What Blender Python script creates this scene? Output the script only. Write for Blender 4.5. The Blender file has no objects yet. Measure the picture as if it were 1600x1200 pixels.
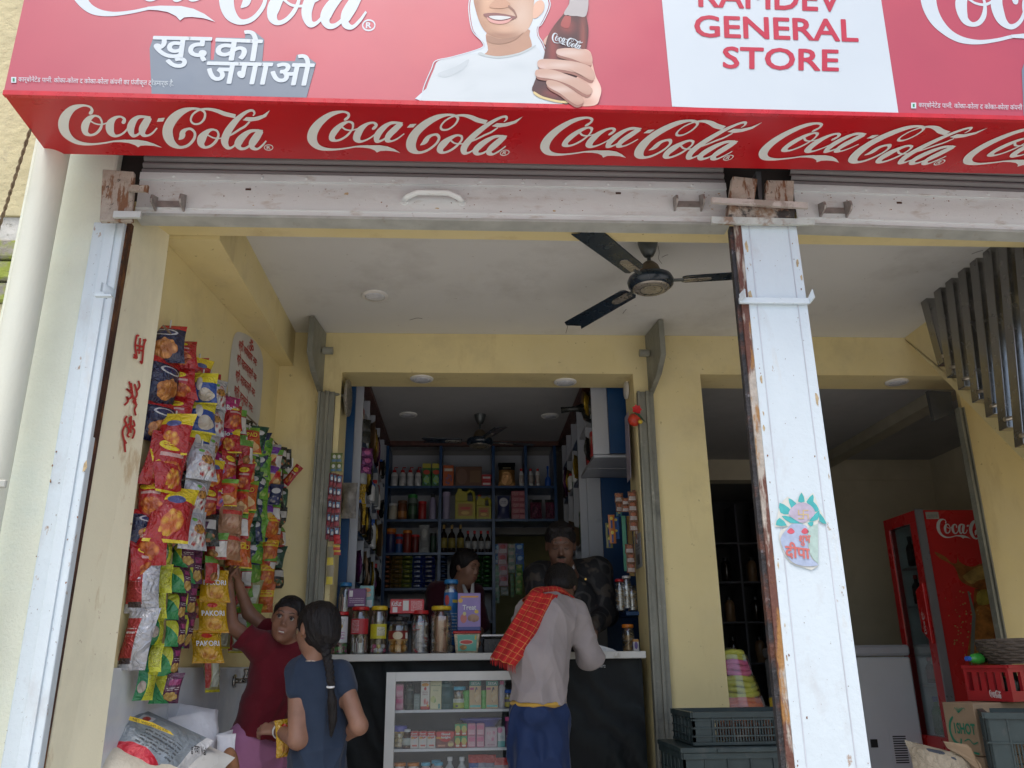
import bpy, math, random
import numpy as np
from mathutils import Vector, Matrix
R = math.radians
rnd = random.Random(7)
S = bpy.context.scene
COL = S.collection
# ------------------------------------------------------------------ camera, world, sun, exposure
F_PX, PITCH, YAW, ROLL, CAM_H = 1300.0, R(18.7), R(3.17), R(0.7), 0.95
_f = Vector((math.sin(YAW)*math.cos(PITCH), math.cos(YAW)*math.cos(PITCH), math.sin(PITCH)))
_r = Vector((math.cos(YAW), -math.sin(YAW), 0)); _u = _r.cross(_f)
cr, sr = math.cos(ROLL), math.sin(ROLL)
_cx = _r*cr - _u*sr; _cy = _r*sr + _u*cr
cam = bpy.data.cameras.new('camera'); camo = bpy.data.objects.new('camera', cam); COL.objects.link(camo)
cam.sensor_width = 36; cam.lens = F_PX*36/1600; cam.clip_start = 0.02; cam.clip_end = 500
camo.matrix_world = Matrix(((_cx.x,_cy.x,-_f.x,0),(_cx.y,_cy.y,-_f.y,0),(_cx.z,_cy.z,-_f.z,CAM_H),(0,0,0,1)))
S.camera = camo
S.view_settings.view_transform = 'Standard'; S.view_settings.look = 'None'; S.view_settings.gamma = 1
S.view_settings.exposure = 0.6
W = bpy.data.worlds.new('World'); S.world = W; W.use_nodes = True
wn = W.node_tree; bg = wn.nodes['Background']
sky = wn.nodes.new('ShaderNodeTexSky'); sky.sky_type = 'NISHITA'; sky.sun_disc = False
sky.sun_elevation = R(66); sky.sun_rotation = R(200); sky.air_density = 1.0; sky.dust_density = 3.0; sky.ozone_density = 1.0
wn.links.new(sky.outputs[0], bg.inputs[0]); bg.inputs[1].default_value = 0.15
sl = bpy.data.lights.new('sun', 'SUN'); so = bpy.data.objects.new('sun', sl); COL.objects.link(so)
sl.energy = 1.5; sl.angle = R(35); sl.color = (1, 0.96, 0.9)
_sd = Vector((math.sin(R(200))*math.cos(R(66)), math.cos(R(200))*math.cos(R(66)), math.sin(R(66))))
so.rotation_euler = _sd.to_track_quat('Z', 'Y').to_euler(); so.location = (0, -3, 8)
S.cycles.use_denoising = True
S.cycles.max_bounces = 10; S.cycles.diffuse_bounces = 6; S.cycles.glossy_bounces = 4
S.cycles.transparent_max_bounces = 24; S.cycles.transmission_bounces = 6
S.cycles.sample_clamp_indirect = 6; S.cycles.caustics_reflective = False; S.cycles.caustics_refractive = False

EYE = Vector((0, 0, CAM_H))
def ray(px, py):
    return _f + _cx*((px-800)/F_PX) + _cy*((600-py)/F_PX)
def P(px, py, Y):
    d = ray(px, py); return EYE + d*(Y/d.y)
def PX(px, py, X):
    d = ray(px, py); return EYE + d*(X/d.x)
def PZ(px, py, Z):
    d = ray(px, py); return EYE + d*((Z-CAM_H)/d.z)
def PL(px, py, o, n):
    d = ray(px, py); return EYE + d*((o-EYE).dot(n)/d.dot(n))

# ------------------------------------------------------------------ materials
def srgb(r, g=None, b=None):
    if g is None:
        h = r; r, g, b = int(h[0:2], 16), int(h[2:4], 16), int(h[4:6], 16)
    f = lambda c: (c/255/12.92 if c/255 <= .04045 else ((c/255+.055)/1.055)**2.4)
    return (f(r), f(g), f(b))
MATS = {}
class NT:
    def __init__(s, name):
        s.m = bpy.data.materials.new(name); s.m.use_nodes = True
        s.t = s.m.node_tree; s.b = s.t.nodes['Principled BSDF']; s.tc = None; s.uvn = None
    def n(s, t, **k):
        x = s.t.nodes.new(t)
        for a, v in k.items(): setattr(x, a, v)
        return x
    def l(s, a, b): s.t.links.new(a, b)
    def obj(s):
        if not s.tc: s.tc = s.n('ShaderNodeTexCoord')
        return s.tc.outputs['Object']
    def uv(s):
        if not s.tc: s.tc = s.n('ShaderNodeTexCoord')
        return s.tc.outputs['UV']
    def noise(s, scale, detail=4, rough=.55, vec=None, stretch=None, dist=0):
        v = vec or s.obj()
        if stretch:
            mp = s.n('ShaderNodeMapping'); mp.inputs['Scale'].default_value = stretch; s.l(v, mp.inputs[0]); v = mp.outputs[0]
        x = s.n('ShaderNodeTexNoise'); x.inputs['Scale'].default_value = scale; x.inputs['Detail'].default_value = detail
        x.inputs['Roughness'].default_value = rough; x.inputs['Distortion'].default_value = dist
        s.l(v, x.inputs['Vector']); return x.outputs['Fac']
    def ramp(s, fac, a, b, v0=0., v1=1.):
        x = s.n('ShaderNodeMapRange'); x.inputs[1].default_value = a; x.inputs[2].default_value = b
        x.inputs[3].default_value = v0; x.inputs[4].default_value = v1; x.clamp = True
        s.l(fac, x.inputs[0]); return x.outputs[0]
    def mix(s, fac, a, b, mode='MIX'):
        x = s.n('ShaderNodeMix', data_type='RGBA', blend_type=mode)
        for i, v in ((0, fac), (6, a), (7, b)):
            if isinstance(v, (int, float)): x.inputs[i].default_value = v
            elif isinstance(v, tuple): x.inputs[i].default_value = (*v[:3], 1)
            else: s.l(v, x.inputs[i])
        return x.outputs[2]
    def math(s, op, a, b=0.):
        x = s.n('ShaderNodeMath', operation=op)
        for i, v in ((0, a), (1, b)):
            if isinstance(v, (int, float)): x.inputs[i].default_value = v
            else: s.l(v, x.inputs[i])
        return x.outputs[0]
    def bump(s, h, strength, dist=.01):
        x = s.n('ShaderNodeBump'); x.inputs['Strength'].default_value = strength; x.inputs['Distance'].default_value = dist
        s.l(h, x.inputs['Height']); s.l(x.outputs[0], s.b.inputs['Normal'])
def mat(name, col, rough=.6, metal=0., var=.12, scale=6., bump=0., bscale=60., stains=(), spec=.5, coat=0., detail=4, stretch=None, bstretch=None, sheen=0., sub=0.):
    """procedural material: base colour with gentle variation, optional stains (colour, scale, lo, hi, amount[, stretch]) and relief"""
    if name in MATS: return MATS[name]
    if isinstance(col, str): col = srgb(col)
    s = NT(name); s.b.inputs['Roughness'].default_value = rough; s.b.inputs['Metallic'].default_value = metal
    s.b.inputs['Specular IOR Level'].default_value = spec; s.b.inputs['Coat Weight'].default_value = coat
    s.b.inputs['Coat Roughness'].default_value = .08
    if sheen: s.b.inputs['Sheen Weight'].default_value = sheen
    if sub: s.b.inputs['Subsurface Weight'].default_value = sub; s.b.inputs['Subsurface Radius'].default_value = (.01, .004, .002)
    lo = tuple(c*(1-var) for c in col); hi = tuple(min(1, c*(1+var)) for c in col)
    c = s.mix(s.ramp(s.noise(scale, detail, stretch=stretch), .3, .7), lo, hi)
    for st in stains:
        sc = srgb(st[0]) if isinstance(st[0], str) else st[0]
        f = s.math('MULTIPLY', s.ramp(s.noise(st[1], 6, .65, stretch=st[5] if len(st) > 5 else None), st[2], st[3]), st[4])
        c = s.mix(f, c, sc)
    s.l(c, s.b.inputs['Base Color'])
    rn = s.ramp(s.noise(scale*2.3), .3, .7, max(.03, rough-.08), min(1, rough+.08)); s.l(rn, s.b.inputs['Roughness'])
    if bump: s.bump(s.noise(bscale, 5, .6, stretch=bstretch), bump)
    MATS[name] = s.m; return s.m
def clear_mat(name, tint=(1, 1, 1), gloss=.12, rough=.05):
    """thin clear plastic or glass: see-through with a fresnel sheen"""
    if name in MATS: return MATS[name]
    m = bpy.data.materials.new(name); m.use_nodes = True; t = m.node_tree; t.nodes.clear()
    o = t.nodes.new('ShaderNodeOutputMaterial'); mx = t.nodes.new('ShaderNodeMixShader'); tr = t.nodes.new('ShaderNodeBsdfTransparent')
    gl = t.nodes.new('ShaderNodeBsdfGlossy'); lw = t.nodes.new('ShaderNodeLayerWeight'); ma = t.nodes.new('ShaderNodeMath'); ma.operation = 'MULTIPLY_ADD'
    lw.inputs[0].default_value = .35; ma.inputs[1].default_value = .6; ma.inputs[2].default_value = gloss; ma.use_clamp = True
    tr.inputs[0].default_value = (*tint, 1); gl.inputs[1].default_value = rough
    t.links.new(lw.outputs['Facing'], ma.inputs[0]); t.links.new(ma.outputs[0], mx.inputs[0])
    t.links.new(tr.outputs[0], mx.inputs[1]); t.links.new(gl.outputs[0], mx.inputs[2]); t.links.new(mx.outputs[0], o.inputs[0])
    MATS[name] = m; return m
def print_mat(name, base, elems, rough=.35, spec=.5, metal=0., foil=False, wrinkle=0.):
    """flat print on a pack: UV-space rectangles, ellipses, food pictures and lines of small type laid over a base colour"""
    if name in MATS: return MATS[name]
    s = NT(name); s.b.inputs['Roughness'].default_value = rough; s.b.inputs['Specular IOR Level'].default_value = spec; s.b.inputs['Metallic'].default_value = metal
    sx = s.n('ShaderNodeSeparateXYZ'); s.l(s.uv(), sx.inputs[0]); u, v = sx.outputs[0], sx.outputs[1]
    base = srgb(base) if isinstance(base, str) else base
    c = s.mix(s.ramp(s.noise(9), .35, .65), tuple(k*.88 for k in base), base)
    def band(x, a, b):
        return s.math('MULTIPLY', s.math('GREATER_THAN', x, a), s.math('LESS_THAN', x, b))
    for e in elems:
        k = e[0]; col = srgb(e[5]) if isinstance(e[5], str) else e[5]
        if k == 'ell':
            a = s.math('DIVIDE', s.math('SUBTRACT', u, e[1]), e[3]); b = s.math('DIVIDE', s.math('SUBTRACT', v, e[2]), e[4])
            f = s.math('LESS_THAN', s.math('ADD', s.math('MULTIPLY', a, a), s.math('MULTIPLY', b, b)), 1.)
        elif k == 'tri':   # below a slanted line from (e1,e2) to (e3,e4)
            sl_ = (e[4]-e[2])/(e[3]-e[1]) if e[3] != e[1] else 0
            f = s.math('LESS_THAN', s.math('SUBTRACT', v, s.math('MULTIPLY', u, sl_)), e[2]-e[1]*sl_)
        else:
            f = s.math('MULTIPLY', band(u, e[1], e[3]), band(v, e[2], e[4]))
        if k == 'food':
            vo = s.n('ShaderNodeTexVoronoi'); vo.inputs['Scale'].default_value = e[7]; s.l(s.uv(), vo.inputs[0])
            c2 = srgb(e[6]) if isinstance(e[6], str) else e[6]
            col = s.mix(s.ramp(vo.outputs['Distance'], .15, .6), col, c2)
            a = s.math('DIVIDE', s.math('SUBTRACT', u, (e[1]+e[3])/2), (e[3]-e[1])/2); b = s.math('DIVIDE', s.math('SUBTRACT', v, (e[2]+e[4])/2), (e[4]-e[2])/2)
            rr = s.math('ADD', s.math('MULTIPLY', a, a), s.math('MULTIPLY', b, b))
            f = s.math('LESS_THAN', s.math('ADD', rr, s.math('MULTIPLY', vo.outputs['Distance'], .6)), 1.05)
        if k == 'type':
            n_ = e[6]; w = s.math('FRACT', s.math('MULTIPLY', v, n_)); ln = band(w, .3, .75)
            f = s.math('MULTIPLY', f, s.math('MULTIPLY', ln, s.math('GREATER_THAN', s.noise(e[7] if len(e) > 7 else 45, 1, .3, vec=s.uv(), stretch=(1, n_/40, 1)), .44)))
        c = s.mix(f, c, col)
    s.l(c, s.b.inputs['Base Color'])
    if wrinkle:
        nz = s.n('ShaderNodeTexNoise'); nz.inputs['Scale'].default_value = 24; nz.inputs['Detail'].default_value = 4; nz.inputs['Distortion'].default_value = 1.6
        s.l(s.obj(), nz.inputs['Vector']); s.bump(nz.outputs['Fac'], wrinkle, .02)
    MATS[name] = s.m; return s.m

# ------------------------------------------------------------------ mesh building
class MB:
    def __init__(s): s.v = []; s.f = []; s.mi = []; s.uv = []
    def face(s, pts, mi=0, uv=None):
        i = len(s.v); s.v += [tuple(p) for p in pts]; s.f.append(tuple(range(i, i+len(pts)))); s.mi.append(mi)
        if uv is None:
            uv = [(0, 0), (1, 0), (1, 1), (0, 1)] if len(pts) == 4 else [(.5, .5)]*len(pts)
        s.uv.append(uv); return s
    def mesh(s, V, Fc, mi=0, UV=None):
        i = len(s.v); s.v += [tuple(p) for p in V]
        for k, f in enumerate(Fc):
            s.f.append(tuple(i+j for j in f)); s.mi.append(mi)
            s.uv.append([UV[j] for j in f] if UV else [(.5, .5)]*len(f))
        return s
    def hexa(s, p, mi=0, top=None):
        """8 corners: 0-3 front face (bl, br, tr, tl), 4-7 the same behind"""
        i = len(s.v); s.v += [tuple(q) for q in p]
        for k, f in enumerate(((0,1,2,3), (1,5,6,2), (5,4,7,6), (4,0,3,7), (3,2,6,7), (4,5,1,0))):
            s.f.append(tuple(i+j for j in f)); s.mi.append(mi if top is None or k != 4 else top); s.uv.append([(0,0), (1,0), (1,1), (0,1)])
        return s
    def box(s, x0, x1, y0, y1, z0, z1, mi=0, top=None):
        x0, x1 = sorted((x0, x1)); y0, y1 = sorted((y0, y1)); z0, z1 = sorted((z0, z1))
        return s.hexa([(x0,y0,z0),(x1,y0,z0),(x1,y0,z1),(x0,y0,z1),(x0,y1,z0),(x1,y1,z0),(x1,y1,z1),(x0,y1,z1)], mi, top)
    def bbox(s, x0, x1, y0, y1, z0, z1, b=.004, mi=0):
        """box with chamfered vertical and horizontal edges"""
        x0, x1 = sorted((x0, x1)); y0, y1 = sorted((y0, y1)); z0, z1 = sorted((z0, z1))
        b = min(b, (x1-x0)*.4, (y1-y0)*.4, (z1-z0)*.4)
        def ringp(q, z): return [(x0+q, y0+b*(q > 0), z), (x1-q, y0+b*(q > 0), z), (x1-b*(q > 0), y0+q, z), (x1-b*(q > 0), y1-q, z), (x1-q, y1-b*(q > 0), z), (x0+q, y1-b*(q > 0), z), (x0+b*(q > 0), y1-q, z), (x0+b*(q > 0), y0+q, z)]
        def rg(o, z):
            c = b
            return [(x0+c+0*o, y0+o, z), (x1-c, y0+o, z), (x1-o, y0+c, z), (x1-o, y1-c, z), (x1-c, y1-o, z), (x0+c, y1-o, z), (x0+o, y1-c, z), (x0+o, y0+c, z)]
        L = [rg(b*.9, z0), rg(0, z0+b), rg(0, z1-b), rg(b*.9, z1)]
        i = len(s.v)
        for r_ in L: s.v += r_
        w, d, h = (x1-x0) or 1, (y1-y0) or 1, (z1-z0) or 1
        for a in range(3):
            for k in range(8):
                j = (k+1) % 8; f = (i+a*8+k, i+a*8+j, i+a*8+8+j, i+a*8+8+k); s.f.append(f); s.mi.append(mi)
                s.uv.append([((s.v[q][0]-x0)/w if k in (0, 4, 1, 3, 5, 7) and abs(s.v[f[0]][0]-s.v[f[1]][0]) > 1e-9 else (s.v[q][1]-y0)/d, (s.v[q][2]-z0)/h) for q in f])
        for ring, rev in ((0, True), (3, False)):
            f = [i+ring*8+k for k in range(8)]
            if rev: f.reverse()
            s.f.append(tuple(f)); s.mi.append(mi); s.uv.append([((s.v[q][0]-x0)/w, (s.v[q][1]-y0)/d) for q in f])
        return s
    def tube(s, pts, r, n=8, mi=0, caps=True, flat=None):
        pts = [Vector(p) for p in pts]; rs = r if isinstance(r, (list, tuple)) else [r]*len(pts)
        i0 = len(s.v); up = Vector((0, 0, 1)); prev = None
        for k, p in enumerate(pts):
            t = (pts[min(k+1, len(pts)-1)]-pts[max(k-1, 0)]).normalized()
            if prev is None:
                a = t.cross(up) if abs(t.dot(up)) < .95 else t.cross(Vector((1, 0, 0)))
            else: a = prev - t*prev.dot(t)
            a.normalize(); prev = a; b = t.cross(a)
            for j in range(n):
                an = 2*math.pi*j/n; s.v.append(tuple(p + (a*math.cos(an) + b*math.sin(an)*(flat or 1))*rs[k]))
        for k in range(len(pts)-1):
            for j in range(n):
                q = (j+1) % n; s.f.append((i0+k*n+j, i0+k*n+q, i0+(k+1)*n+q, i0+(k+1)*n+j)); s.mi.append(mi)
                s.uv.append([(j/n, k/len(pts)), ((j+1)/n, k/len(pts)), ((j+1)/n, (k+1)/len(pts)), (j/n, (k+1)/len(pts))])
        if caps:
            s.f.append(tuple(i0+j for j in reversed(range(n)))); s.mi.append(mi); s.uv.append([(.5, .5)]*n)
            s.f.append(tuple(i0+(len(pts)-1)*n+j for j in range(n))); s.mi.append(mi); s.uv.append([(.5, .5)]*n)
        return s
    def lathe(s, c, prof, n=16, mi=0, sx=1., sy=1., axis=None, a0=0., a1=360.):
        """profile [(r, h)] turned about the z axis through c (or about a given axis); u runs once round starting at the front"""
        i0 = len(s.v); c = Vector(c); M = None
        if axis is not None: M = Vector((0, 0, 1)).rotation_difference(Vector(axis).normalized()).to_matrix()
        full = abs(a1-a0) >= 360; m = n if full else n+1
        h0, h1 = prof[0][1], prof[-1][1]; hh = (h1-h0) or 1
        for (r_, h) in prof:
            for j in range(m):
                an = R(a0) + R(a1-a0)*j/n - math.pi/2
                q = Vector((math.cos(an)*r_*sx, math.sin(an)*r_*sy, h))
                if M: q = M @ q
                s.v.append(tuple(c+q))
        for k in range(len(prof)-1):
            for j in range(n):
                q = (j+1) % m; s.f.append((i0+k*m+j, i0+k*m+q, i0+(k+1)*m+q, i0+(k+1)*m+j)); s.mi.append(mi)
                va, vb = (prof[k][1]-h0)/hh, (prof[k+1][1]-h0)/hh
                s.uv.append([(j/n, va), ((j+1)/n, va), ((j+1)/n, vb), (j/n, vb)])
        if full and prof[0][0] > 1e-5: s.f.append(tuple(i0+j for j in reversed(range(m)))); s.mi.append(mi); s.uv.append([(.5, .5)]*m)
        if full and prof[-1][0] > 1e-5: s.f.append(tuple(i0+(len(prof)-1)*m+j for j in range(m))); s.mi.append(mi); s.uv.append([(.5, .5)]*m)
        return s
    def prism(s, poly, depth, mi=0):
        """extrude a 3-D polygon by a vector"""
        poly = [Vector(p) for p in poly]; d = Vector(depth); n = len(poly); i = len(s.v)
        s.v += [tuple(p) for p in poly] + [tuple(p+d) for p in poly]
        s.f.append(tuple(range(i, i+n))); s.f.append(tuple(i+n+j for j in reversed(range(n)))); s.mi += [mi, mi]
        xs = [p.x for p in poly]; zs = [p.z for p in poly]; w = (max(xs)-min(xs)) or 1; h = (max(zs)-min(zs)) or 1
        q = [((p.x-min(xs))/w, (p.z-min(zs))/h) for p in poly]; s.uv += [q, list(reversed(q))]
        for j in range(n):
            k = (j+1) % n; s.f.append((i+k, i+j, i+n+j, i+n+k)); s.mi.append(mi); s.uv.append([(0, 0), (1, 0), (1, 1), (0, 1)])
        return s
    def ball(s, c, r, n=10, m=7, mi=0):
        rr = r if isinstance(r, (tuple, list)) else (r, r, r)
        return s.lathe(c, [(max(1e-4, math.cos(math.pi*(k/m-.5)))*rr[0], math.sin(math.pi*(k/m-.5))*rr[2]) for k in range(m+1)], n, mi, 1, rr[1]/rr[0])
    def build(s, name, mats, parent=None, smooth=False, origin=None, bevel=0, sub=0, ang=None):
        me = bpy.data.meshes.new(name)
        if parent is not None: off = WLOC[parent.name]
        elif origin is not None: off = Vector(origin)
        else:
            a = np.array(s.v); off = Vector(((a[:, 0].min()+a[:, 0].max())/2, (a[:, 1].min()+a[:, 1].max())/2, a[:, 2].min()))
        me.from_pydata([(p[0]-off.x, p[1]-off.y, p[2]-off.z) for p in s.v], [], s.f)
        if not isinstance(mats, (list, tuple)): mats = [mats]
        for m in mats: me.materials.append(m)
        me.polygons.foreach_set('material_index', s.mi)
        ul = me.uv_layers.new(name='UVMap'); ul.data.foreach_set('uv', [c for f in s.uv for q in f for c in q])
        if smooth: me.polygons.foreach_set('use_smooth', [True]*len(s.f))
        me.update(); o = bpy.data.objects.new(name, me); COL.objects.link(o)
        if parent is not None: o.parent = parent; WLOC[o.name] = off
        else: o.location = off; WLOC[o.name] = off
        if bevel:
            b = o.modifiers.new('bevel', 'BEVEL'); b.width = bevel; b.segments = 2; b.limit_method = 'ANGLE'; b.angle_limit = R(40)
        if sub: b = o.modifiers.new('smooth', 'SUBSURF'); b.levels = sub; b.render_levels = sub
        if smooth and ang: me.set_sharp_from_angle(angle=R(ang))
        return o
WLOC = {}
def tag(o, label, cat, group=None, kind=None):
    if label: o['label'] = label
    if cat: o['category'] = cat
    if group: o['group'] = group
    if kind: o['kind'] = kind
    return o
def thing(name, label, cat, loc=(0, 0, 0), group=None, kind=None):
    o = bpy.data.objects.new(name, None); COL.objects.link(o); o.location = loc; o.empty_display_size = .05
    WLOC[o.name] = Vector(loc); return tag(o, label, cat, group, kind)
def structure(name, mb, m, **k):
    o = mb.build(name, m, **k); o['kind'] = 'structure'; return o
def copy_tree(o, loc=None, rotz=None, parent=None, label=None):
    c = o.copy(); COL.objects.link(c)
    if parent is not None: c.parent = parent
    if loc is not None: c.location = loc
    if rotz is not None: c.rotation_euler = (0, 0, rotz)
    if label: c['label'] = label
    WLOC[c.name] = Vector(c.location) if parent is None else WLOC[parent.name]
    for ch in o.children: copy_tree(ch, parent=c)
    return c

# text and strokes as thin flat print
_tc = {}
def text_mesh(body, bold=0., shear=0., spacing=1.):
    """glyph outlines as (verts2d, faces), scaled so that the block is 1 wide/1 high in its own bounds; returns also its aspect"""
    k = (body, bold, shear, spacing)
    if k in _tc: return _tc[k]
    c = bpy.data.curves.new('text', 'FONT'); c.body = body; c.size = 1; c.offset = bold; c.shear = shear; c.resolution_u = 3; c.space_character = spacing
    o = bpy.data.objects.new('text', c); m = bpy.data.meshes.new_from_object(o)
    V = np.array([(v.co.x, v.co.y) for v in m.vertices]); Fc = [tuple(p.vertices) for p in m.polygons]
    bpy.data.objects.remove(o); bpy.data.curves.remove(c); bpy.data.meshes.remove(m)
    mn, mx = V.min(0), V.max(0); wh = mx-mn; V = (V-mn)/wh
    _tc[k] = (V, Fc, wh[0]/wh[1]); return _tc[k]
def on_quad(V, q, z=0.):
    """map unit-square points onto a quad (bl, br, tr, tl), lifted z along its normal"""
    q = [Vector(p) for p in q]; n = (q[1]-q[0]).cross(q[3]-q[0]).normalized()
    out = []
    for p in V:
        a, b = p[0], p[1]; out.append(q[0]*(1-a)*(1-b)+q[1]*a*(1-b)+q[2]*a*b+q[3]*(1-a)*b + n*(z+(p[2] if len(p) > 2 else 0)))
    return out
def put_text(mb, body, q, bold=.02, shear=0., z=.0015, mi=0, spacing=1.):
    """strokes are thickened by laying slightly displaced copies of the glyphs over each other"""
    V, Fc, asp = text_mesh(body, 0, shear, spacing); k = 0
    nc = max(1, len(body.split('\n')[0]))
    for a in ((0,) if bold <= 0 else (0, 1, 2, 3, 4, 5, 6, 7, 8)):
        ox, oy = (0, 0) if a == 0 else (math.cos(a*math.pi/4)*bold/asp, math.sin(a*math.pi/4)*bold)
        W_ = np.column_stack([V[:, 0]+ox, V[:, 1]+oy, np.full(len(V), k*2.5e-5)]); k += 1
        mb.mesh(on_quad(W_, q, z), Fc, mi)
    return mb
def catmull(pts, n=6):
    P_ = [np.array(p, float) for p in pts]; P_ = [2*P_[0]-P_[1]] + P_ + [2*P_[-1]-P_[-2]]; out = []
    for i in range(1, len(P_)-2):
        for k in range(n):
            t = k/n; out.append(.5*(2*P_[i]+(P_[i+1]-P_[i-1])*t+(2*P_[i-1]-5*P_[i]+4*P_[i+1]-P_[i+2])*t*t+(3*P_[i]-P_[i-1]-3*P_[i+1]+P_[i+2])*t**3))
    out.append(P_[-2]); return out
def stroke2d(pts, n=6, lift=0.):
    """centre line with half-widths (x, y, w) -> ribbon verts and faces"""
    c = catmull(pts, n); V, Fc = [], []
    for i, p in enumerate(c):
        a = c[max(i-1, 0)]; b = c[min(i+1, len(c)-1)]; d = b[:2]-a[:2]; d = d/(np.hypot(*d)+1e-9); nn = np.array([-d[1], d[0]])
        w = max(p[2], .0005); z = lift+i*4e-6
        V += [(*(p[:2]+nn*w), z), (*(p[:2]-nn*w), z)]
        if i: Fc.append((2*i-2, 2*i-1, 2*i+1, 2*i))
    return V, Fc
def smooth_poly(pts, n=5):
    P_ = [np.array(p, float) for p in pts]; out = []; m = len(P_)
    for i in range(m):
        a, b, c, d = P_[i-1], P_[i], P_[(i+1) % m], P_[(i+2) % m]
        for k in range(n):
            t = k/n; out.append(tuple(.5*(2*b+(c-a)*t+(2*a-5*b+4*c-d)*t*t+(3*b-a-3*c+d)*t**3)))
    return out
# flowing script wordmark traced as pen strokes in a 1600 x 400 frame (y down)
_LOGO = [
 [(262,92,6),(274,92,13),(284,74,10),(268,50,7),(218,41,9),(150,62,22),(103,112,33),(85,168,37),(98,226,31),(142,275,19),(200,302,13),(280,310,8),(370,301,6),(450,287,6),(520,284,7)],
 [(330,118,7),(300,113,8),(262,135,20),(236,180,27),(238,226,20),(268,246,9),(306,238,9),(338,208,10),(353,165,7),(342,130,7),(326,116,7)],
 [(275,150,5),(310,168,5),(355,172,5),(400,155,5),(430,130,5)],
 [(490,160,6),(503,155,14),(508,135,10),(480,118,7),(440,130,14),(410,170,28),(412,220,26),(440,250,12),(475,247,8),(515,220,7),(560,160,6)],
 [(690,125,8),(640,118,9),(600,124,14),(568,155,24),(552,200,26),(565,245,15),(592,248,9),(625,222,8),(655,180,8)],
 [(680,122,22),(655,165,27),(634,205,26),(638,240,17),(665,250,8),(700,235,7),(736,196,5)],
 [(886,278,3),(908,255,20),(915,225,18),(940,206,10),(972,204,9),(998,232,9),(990,275,10),(948,318,10),(890,330,11),(838,300,26),(812,250,35),(812,195,35),(845,135,33),(905,85,24),(975,62,10),(1030,66,8),(1066,88,8),(1064,130,8),(1032,164,7),(990,166,7),(970,140,7),(985,100,7),(1030,70,7),(1090,64,9),(1150,76,13),(1210,98,15),(1280,114,14)],
 [(1150,215,6),(1120,207,8),(1085,222,16),(1048,265,30),(1042,305,24),(1066,330,10),(1105,322,9),(1142,290,10),(1162,245,8),(1150,215,7),(1125,207,6)],
 [(1088,245,5),(1130,265,5),(1190,266,5),(1255,240,7),(1310,205,8),(1345,185,8),(1378,152,6)],
 [(1402,112,4),(1412,92,7),(1398,74,8),(1365,80,10),(1320,110,15),(1270,160,22),(1225,225,26),(1205,285,26),(1222,328,16),(1252,332,8),(1290,300,7),(1330,250,6)],
 [(1470,218,8),(1420,213,9),(1375,222,14),(1325,262,24),(1298,305,26),(1312,336,13),(1345,338,9),(1385,312,8),(1425,265,8)],
 [(1455,214,22),(1425,260,27),(1398,300,26),(1398,330,17),(1430,342,8),(1465,318,7),(1494,284,5)],
]
_LPOLY = [
 [(440,282),(500,277),(600,277),(660,286),(715,304),(772,332),(715,320),(660,316),(622,318),(604,330),(582,314),(540,300),(490,294),(440,293)],
 [(745,127),(790,124),(778,150),(733,152)],
 [(1330,141),(1356,119),(1410,120),(1470,104),(1519,71),(1492,118),(1440,141),(1385,150)],
]
def put_logo(mb, mapf, mi=0, n=6, R_mark=True):
    """mapf takes frame points (x, y, z) to 3-D points"""
    for k, st in enumerate(_LOGO):
        V, Fc = stroke2d(st, n, 1e-4*(k+1)); mb.mesh([mapf(*v) for v in V], Fc, mi)
    for k, pl in enumerate(_LPOLY):
        z = 1e-4*(14+k); mb.mesh([mapf(x, y, z) for x, y in pl], [tuple(range(len(pl)))], mi)
    if R_mark:
        ring = [(1510+30*math.cos(a), 333+19*math.sin(a), 3) for a in np.linspace(0, 2*math.pi, 13)]
        V, Fc = stroke2d(ring, 2, 1e-4); mb.mesh([mapf(*v) for v in V], Fc, mi)
        V, Fc, _ = text_mesh('R', .03); mb.mesh([mapf(1496+28*p[0], 344-22*p[1], 2e-4) for p in V], Fc, mi)
def logo_on_quad(mb, q, z=.0012, mi=0, n=5, R_mark=False):
    q = [Vector(p) for p in q]; nn = (q[1]-q[0]).cross(q[3]-q[0]).normalized()
    def f(x, y, l):
        a = (x-48)/1480; b = (350-y)/322
        return q[0]*(1-a)*(1-b)+q[1]*a*(1-b)+q[2]*a*b+q[3]*(1-a)*b+nn*(z+l)
    put_logo(mb, f, mi, n, R_mark)
# ================================================================== the large structure
CREAM = mat('cream_wall_paint', (.71, .60, .305), .7, var=.07, scale=2.2, bump=.06, bscale=140, stains=[((.40, .28, .12), 6, .58, .74, .40, (1, 1, .25)), ((.70, .62, .42), 1.3, .48, .70, .4), ((.24, .17, .08), 34, .665, .70, .6), ((.40, .33, .2), 2.1, .54, .72, .35)])
CREAM_OUT = mat('cream_outer_paint', (.78, .80, .67), .75, var=.10, scale=3, bump=.35, bscale=90, stains=[((.60, .68, .62), 3, .5, .72, .5), ((.25, .22, .14), 26, .68, .78, .5)])
CEIL = mat('white_ceiling_paint', (.66, .66, .64), .75, var=.05, scale=1.2, bump=.05, bscale=120, stains=[((.33, .30, .27), 1.6, .54, .75, .45), ((.20, .16, .12), 30, .68, .72, .5)])
FLOOR = mat('dusty_floor_tile', (.50, .47, .42), .5, var=.12, scale=4, bump=.08)
STREET = mat('dusty_street', (.52, .50, .46), .9, var=.18, scale=1.2, bump=.3, bscale=40)
MARBLE = mat('grey_white_marble', (.60, .62, .64), .12, var=.10, scale=3.5, detail=7, stains=[((.36, .42, .52), 2.6, .50, .66, .6, (1, 1, .7)), ((.72, .72, .70), 4, .5, .8, .5)])
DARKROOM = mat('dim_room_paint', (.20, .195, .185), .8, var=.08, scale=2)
WHITE_LAM = mat('white_laminate', (.40, .42, .46), .35, var=.05, scale=4)
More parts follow.
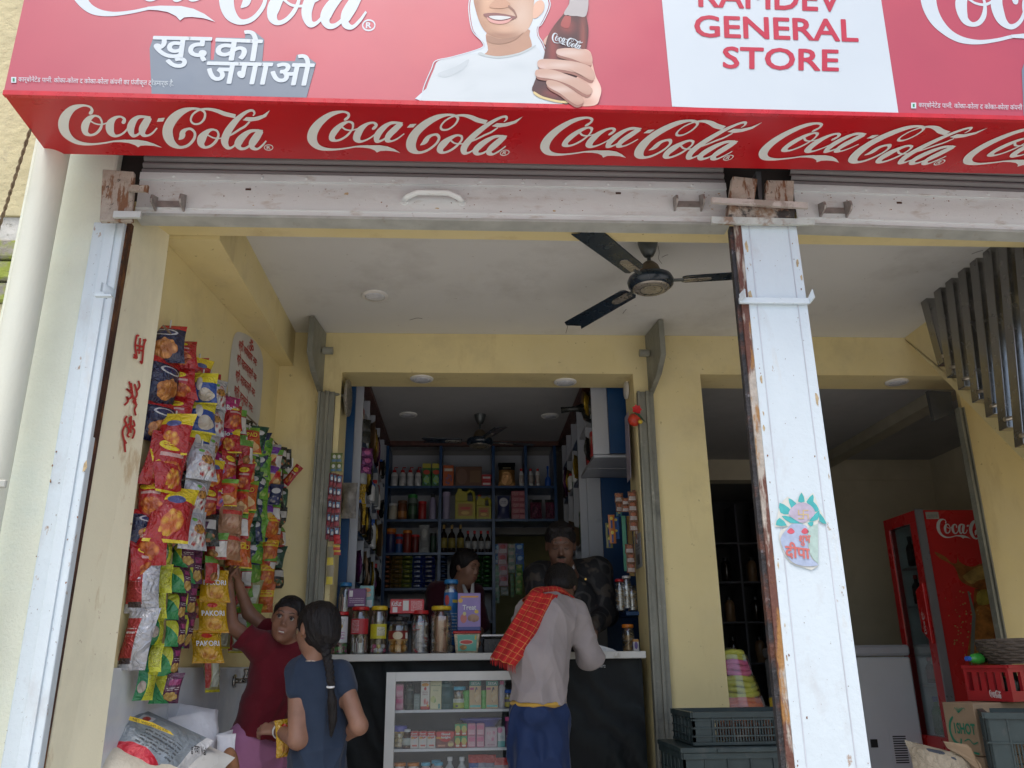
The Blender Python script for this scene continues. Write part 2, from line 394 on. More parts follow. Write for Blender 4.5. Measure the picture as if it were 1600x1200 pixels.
BLUE_LAM = mat('blue_laminate', (.004, .045, .14), .35, var=.15, scale=5)
TRIM = mat('brown_ceiling_trim', (.085, .030, .020), .5, var=.3, scale=20)

Yf, Yb, Yb2, Yr = 2.70, 4.40, 4.65, 6.55
mb = MB().box(-60, 60, -80, 1.9, -.5, -.4); structure('street', mb, STREET)
mb = MB().box(-2.6, 6, 1.9, 2.45, -.4, -.15); structure('front_step', mb, mat('cement_step', (.50, .48, .44), .85, var=.15, bump=.2))
mb = MB().box(-60, 60, 9.5, 60, -.5, -.4); structure('ground', mb, STREET)
mb = MB().box(-2.6, 6, 2.45, 8, -.4, -.10); structure('floor', mb, FLOOR)

B = thing('shop_building', 'cream painted shop building with two open bays and a dim shop room behind', 'building', (0, Yf, 0))
CORN = P(398, 1043, Yb).x
# left wall (slightly out of square), dado, beam
lw = [(-1.19, 2.952), (CORN, Yb)]
def lwx(y): return lw[0][0] + (lw[1][0]-lw[0][0])*(y-2.952)/(Yb-2.952)
mb = MB().hexa([(-1.6, 2.952, 0), (lwx(2.952), 2.952, 0), (lwx(2.952), 2.952, 3.0), (-1.6, 2.952, 3.0), (-1.6, Yb, 0), (CORN, Yb, 0), (CORN, Yb, 3.0), (-1.6, Yb, 3.0)])
mb.build('side_wall', CREAM, B)
zb = P(458, 572, Yb).z; zc = 2.742
mb = MB().hexa([(lwx(2.952)+.001, 2.953, zb), (-.975, 2.953, zb), (-.975, 2.953, zc), (lwx(2.952)+.001, 2.953, zc), (CORN+.001, Yb-.001, zb), (-.972, Yb-.001, zb), (-.972, Yb-.001, zc), (CORN+.001, Yb-.001, zc)])
mb.build('ceiling_beam', CREAM, B)
mb = MB()
n_t = 3
for k in range(n_t):
    y0 = 2.955 + (Yb-2.955)*k/n_t + .002; y1 = 2.955 + (Yb-2.955)*(k+1)/n_t - .002
    MB().hexa([(lwx(y0), y0, 0), (lwx(y0)+.014, y0, 0), (lwx(y0)+.014, y0, .958), (lwx(y0), y0, .958), (lwx(y1), y1, 0), (lwx(y1)+.014, y1, 0), (lwx(y1)+.014, y1, .958), (lwx(y1), y1, .958)]).build('marble_slab', MARBLE, B)
MB().box(CORN+.015, -.83, Yb-.014, Yb, 0, .958).build('marble_slab', MARBLE, B)
# upper slab / ceiling
MB().box(-1.6, 4.2, 2.952, 5.0, 2.742, 2.98).build('ceiling', CEIL, B)
# front header above the shutters and the facade above it
MB().box(-1.6, 4.2, 2.78, 2.95, 2.556, 3.9).build('front_header', CREAM, B)
# left pier (reveal faces the bay)
xr = P(203, 352, 2.745).x
MB().hexa([(-1.6, 2.745, -.4), (xr, 2.745, -.4), (xr, 2.745, 2.556), (-1.6, 2.745, 2.556), (-1.6, 2.951, -.4), (P(160, 1200, 2.95).x, 2.951, -.4), (P(265, 365, 2.95).x, 2.951, 2.556), (-1.6, 2.951, 2.556)]).build('left_pier', mat('cream_pier_paint', (.82, .77, .56), .65, var=.04, scale=2, bump=.08, bscale=100, stains=[((.45, .28, .10), 9, .61, .68, .55, (1, 1, .3)), ((.50, .48, .36), 3.0, .52, .72, .45, (1, 1, .4)), ((.30, .15, .06), 40, .67, .70, .6)]), B)
# back wall pieces round the two inner openings
xo0, xo1, xo2, xo3 = P(535, 577, Yb).x, P(989, 587, Yb).x, 1.315, 2.80
zl = 2.506
MB().box(CORN-.01, xo0, Yb, Yb2, 0, zl).build('back_wall', CREAM, B)
MB().box(CORN-.01, 4.2, Yb, Yb2, zl, 2.741).build('lintel', CREAM, B)
MB().box(xo1, xo2, Yb, Yb2, 0, zl).build('back_pillar', CREAM, B)
MB().box(xo3+.012, 4.2, Yb, Yb+.03, 0, zl).build('back_wall', CREAM, B)
# inner shop room
zi = 2.60
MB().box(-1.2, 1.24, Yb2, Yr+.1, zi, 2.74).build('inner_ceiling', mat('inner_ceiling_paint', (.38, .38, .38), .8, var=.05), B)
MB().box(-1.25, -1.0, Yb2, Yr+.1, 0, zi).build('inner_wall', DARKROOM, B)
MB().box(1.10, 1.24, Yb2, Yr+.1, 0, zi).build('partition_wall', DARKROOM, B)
# back wall of the shop room with a hatch to the lit store behind
hx0, hx1, hz0, hz1 = P(774, 840, Yr).x, P(875, 840, Yr).x, 1.05, P(800, 835, Yr).z
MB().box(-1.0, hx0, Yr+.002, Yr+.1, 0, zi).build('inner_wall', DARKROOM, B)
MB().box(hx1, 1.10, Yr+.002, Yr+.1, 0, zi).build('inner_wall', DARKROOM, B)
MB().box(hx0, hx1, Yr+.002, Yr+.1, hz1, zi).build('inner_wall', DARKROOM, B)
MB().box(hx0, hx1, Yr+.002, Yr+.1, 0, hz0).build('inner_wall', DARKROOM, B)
MB().box(-1.0, 1.1, Yr+.9, Yr+1.0, 0, 2.6).build('store_wall', mat('yellow_lit_store_tint', (.40, .38, .18), .8, var=.15), B)  # yellowish light in the store is put into this wall colour
for x0, x1 in ((-.655, -.60), (.70, .755)):
    MB().box(x0, x1, Yb2+.01, Yr-.31, zi-.035, zi-.001).build('ceiling_trim', TRIM, B)
MB().box(-.655, .755, Yr-.31, Yr-.255, zi-.036, zi-.002).build('ceiling_trim', TRIM, B)
# right inner room
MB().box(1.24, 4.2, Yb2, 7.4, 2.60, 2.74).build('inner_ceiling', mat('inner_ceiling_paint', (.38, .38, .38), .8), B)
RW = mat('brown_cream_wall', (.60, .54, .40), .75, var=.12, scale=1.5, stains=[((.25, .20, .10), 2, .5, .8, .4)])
zd_ = P(1150, 750, 6.85).z; xd_ = P(1215, 800, 6.85).x
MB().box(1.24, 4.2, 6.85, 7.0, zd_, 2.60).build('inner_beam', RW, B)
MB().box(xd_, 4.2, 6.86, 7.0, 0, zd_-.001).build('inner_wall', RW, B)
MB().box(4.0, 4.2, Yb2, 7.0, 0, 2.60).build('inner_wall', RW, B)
DARK2 = mat('passage_shade_paint', (.07, .07, .075), .8)  # darkness of the passage is put into this near-black wall colour
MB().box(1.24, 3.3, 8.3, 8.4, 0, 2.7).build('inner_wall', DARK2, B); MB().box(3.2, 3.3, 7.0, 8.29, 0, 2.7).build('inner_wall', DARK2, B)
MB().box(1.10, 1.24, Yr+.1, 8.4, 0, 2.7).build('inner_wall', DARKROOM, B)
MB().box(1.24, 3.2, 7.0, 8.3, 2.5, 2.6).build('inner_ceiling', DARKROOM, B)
MB().box(2.98, 3.10, Yb2, 6.849, 2.52, 2.60).build('inner_beam', mat('shade_darkened_beam', (.36, .33, .25), .8), B)  # beam colour darkened to stand for the weak light in the room
# far right side wall of the bay
MB().box(4.0, 4.2, 2.952, Yb, 0, 2.741).build('side_wall', CREAM, B)
# facade above and to both sides
MB().box(-1.6, 4.4, 2.72, 2.951, 3.9, 7.5).build('upper_wall', CREAM_OUT, B)
MB().box(-9, -1.6, 2.82, 3.2, -.5, 7.5).build('upper_wall', CREAM_OUT, B)
MB().box(4.2, 9, 2.82, 3.2, -.5, 7.5).build('upper_wall', CREAM_OUT, B)
MB().box(-9, 9, 3.2, 8.6, 2.99, 3.1).build('roof_slab', CEIL, B)
MB().box(-9, 9, 8.4, 8.6, -.4, 2.99).build('rear_wall', DARKROOM, B)
# outer pilaster left of the shutter post
pxl = P(44, 600, 2.75).x
MB().bbox(-1.6, -1.292, 2.70, 2.744, -.4, 3.9, .006).build('outer_pilaster', CREAM_OUT, B)

# staircase seen through the right bay
SX = 2.55
a = PX(1411, 527, SX); b = PX(1600, 720, SX)
sl_ = (b.z-a.z)/(b.y-a.y)
def stz(y): return a.z + sl_*(y-a.y)
st = thing('staircase', 'cream concrete staircase running down towards the right of the second bay', 'staircase', (SX+.4, 3.4, 0))
y_lo = 3.0; 
poly = [(SX, a.y-.002, stz(a.y)), (SX, y_lo, stz(y_lo)), (SX, y_lo, stz(y_lo)+.24), (SX, a.y-.25, 2.742), (SX, a.y-.002, 2.742)]
MB().prism([Vector(p) for p in poly], (.9, 0, 0)).build('stringer', CREAM, st)
for k in range(6):
    y0 = a.y-.35-k*.21; z1 = stz(y0)+.30
    if z1 > 2.70: continue
    MB().box(SX+.05, SX+.9, y0-.24, y0, z1-.2, z1).build('step', mat('brown_tread', (.20, .16, .09), .85), st)
# steel tube railing in front of it
STEEL = mat('dull_steel_tube', (.27, .265, .255), .22, metal=.9, var=.10, scale=9, stretch=(1, 1, .15))
rl = thing('stair_railing', 'row of dark steel tubes from the ceiling down beside the staircase', 'railing', (2.4, 3.6, 1.7))
tops = [(1452, 478), (1474, 468), (1493, 457), (1514, 446), (1534, 436), (1556, 424), (1580, 410), (1606, 396), (1632, 380), (1660, 362)]
bots = [(1470, 570), (1484, 588), (1502, 607), (1524, 627), (1546, 650), (1567, 671), (1592, 697), (1622, 726), (1654, 756), (1690, 790)]
RX = 2.38
for (tx, ty), (bx, by) in zip(tops, bots):
    t = PX(tx-8, ty, RX); q = PX(bx, by, RX)
    y = (t.y+q.y)/2; z0 = q.z
    y = t.y; q = P(bx, by, y); z0 = q.z; dxx = q.x-RX; y0_, y1_ = y-.030, y+.030
    tb = MB().hexa([(RX+dxx, y0_, z0), (RX+dxx+.060, y0_, z0), (RX+.060, y0_, 2.741), (RX, y0_, 2.741), (RX+dxx, y1_, z0), (RX+dxx+.060, y1_, z0), (RX+.060, y1_, 2.741), (RX, y1_, 2.741)]).build('steel_tube', STEEL, rl, bevel=.004)
    MB().tube([(RX+dxx-.006, y-.03, z0+.035), (RX+dxx+.065, y-.03, z0+.05)], .009, 8).build('bolt', mat('bright_bolt', (.62, .55, .45), .3, metal=.9), tb)
# dark folded plate and shutter track by the right inner opening
GP = mat('grey_green_steel', (.21, .21, .17), .6, var=.35, scale=7, bump=.5, bscale=35, stains=[((.40, .40, .34), 14, .62, .75, .6), ((.05, .05, .04), 5, .55, .7, .6)], stretch=(1, 1, .3))
def track(name, label, xt, x_b, w, ztop, zbot, grp=None, yoff=0.):
    t = thing(name, label, 'shutter track', (xt, Yb, zbot), grp)
    dx = x_b-xt
    def slab(x0, x1, y0, y1): return MB().hexa([(x0+dx, y0, zbot), (x1+dx, y0, zbot), (x1, y0, ztop), (x0, y0, ztop), (x0+dx, y1, zbot), (x1+dx, y1, zbot), (x1, y1, ztop), (x0, y1, ztop)])
    slab(xt, xt+w, Yb-.035, Yb-.003).build('channel', GP, t)
    slab(xt+w*.42, xt+w*.62, Yb-.052, Yb-.0355).build('ridge', GP, t)
    slab(xt-.012, xt-.001, Yb-.05, Yb-.004).build('flange', GP, t)
    return t
tl = track('shutter_track', 'grey green steel shutter track on the left of the shop counter opening', P(503, 617, Yb).x, P(484, 960, Yb).x, .075, P(505, 615, Yb).z, 0, 'inner shutter tracks')
tr = track('shutter_track', 'grey green steel shutter track on the right of the shop counter opening', P(997, 615, Yb).x, P(1015, 1000, Yb).x, .078, P(1005, 615, Yb).z, 0, 'inner shutter tracks')
t3 = track('shutter_track', 'thin dark steel shutter track beside the red fridge', P(1494, 640, Yb).x, P(1559, 1000, Yb).x-.01, .03, P(1494, 640, Yb).z, 0, 'inner shutter tracks')
def steel_plate(label, xp, w, side):
    """end plate of the removed roller, standing out from the wall"""
    t = thing('shutter_end_plate', label, 'steel plate', (xp, Yb-.2, 2.35), 'roller end plates')
    d = .25
    ys = [(Yb-.004, 2.735), (Yb-.10, 2.735), (Yb-d, 2.735), (Yb-d, 2.53), (Yb-.16, 2.45), (Yb-.004, 2.385)]
    MB().prism([Vector((xp-side*(Yb-y)*.10, y, z)) for y, z in ys], (w, 0, 0)).build('plate', GP, t, bevel=.003)
    MB().tube([(xp+(w if side > 0 else 0), Yb-.085, 2.60), (xp+(w if side > 0 else 0)+side*.055, Yb-.085, 2.60)], .021, 10).build('roller_stub', GP, t)
    return t
steel_plate('grey steel roller end plate under the ceiling at the left corner of the inner lintel', P(497, 600, Yb).x, .03, 1)
steel_plate('grey steel roller end plate under the ceiling on the right of the inner lintel', P(1012, 600, Yb).x-.0, .03, -1)
t = thing('shutter_end_plate', 'dark steel roller end plate at the top corner of the right inner opening', 'steel plate', (2.7, Yb-.1, 2.35), 'roller end plates')
q = [P(1450, 610, Yb-.02), P(1486, 612, Yb-.02), P(1491, 645, Yb-.02), P(1460, 657, Yb-.02)]
MB().prism(list(reversed(q)), (0, .03, 0)).build('plate', mat('dark_steel', (.05, .055, .06), .6, var=.3), t)
# electric socket
so_ = thing('wall_socket', 'small white electrical socket on the cream wall beyond the snack packets', 'socket', P(452, 735, Yb))
q0, q1 = P(444, 748, Yb), P(459, 716, Yb)
MB().bbox(q0.x, q1.x, Yb-.014, Yb-.001, q0.z, q1.z, .004).build('plate', mat('white_plastic', (.72, .71, .68), .35), so_)
MB().bbox(q0.x+.010, q0.x+.024, Yb-.019, Yb-.0145, q0.z+.035, q0.z+.062, .002).build('switch', mat('white_plastic', (.72, .71, .68), .35), so_)

# neighbour wall, pipe, rope on the far left
nb = thing('neighbour_wall', 'rough cream plastered wall at the far left edge with chipped mossy brickwork', 'wall', (-2.2, 2.9, -.4))
pz = lambda y: P(10, y, 2.80).z
MB().box(-4.5, -1.601, 2.76, 2.819, pz(345), 5.5).build('plaster', mat('rough_cream_plaster', (.60, .54, .33), .9, var=.12, scale=4, bump=.9, bscale=30, stains=[((.25, .22, .18), 12, .62, .75, .6)]), nb)
MB().box(-4.5, -1.601, 2.77, 2.819, pz(382), pz(346)).build('whitewash_edge', mat('chipped_whitewash', (.55, .55, .52), .9, var=.15, bump=1., bscale=25, stains=[((.10, .10, .06), 9, .55, .62, .9)]), nb)
MOSS = mat('mossy_brick', (.30, .28, .24), .95, var=.25, scale=9, bump=1., bscale=35, stains=[((.30, .36, .06), 11, .46, .58, .95), ((.06, .06, .05), 17, .6, .66, .9)])
zz = pz(383)
for k in range(3):
    MB().bbox(-1.98-.03*(k % 2), -1.603, 2.745+.006*k, 2.818, zz-.078, zz-.004, .008).build('brick', MOSS, nb); zz -= .082
MB().box(-4.5, -1.601, 2.775, 2.819, -.5, zz).build('plaster', mat('rough_cream_plaster', (.60, .54, .33)), nb)
PIPE = mat('cream_pipe_paint', (.68, .69, .58), .55, var=.06, scale=3, bump=.12, bscale=70, stains=[((.60, .64, .60), 2, .5, .75, .3), ((.35, .28, .15), 15, .7, .76, .4)], stretch=(1, 1, .4))
pp = thing('drain_pipe', 'cream painted vertical drain pipe left of the shop front', 'pipe', (P(30, 500, 2.56).x, 2.56, -.4))
px_ = P(30, 500, 2.56).x
MB().tube([(px_, 2.57, -.4), (px_, 2.57, 5.5)], .052, 24, caps=False).build('pipe', PIPE, pp, smooth=True)
q = P(12, 755, 2.5)
MB().bbox(px_-.06, px_+.082, 2.505, 2.518, q.z-.012, q.z+.012, .003).build('clamp', mat('clamp_steel', (.50, .50, .44), .5, metal=.3, var=.2), pp)
MB().box(px_+.03, px_+.05, 2.48, 2.504, q.z-.05, q.z+.004).build('clamp_tab', mat('clamp_steel', (.5, .5, .44)), pp)
mb = MB(); pa, pb = P(50, 193, 2.40), P(0, 350, 2.62); dd = pb-pa
for s_ in (0, 1):
    pts = []
    for i in range(60):
        t_ = i/59*1.35; w_ = i*.9+s_*math.pi
        pts.append(pa+dd*t_+Vector((math.cos(w_)*.003, math.sin(w_)*.003, -math.sin(math.pi*min(t_, 1))*.01)))
    mb.tube(pts, .0032, 5)
tag(mb.build('rope', mat('jute_rope', (.22, .16, .10), .95, var=.3, scale=80, bump=.5, bscale=300), smooth=True), 'brown jute rope tied to the corner of the red signboard', 'rope')

# ------------------------------------------------------------------ signboard
SR = mat('sign_red_print', (.45, .035, .065), .42, var=.07, scale=1.6, spec=1., coat=.0, stains=[((.40, .02, .02), 60, .70, .76, .4), ((.55, .06, .07), 1.2, .55, .8, .5)])
SU = mat('sign_red_underside', (.47, .008, .014), .32, var=.07, scale=2.1, spec=.5, stains=[((.33, .012, .02), 1.5, .5, .8, .6), ((.6, .4, .3), 55, .74, .8, .35)])
SW = mat('sign_white_print', (.58, .64, .68), .42, var=.03, scale=2, spec=.6, coat=0., stains=[((.45, .45, .42), 70, .74, .8, .3)])
LW = mat('sign_grey_white_print', (.74, .75, .72), .4, var=.03)
A_ = P(5, 147, 2.23); B_ = P(1600, 187, 2.23); C_ = P(75, 240, 2.55); D_ = P(1600, 272, 2.55)
def ext(a, b, t): return a+(b-a)*t
B2 = ext(A_, B_, 1.18); D2 = ext(C_, D_, 1.16); H_ = 1.05
sg = thing('shop_signboard', 'long red box signboard over the shop front with white wordmarks and a white name panel', 'signboard', (A_.x, 2.23, A_.z))
UPV = Vector((0, 0, H_))
bk = Vector((0, .32, 0))
MB().hexa([A_, B2, B2+UPV, A_+UPV, A_+Vector((0, .012, 0)), B2+Vector((0, .012, 0)), B2+UPV+Vector((0, .012, 0)), A_+UPV+Vector((0, .012, 0))]).build('front_panel', SR, sg)
MB().hexa([C_+Vector((0, 0, -.0)), D2, B2+Vector((0, .013, 0)), A_+Vector((0, .013, 0)), C_+Vector((0, 0, .01)), D2+Vector((0, 0, .01)), B2+Vector((0, .013, .01)), A_+Vector((0, .013, .01))]).build('underside_panel', SU, sg)
MB().hexa([A_+Vector((-.0, .014, .011)), C_+Vector((0, 0, .011)), C_+UPV, A_+Vector((0, .014, H_)), A_+Vector((.01, .014, .011)), C_+Vector((.01, 0, .011)), C_+UPV+Vector((.01, 0, 0)), A_+Vector((.01, .014, H_))]).build('side_panel', SR, sg)
MB().hexa([A_+UPV+Vector((0, .013, -.01)), B2+UPV+Vector((0, .013, -.01)), B2+UPV+Vector((0, .013, 0)), A_+UPV+Vector((0, .013, 0)), C_+UPV+Vector((0, 0, -.01)), D2+UPV+Vector((0, 0, -.01)), D2+UPV, C_+UPV]).build('top_panel', SR, sg)
MB().hexa([C_+Vector((.012, 0, .012)), D2+Vector((0, 0, .012)), D2+UPV, C_+UPV+Vector((.012, 0, 0)), C_+Vector((.012, .01, .012)), D2+Vector((0, .01, .012)), D2+UPV+Vector((0, .01, 0)), C_+UPV+Vector((.012, .01, 0))]).build('rear_panel', SR, sg)
# thin folded edge along the bottom of the front
MB().hexa([A_+Vector((0, -.004, -.004)), B2+Vector((0, -.004, -.004)), B2+Vector((0, -.004, .012)), A_+Vector((0, -.004, .012)), A_+Vector((0, .012, -.004)), B2+Vector((0, .012, -.004)), B2+Vector((0, -.0005, .012)), A_+Vector((0, -.0005, .012))]).build('folded_edge', mat('sign_red_edge', (.55, .02, .03), .3, var=.15, scale=12), sg)
FN = Vector((0, -1, 0))
def FPt(px, py, lift=0.):
    p = PL(px, py, A_, FN); return Vector((p.x, p.y-.001-lift, p.z))
UN = (B2-A_).cross(C_-A_).normalized(); UN = -UN if UN.z > 0 else UN
def UPt(px, py, lift=0.):
    return PL(px, py, A_, UN)+UN*(.0012+lift)
# underside wordmarks: the first traced in place, the others the same shape moved along the board
along = (B_-A_).normalized()
def shift_for(px): return (PL(px, 200, A_, UN)-PL(91, 200, A_, UN)).dot(along)
base_ = [shift_for(x) for x in (91, 477, 850, 1209, 1553)]
def undermap(dx):
    def f(x, y, l):
        p = UPt(80+x/4.444, 155+y/4.444, l); return p+along*dx
    return f
for dx in base_:
    mb = MB(); put_logo(mb, undermap(dx)); mb.build('wordmark', LW, sg)
# big wordmarks on the front
def frontmap(ox, oy, sx, sy):
    o3 = PL(ox, oy, A_, FN)
    ux = (PL(ox+100, oy+1.9, A_, FN)-o3)/100; uz = Vector((0, 0, (PL(ox, oy-100, A_, FN)-o3).z/100))
    def f(x, y, l): return o3+ux*(x-605)*sx+uz*(328-y)*sy+Vector((0, -.0006-l, 0))
    return f
mb = MB(); put_logo(mb, frontmap(282, 32, .328, .42), n=8); mb.build('wordmark', SW, sg)
mb = MB(); put_logo(mb, frontmap(1519+355*.328+3, 76, .328, .42), n=8); mb.build('wordmark', SW, sg)
# slogan on its grey block
def fquad(bl, br, tr, tl, lift=0.): return [FPt(*bl, lift), FPt(*br, lift), FPt(*tr, lift), FPt(*tl, lift)]
def slogan(dx, dy):
    g = MB()
    pts = [(237,147),(479,153),(495,99),(483,85),(468,85),(461,98),(411,96),(412,61),(403,48),(385,49),(383,60),(331,59),(329,93),(330,59),(240,57),(236,62)]
    pts = [(237,147),(479,153),(494,99),(476,86),(464,86),(461,96),(410,96),(413,62),(398,50),(384,50),(383,60),(338,59),(334,94),(329,94),(330,59),(240,58),(234,76)]
    g.face([FPt(x+dx, y+dy, .0005) for x, y in reversed(pts)]); g.build('slogan_block', mat('sign_blue_grey_print', (.16, .20, .25), .4, spec=.6, coat=.25, var=.05), sg)
    m = MB()
    # bounds of each word: bl, br, tr, tl
    put_text(m, 'खुद', fquad((236+dx, 104+dy), (323+dx, 108+dy), (331+dx, 60+dy), (241+dx, 58+dy), .0004), .022, 0)
    put_text(m, 'को', fquad((333+dx, 94+dy), (405+dx, 96+dy), (412+dx, 50+dy), (341+dx, 47+dy), .0004), .022, 0)
    put_text(m, 'जगाओ', fquad((319+dx, 130+dy), (484+dx, 134+dy), (494+dx, 87+dy), (328+dx, 84+dy), .0004), .022, 0)
    m.build('slogan_lettering', SW, sg)
slogan(0, 0); slogan(1362, 34)
def fine(dx, dy):
    m = MB()
    put_text(m, 'कार्बोनेटेड पानी. कोका-कोला द कोका-कोला कंपनी का पंजीकृत ट्रेडमार्क है.', fquad((29+dx, 131+dy), (271+dx, 138+dy), (272+dx, 125+dy), (30+dx, 119+dy), .0004), .0, 0)
    m.build('small_print', SW, sg)
    m = MB(); m.face([FPt(x+dx, y+dy, .0012) for x, y in ((18, 130), (26, 130), (26, 121), (18, 121))]); m.build('green_dot_mark', SW, sg)
    m = MB(); m.face([FPt(x+dx, y+dy, .0018) for x, y in ((20.5, 128), (23.5, 128), (23.5, 123), (20.5, 123))]); m.build('green_dot_mark', mat('small_green_print', (.03, .25, .10), .4), sg)
fine(0, 0); fine(1405, 40)
# white name panel
MB().face([FPt(1050, 167.0, .0006), FPt(1404, 180, .0006), FPt(1370, -42, .0006), FPt(1028, -62, .0006)]).build('name_panel', SW, sg)
PR = mat('sign_red_lettering', (.50, .020, .045), .35, spec=.6, coat=.2, var=.04)
m = MB()
put_text(m, 'RAMDEV', fquad((1092, 11), (1313, 19), (1313, -18), (1091, -25), .0004), .028)
put_text(m, 'GENERAL', fquad((1086, 58), (1340, 66), (1338, 32), (1085, 25), .0004), .028)
put_text(m, 'STORE', fquad((1130, 107), (1309, 112), (1309, 79), (1130, 74), .0004), .028)
m.build('name_lettering', PR, sg)
# printed young man in a white tee holding a bottle (flat print on the board)
def z4(x, y): return (650+x/5.333, y/5.333)
PRC = NT('sign_photo_print'); PRC.b.inputs['Roughness'].default_value = .42; PRC.b.inputs['Specular IOR Level'].default_value = .6
_at = PRC.n('ShaderNodeVertexColor'); _at.layer_name = 'print'; PRC.l(_at.outputs[0], PRC.b.inputs['Base Color'])
def prg(name, pts, col, lift, blobs, sm=4, rings=9):
    """printed photograph patch: rings towards the middle with soft tone changes"""
    pts = smooth_poly(pts, sm); cx_ = sum(p[0] for p in pts)/len(pts); cy_ = sum(p[1] for p in pts)/len(pts)
    V, Fc, CL = [], [], []; n = len(pts)
    for k in range(rings):
        f = 1-k/rings*.97
        for x, y in pts:
            q = (cx_+(x-cx_)*f, cy_+(y-cy_)*f); V.append(FPt(*z4(*q), lift)); c = list(col)
            for bx_, by_, sx_, sy_, bc, w in blobs:
                g = w*math.exp(-((q[0]-bx_)/sx_)**2-((q[1]-by_)/sy_)**2); c = [a*(1-g)+b_*g for a, b_ in zip(c, bc)]
            CL.append(c)
    for k in range(rings-1):
        for j in range(n): Fc.append((k*n+(j+1) % n, k*n+j, (k+1)*n+j, (k+1)*n+(j+1) % n))
    Fc.append(tuple((rings-1)*n+j for j in reversed(range(n))))
    o = MB().mesh(V, Fc).build(name, PRC.m, sg); ca = o.data.color_attributes.new('print', 'FLOAT_COLOR', 'POINT')
    ca.data.foreach_set('color', [v for c in CL for v in (*c, 1)]); return o
def pr(name, pts, col, lift, sm=4, rough=.4):
    if name == 'jaw_shade': return
    if name == 'face_print': return prg(name, pts, col, lift, [(880, 120, 110, 160, (.62, .46, .36), .85), (600, 60, 60, 120, (.70, .42, .26), .6), (500, 60, 45, 160, (.30, .13, .07), .8), (700, 300, 210, 34, (.26, .11, .06), .9), (740, 250, 80, 30, (.66, .40, .27), .6), (560, 210, 60, 60, (.34, .16, .09), .6), (740, 430, 140, 60, (.66, .38, .25), .5), (700, 80, 130, 30, (.44, .22, .13), .5), (660, -60, 160, 60, (.70, .44, .30), .5), (960, 330, 60, 90, (.80, .58, .45), .6)])
    if name == 'tee_print': return prg(name, pts, col, lift, [(330, 600, 90, 60, (.44, .49, .51), .7), (600, 620, 180, 50, (.50, .55, .57), .5), (860, 560, 120, 40, (.47, .52, .54), .5), (450, 760, 60, 110, (.49, .54, .56), .5), (760, 800, 200, 40, (.50, .55, .57), .5)])
    if name == 'finger_print':
        xs = [p[0] for p in pts]; ys = [p[1] for p in pts]; mx, my = sum(xs)/len(xs), sum(ys)/len(ys)
        return prg(name, pts, col, lift, [(mx-40, my-20, 120, 26, (.64, .50, .43), .8), (min(xs)+40, my-8, 34, 22, (.62, .45, .40), .9), (mx+30, max(ys)-6, 200, 22, (.42, .19, .13), .7), (max(xs)-30, my, 50, 60, (.58, .32, .24), .5)])
    if name == 'palm_print': return prg(name, pts, col, lift, [(1500, 780, 60, 110, (.84, .62, .52), .8), (1380, 700, 60, 120, (.48, .25, .18), .7), (1420, 860, 90, 40, (.50, .27, .2), .6)])
    if name == 'bottle_print': return prg(name, pts, col, lift, [(1140, 420, 40, 200, (.30, .04, .03), .7), (1390, 300, 26, 200, (.32, .07, .05), .7), (1260, 230, 60, 50, (.34, .05, .04), .7), (1180, 780, 120, 30, (.30, .05, .04), .7)])
    pts = smooth_poly([z4(*p) for p in pts], sm) if sm else [z4(*p) for p in pts]
    m = MB(); m.face([FPt(x, y, lift) for x, y in reversed(pts)]); o = m.build(name, mat('print_'+name+'_%d' % int(lift*1e5), col, rough, spec=.6, coat=.2, var=.05, scale=10), sg)
    return o
tee = [(75,855),(90,740),(150,590),(190,520),(330,480),(500,450),(600,480),(720,480),(860,450),(1000,395),(1060,500),(1100,640),(1235,882)]
halo = [(50,855),(62,740),(128,580),(165,510),(300,478),(540,405),(550,350),(470,260),(440,100),(445,0),(460,-120),(560,-260),(760,-300),(960,-250),(1060,-120),(1110,0),(1112,70),(1050,200),(1018,230),(1020,300),(1060,370),(1130,560),(1255,884)]
m = MB(); c_ = [z4(*p) for p in halo]
V, Fc = stroke2d([(x, y, .75) for x, y in c_], 5); m.mesh([FPt(p[0], p[1], .0012) for p in V], Fc); m.build('outline_print', SW, sg)
halo2 = [((x-760)*.965+760, y) for x, y in halo]
pr('white_halo', halo2[:-1]+[(1215, 882)], (.58, .64, .68), .0006, 3)
pr('face_print', [(480,-20),(490,60),(530,190),(590,280),(680,318),(760,322),(860,300),(930,250),(975,160),(980,60),(985,-40),(960,-160),(860,-240),(700,-260),(560,-210),(500,-120)], (.50,.29,.18), .0013)
pr('neck_print', [(592,270),(600,420),(560,466),(700,484),(860,450),(962,398),(945,300),(940,250),(800,250)], (.44,.24,.15), .0011)
pr('jaw_shade', [(480,-20),(490,60),(530,200),(580,285),(700,322),(830,300),(920,230),(800,270),(700,290),(620,262),(560,190),(520,80),(500,-20)], (.36,.17,.09), .0018)
pr('neck_shade', [(595,300),(700,330),(840,306),(900,270),(820,340),(700,372),(600,352)], (.33,.17,.10), .0018)

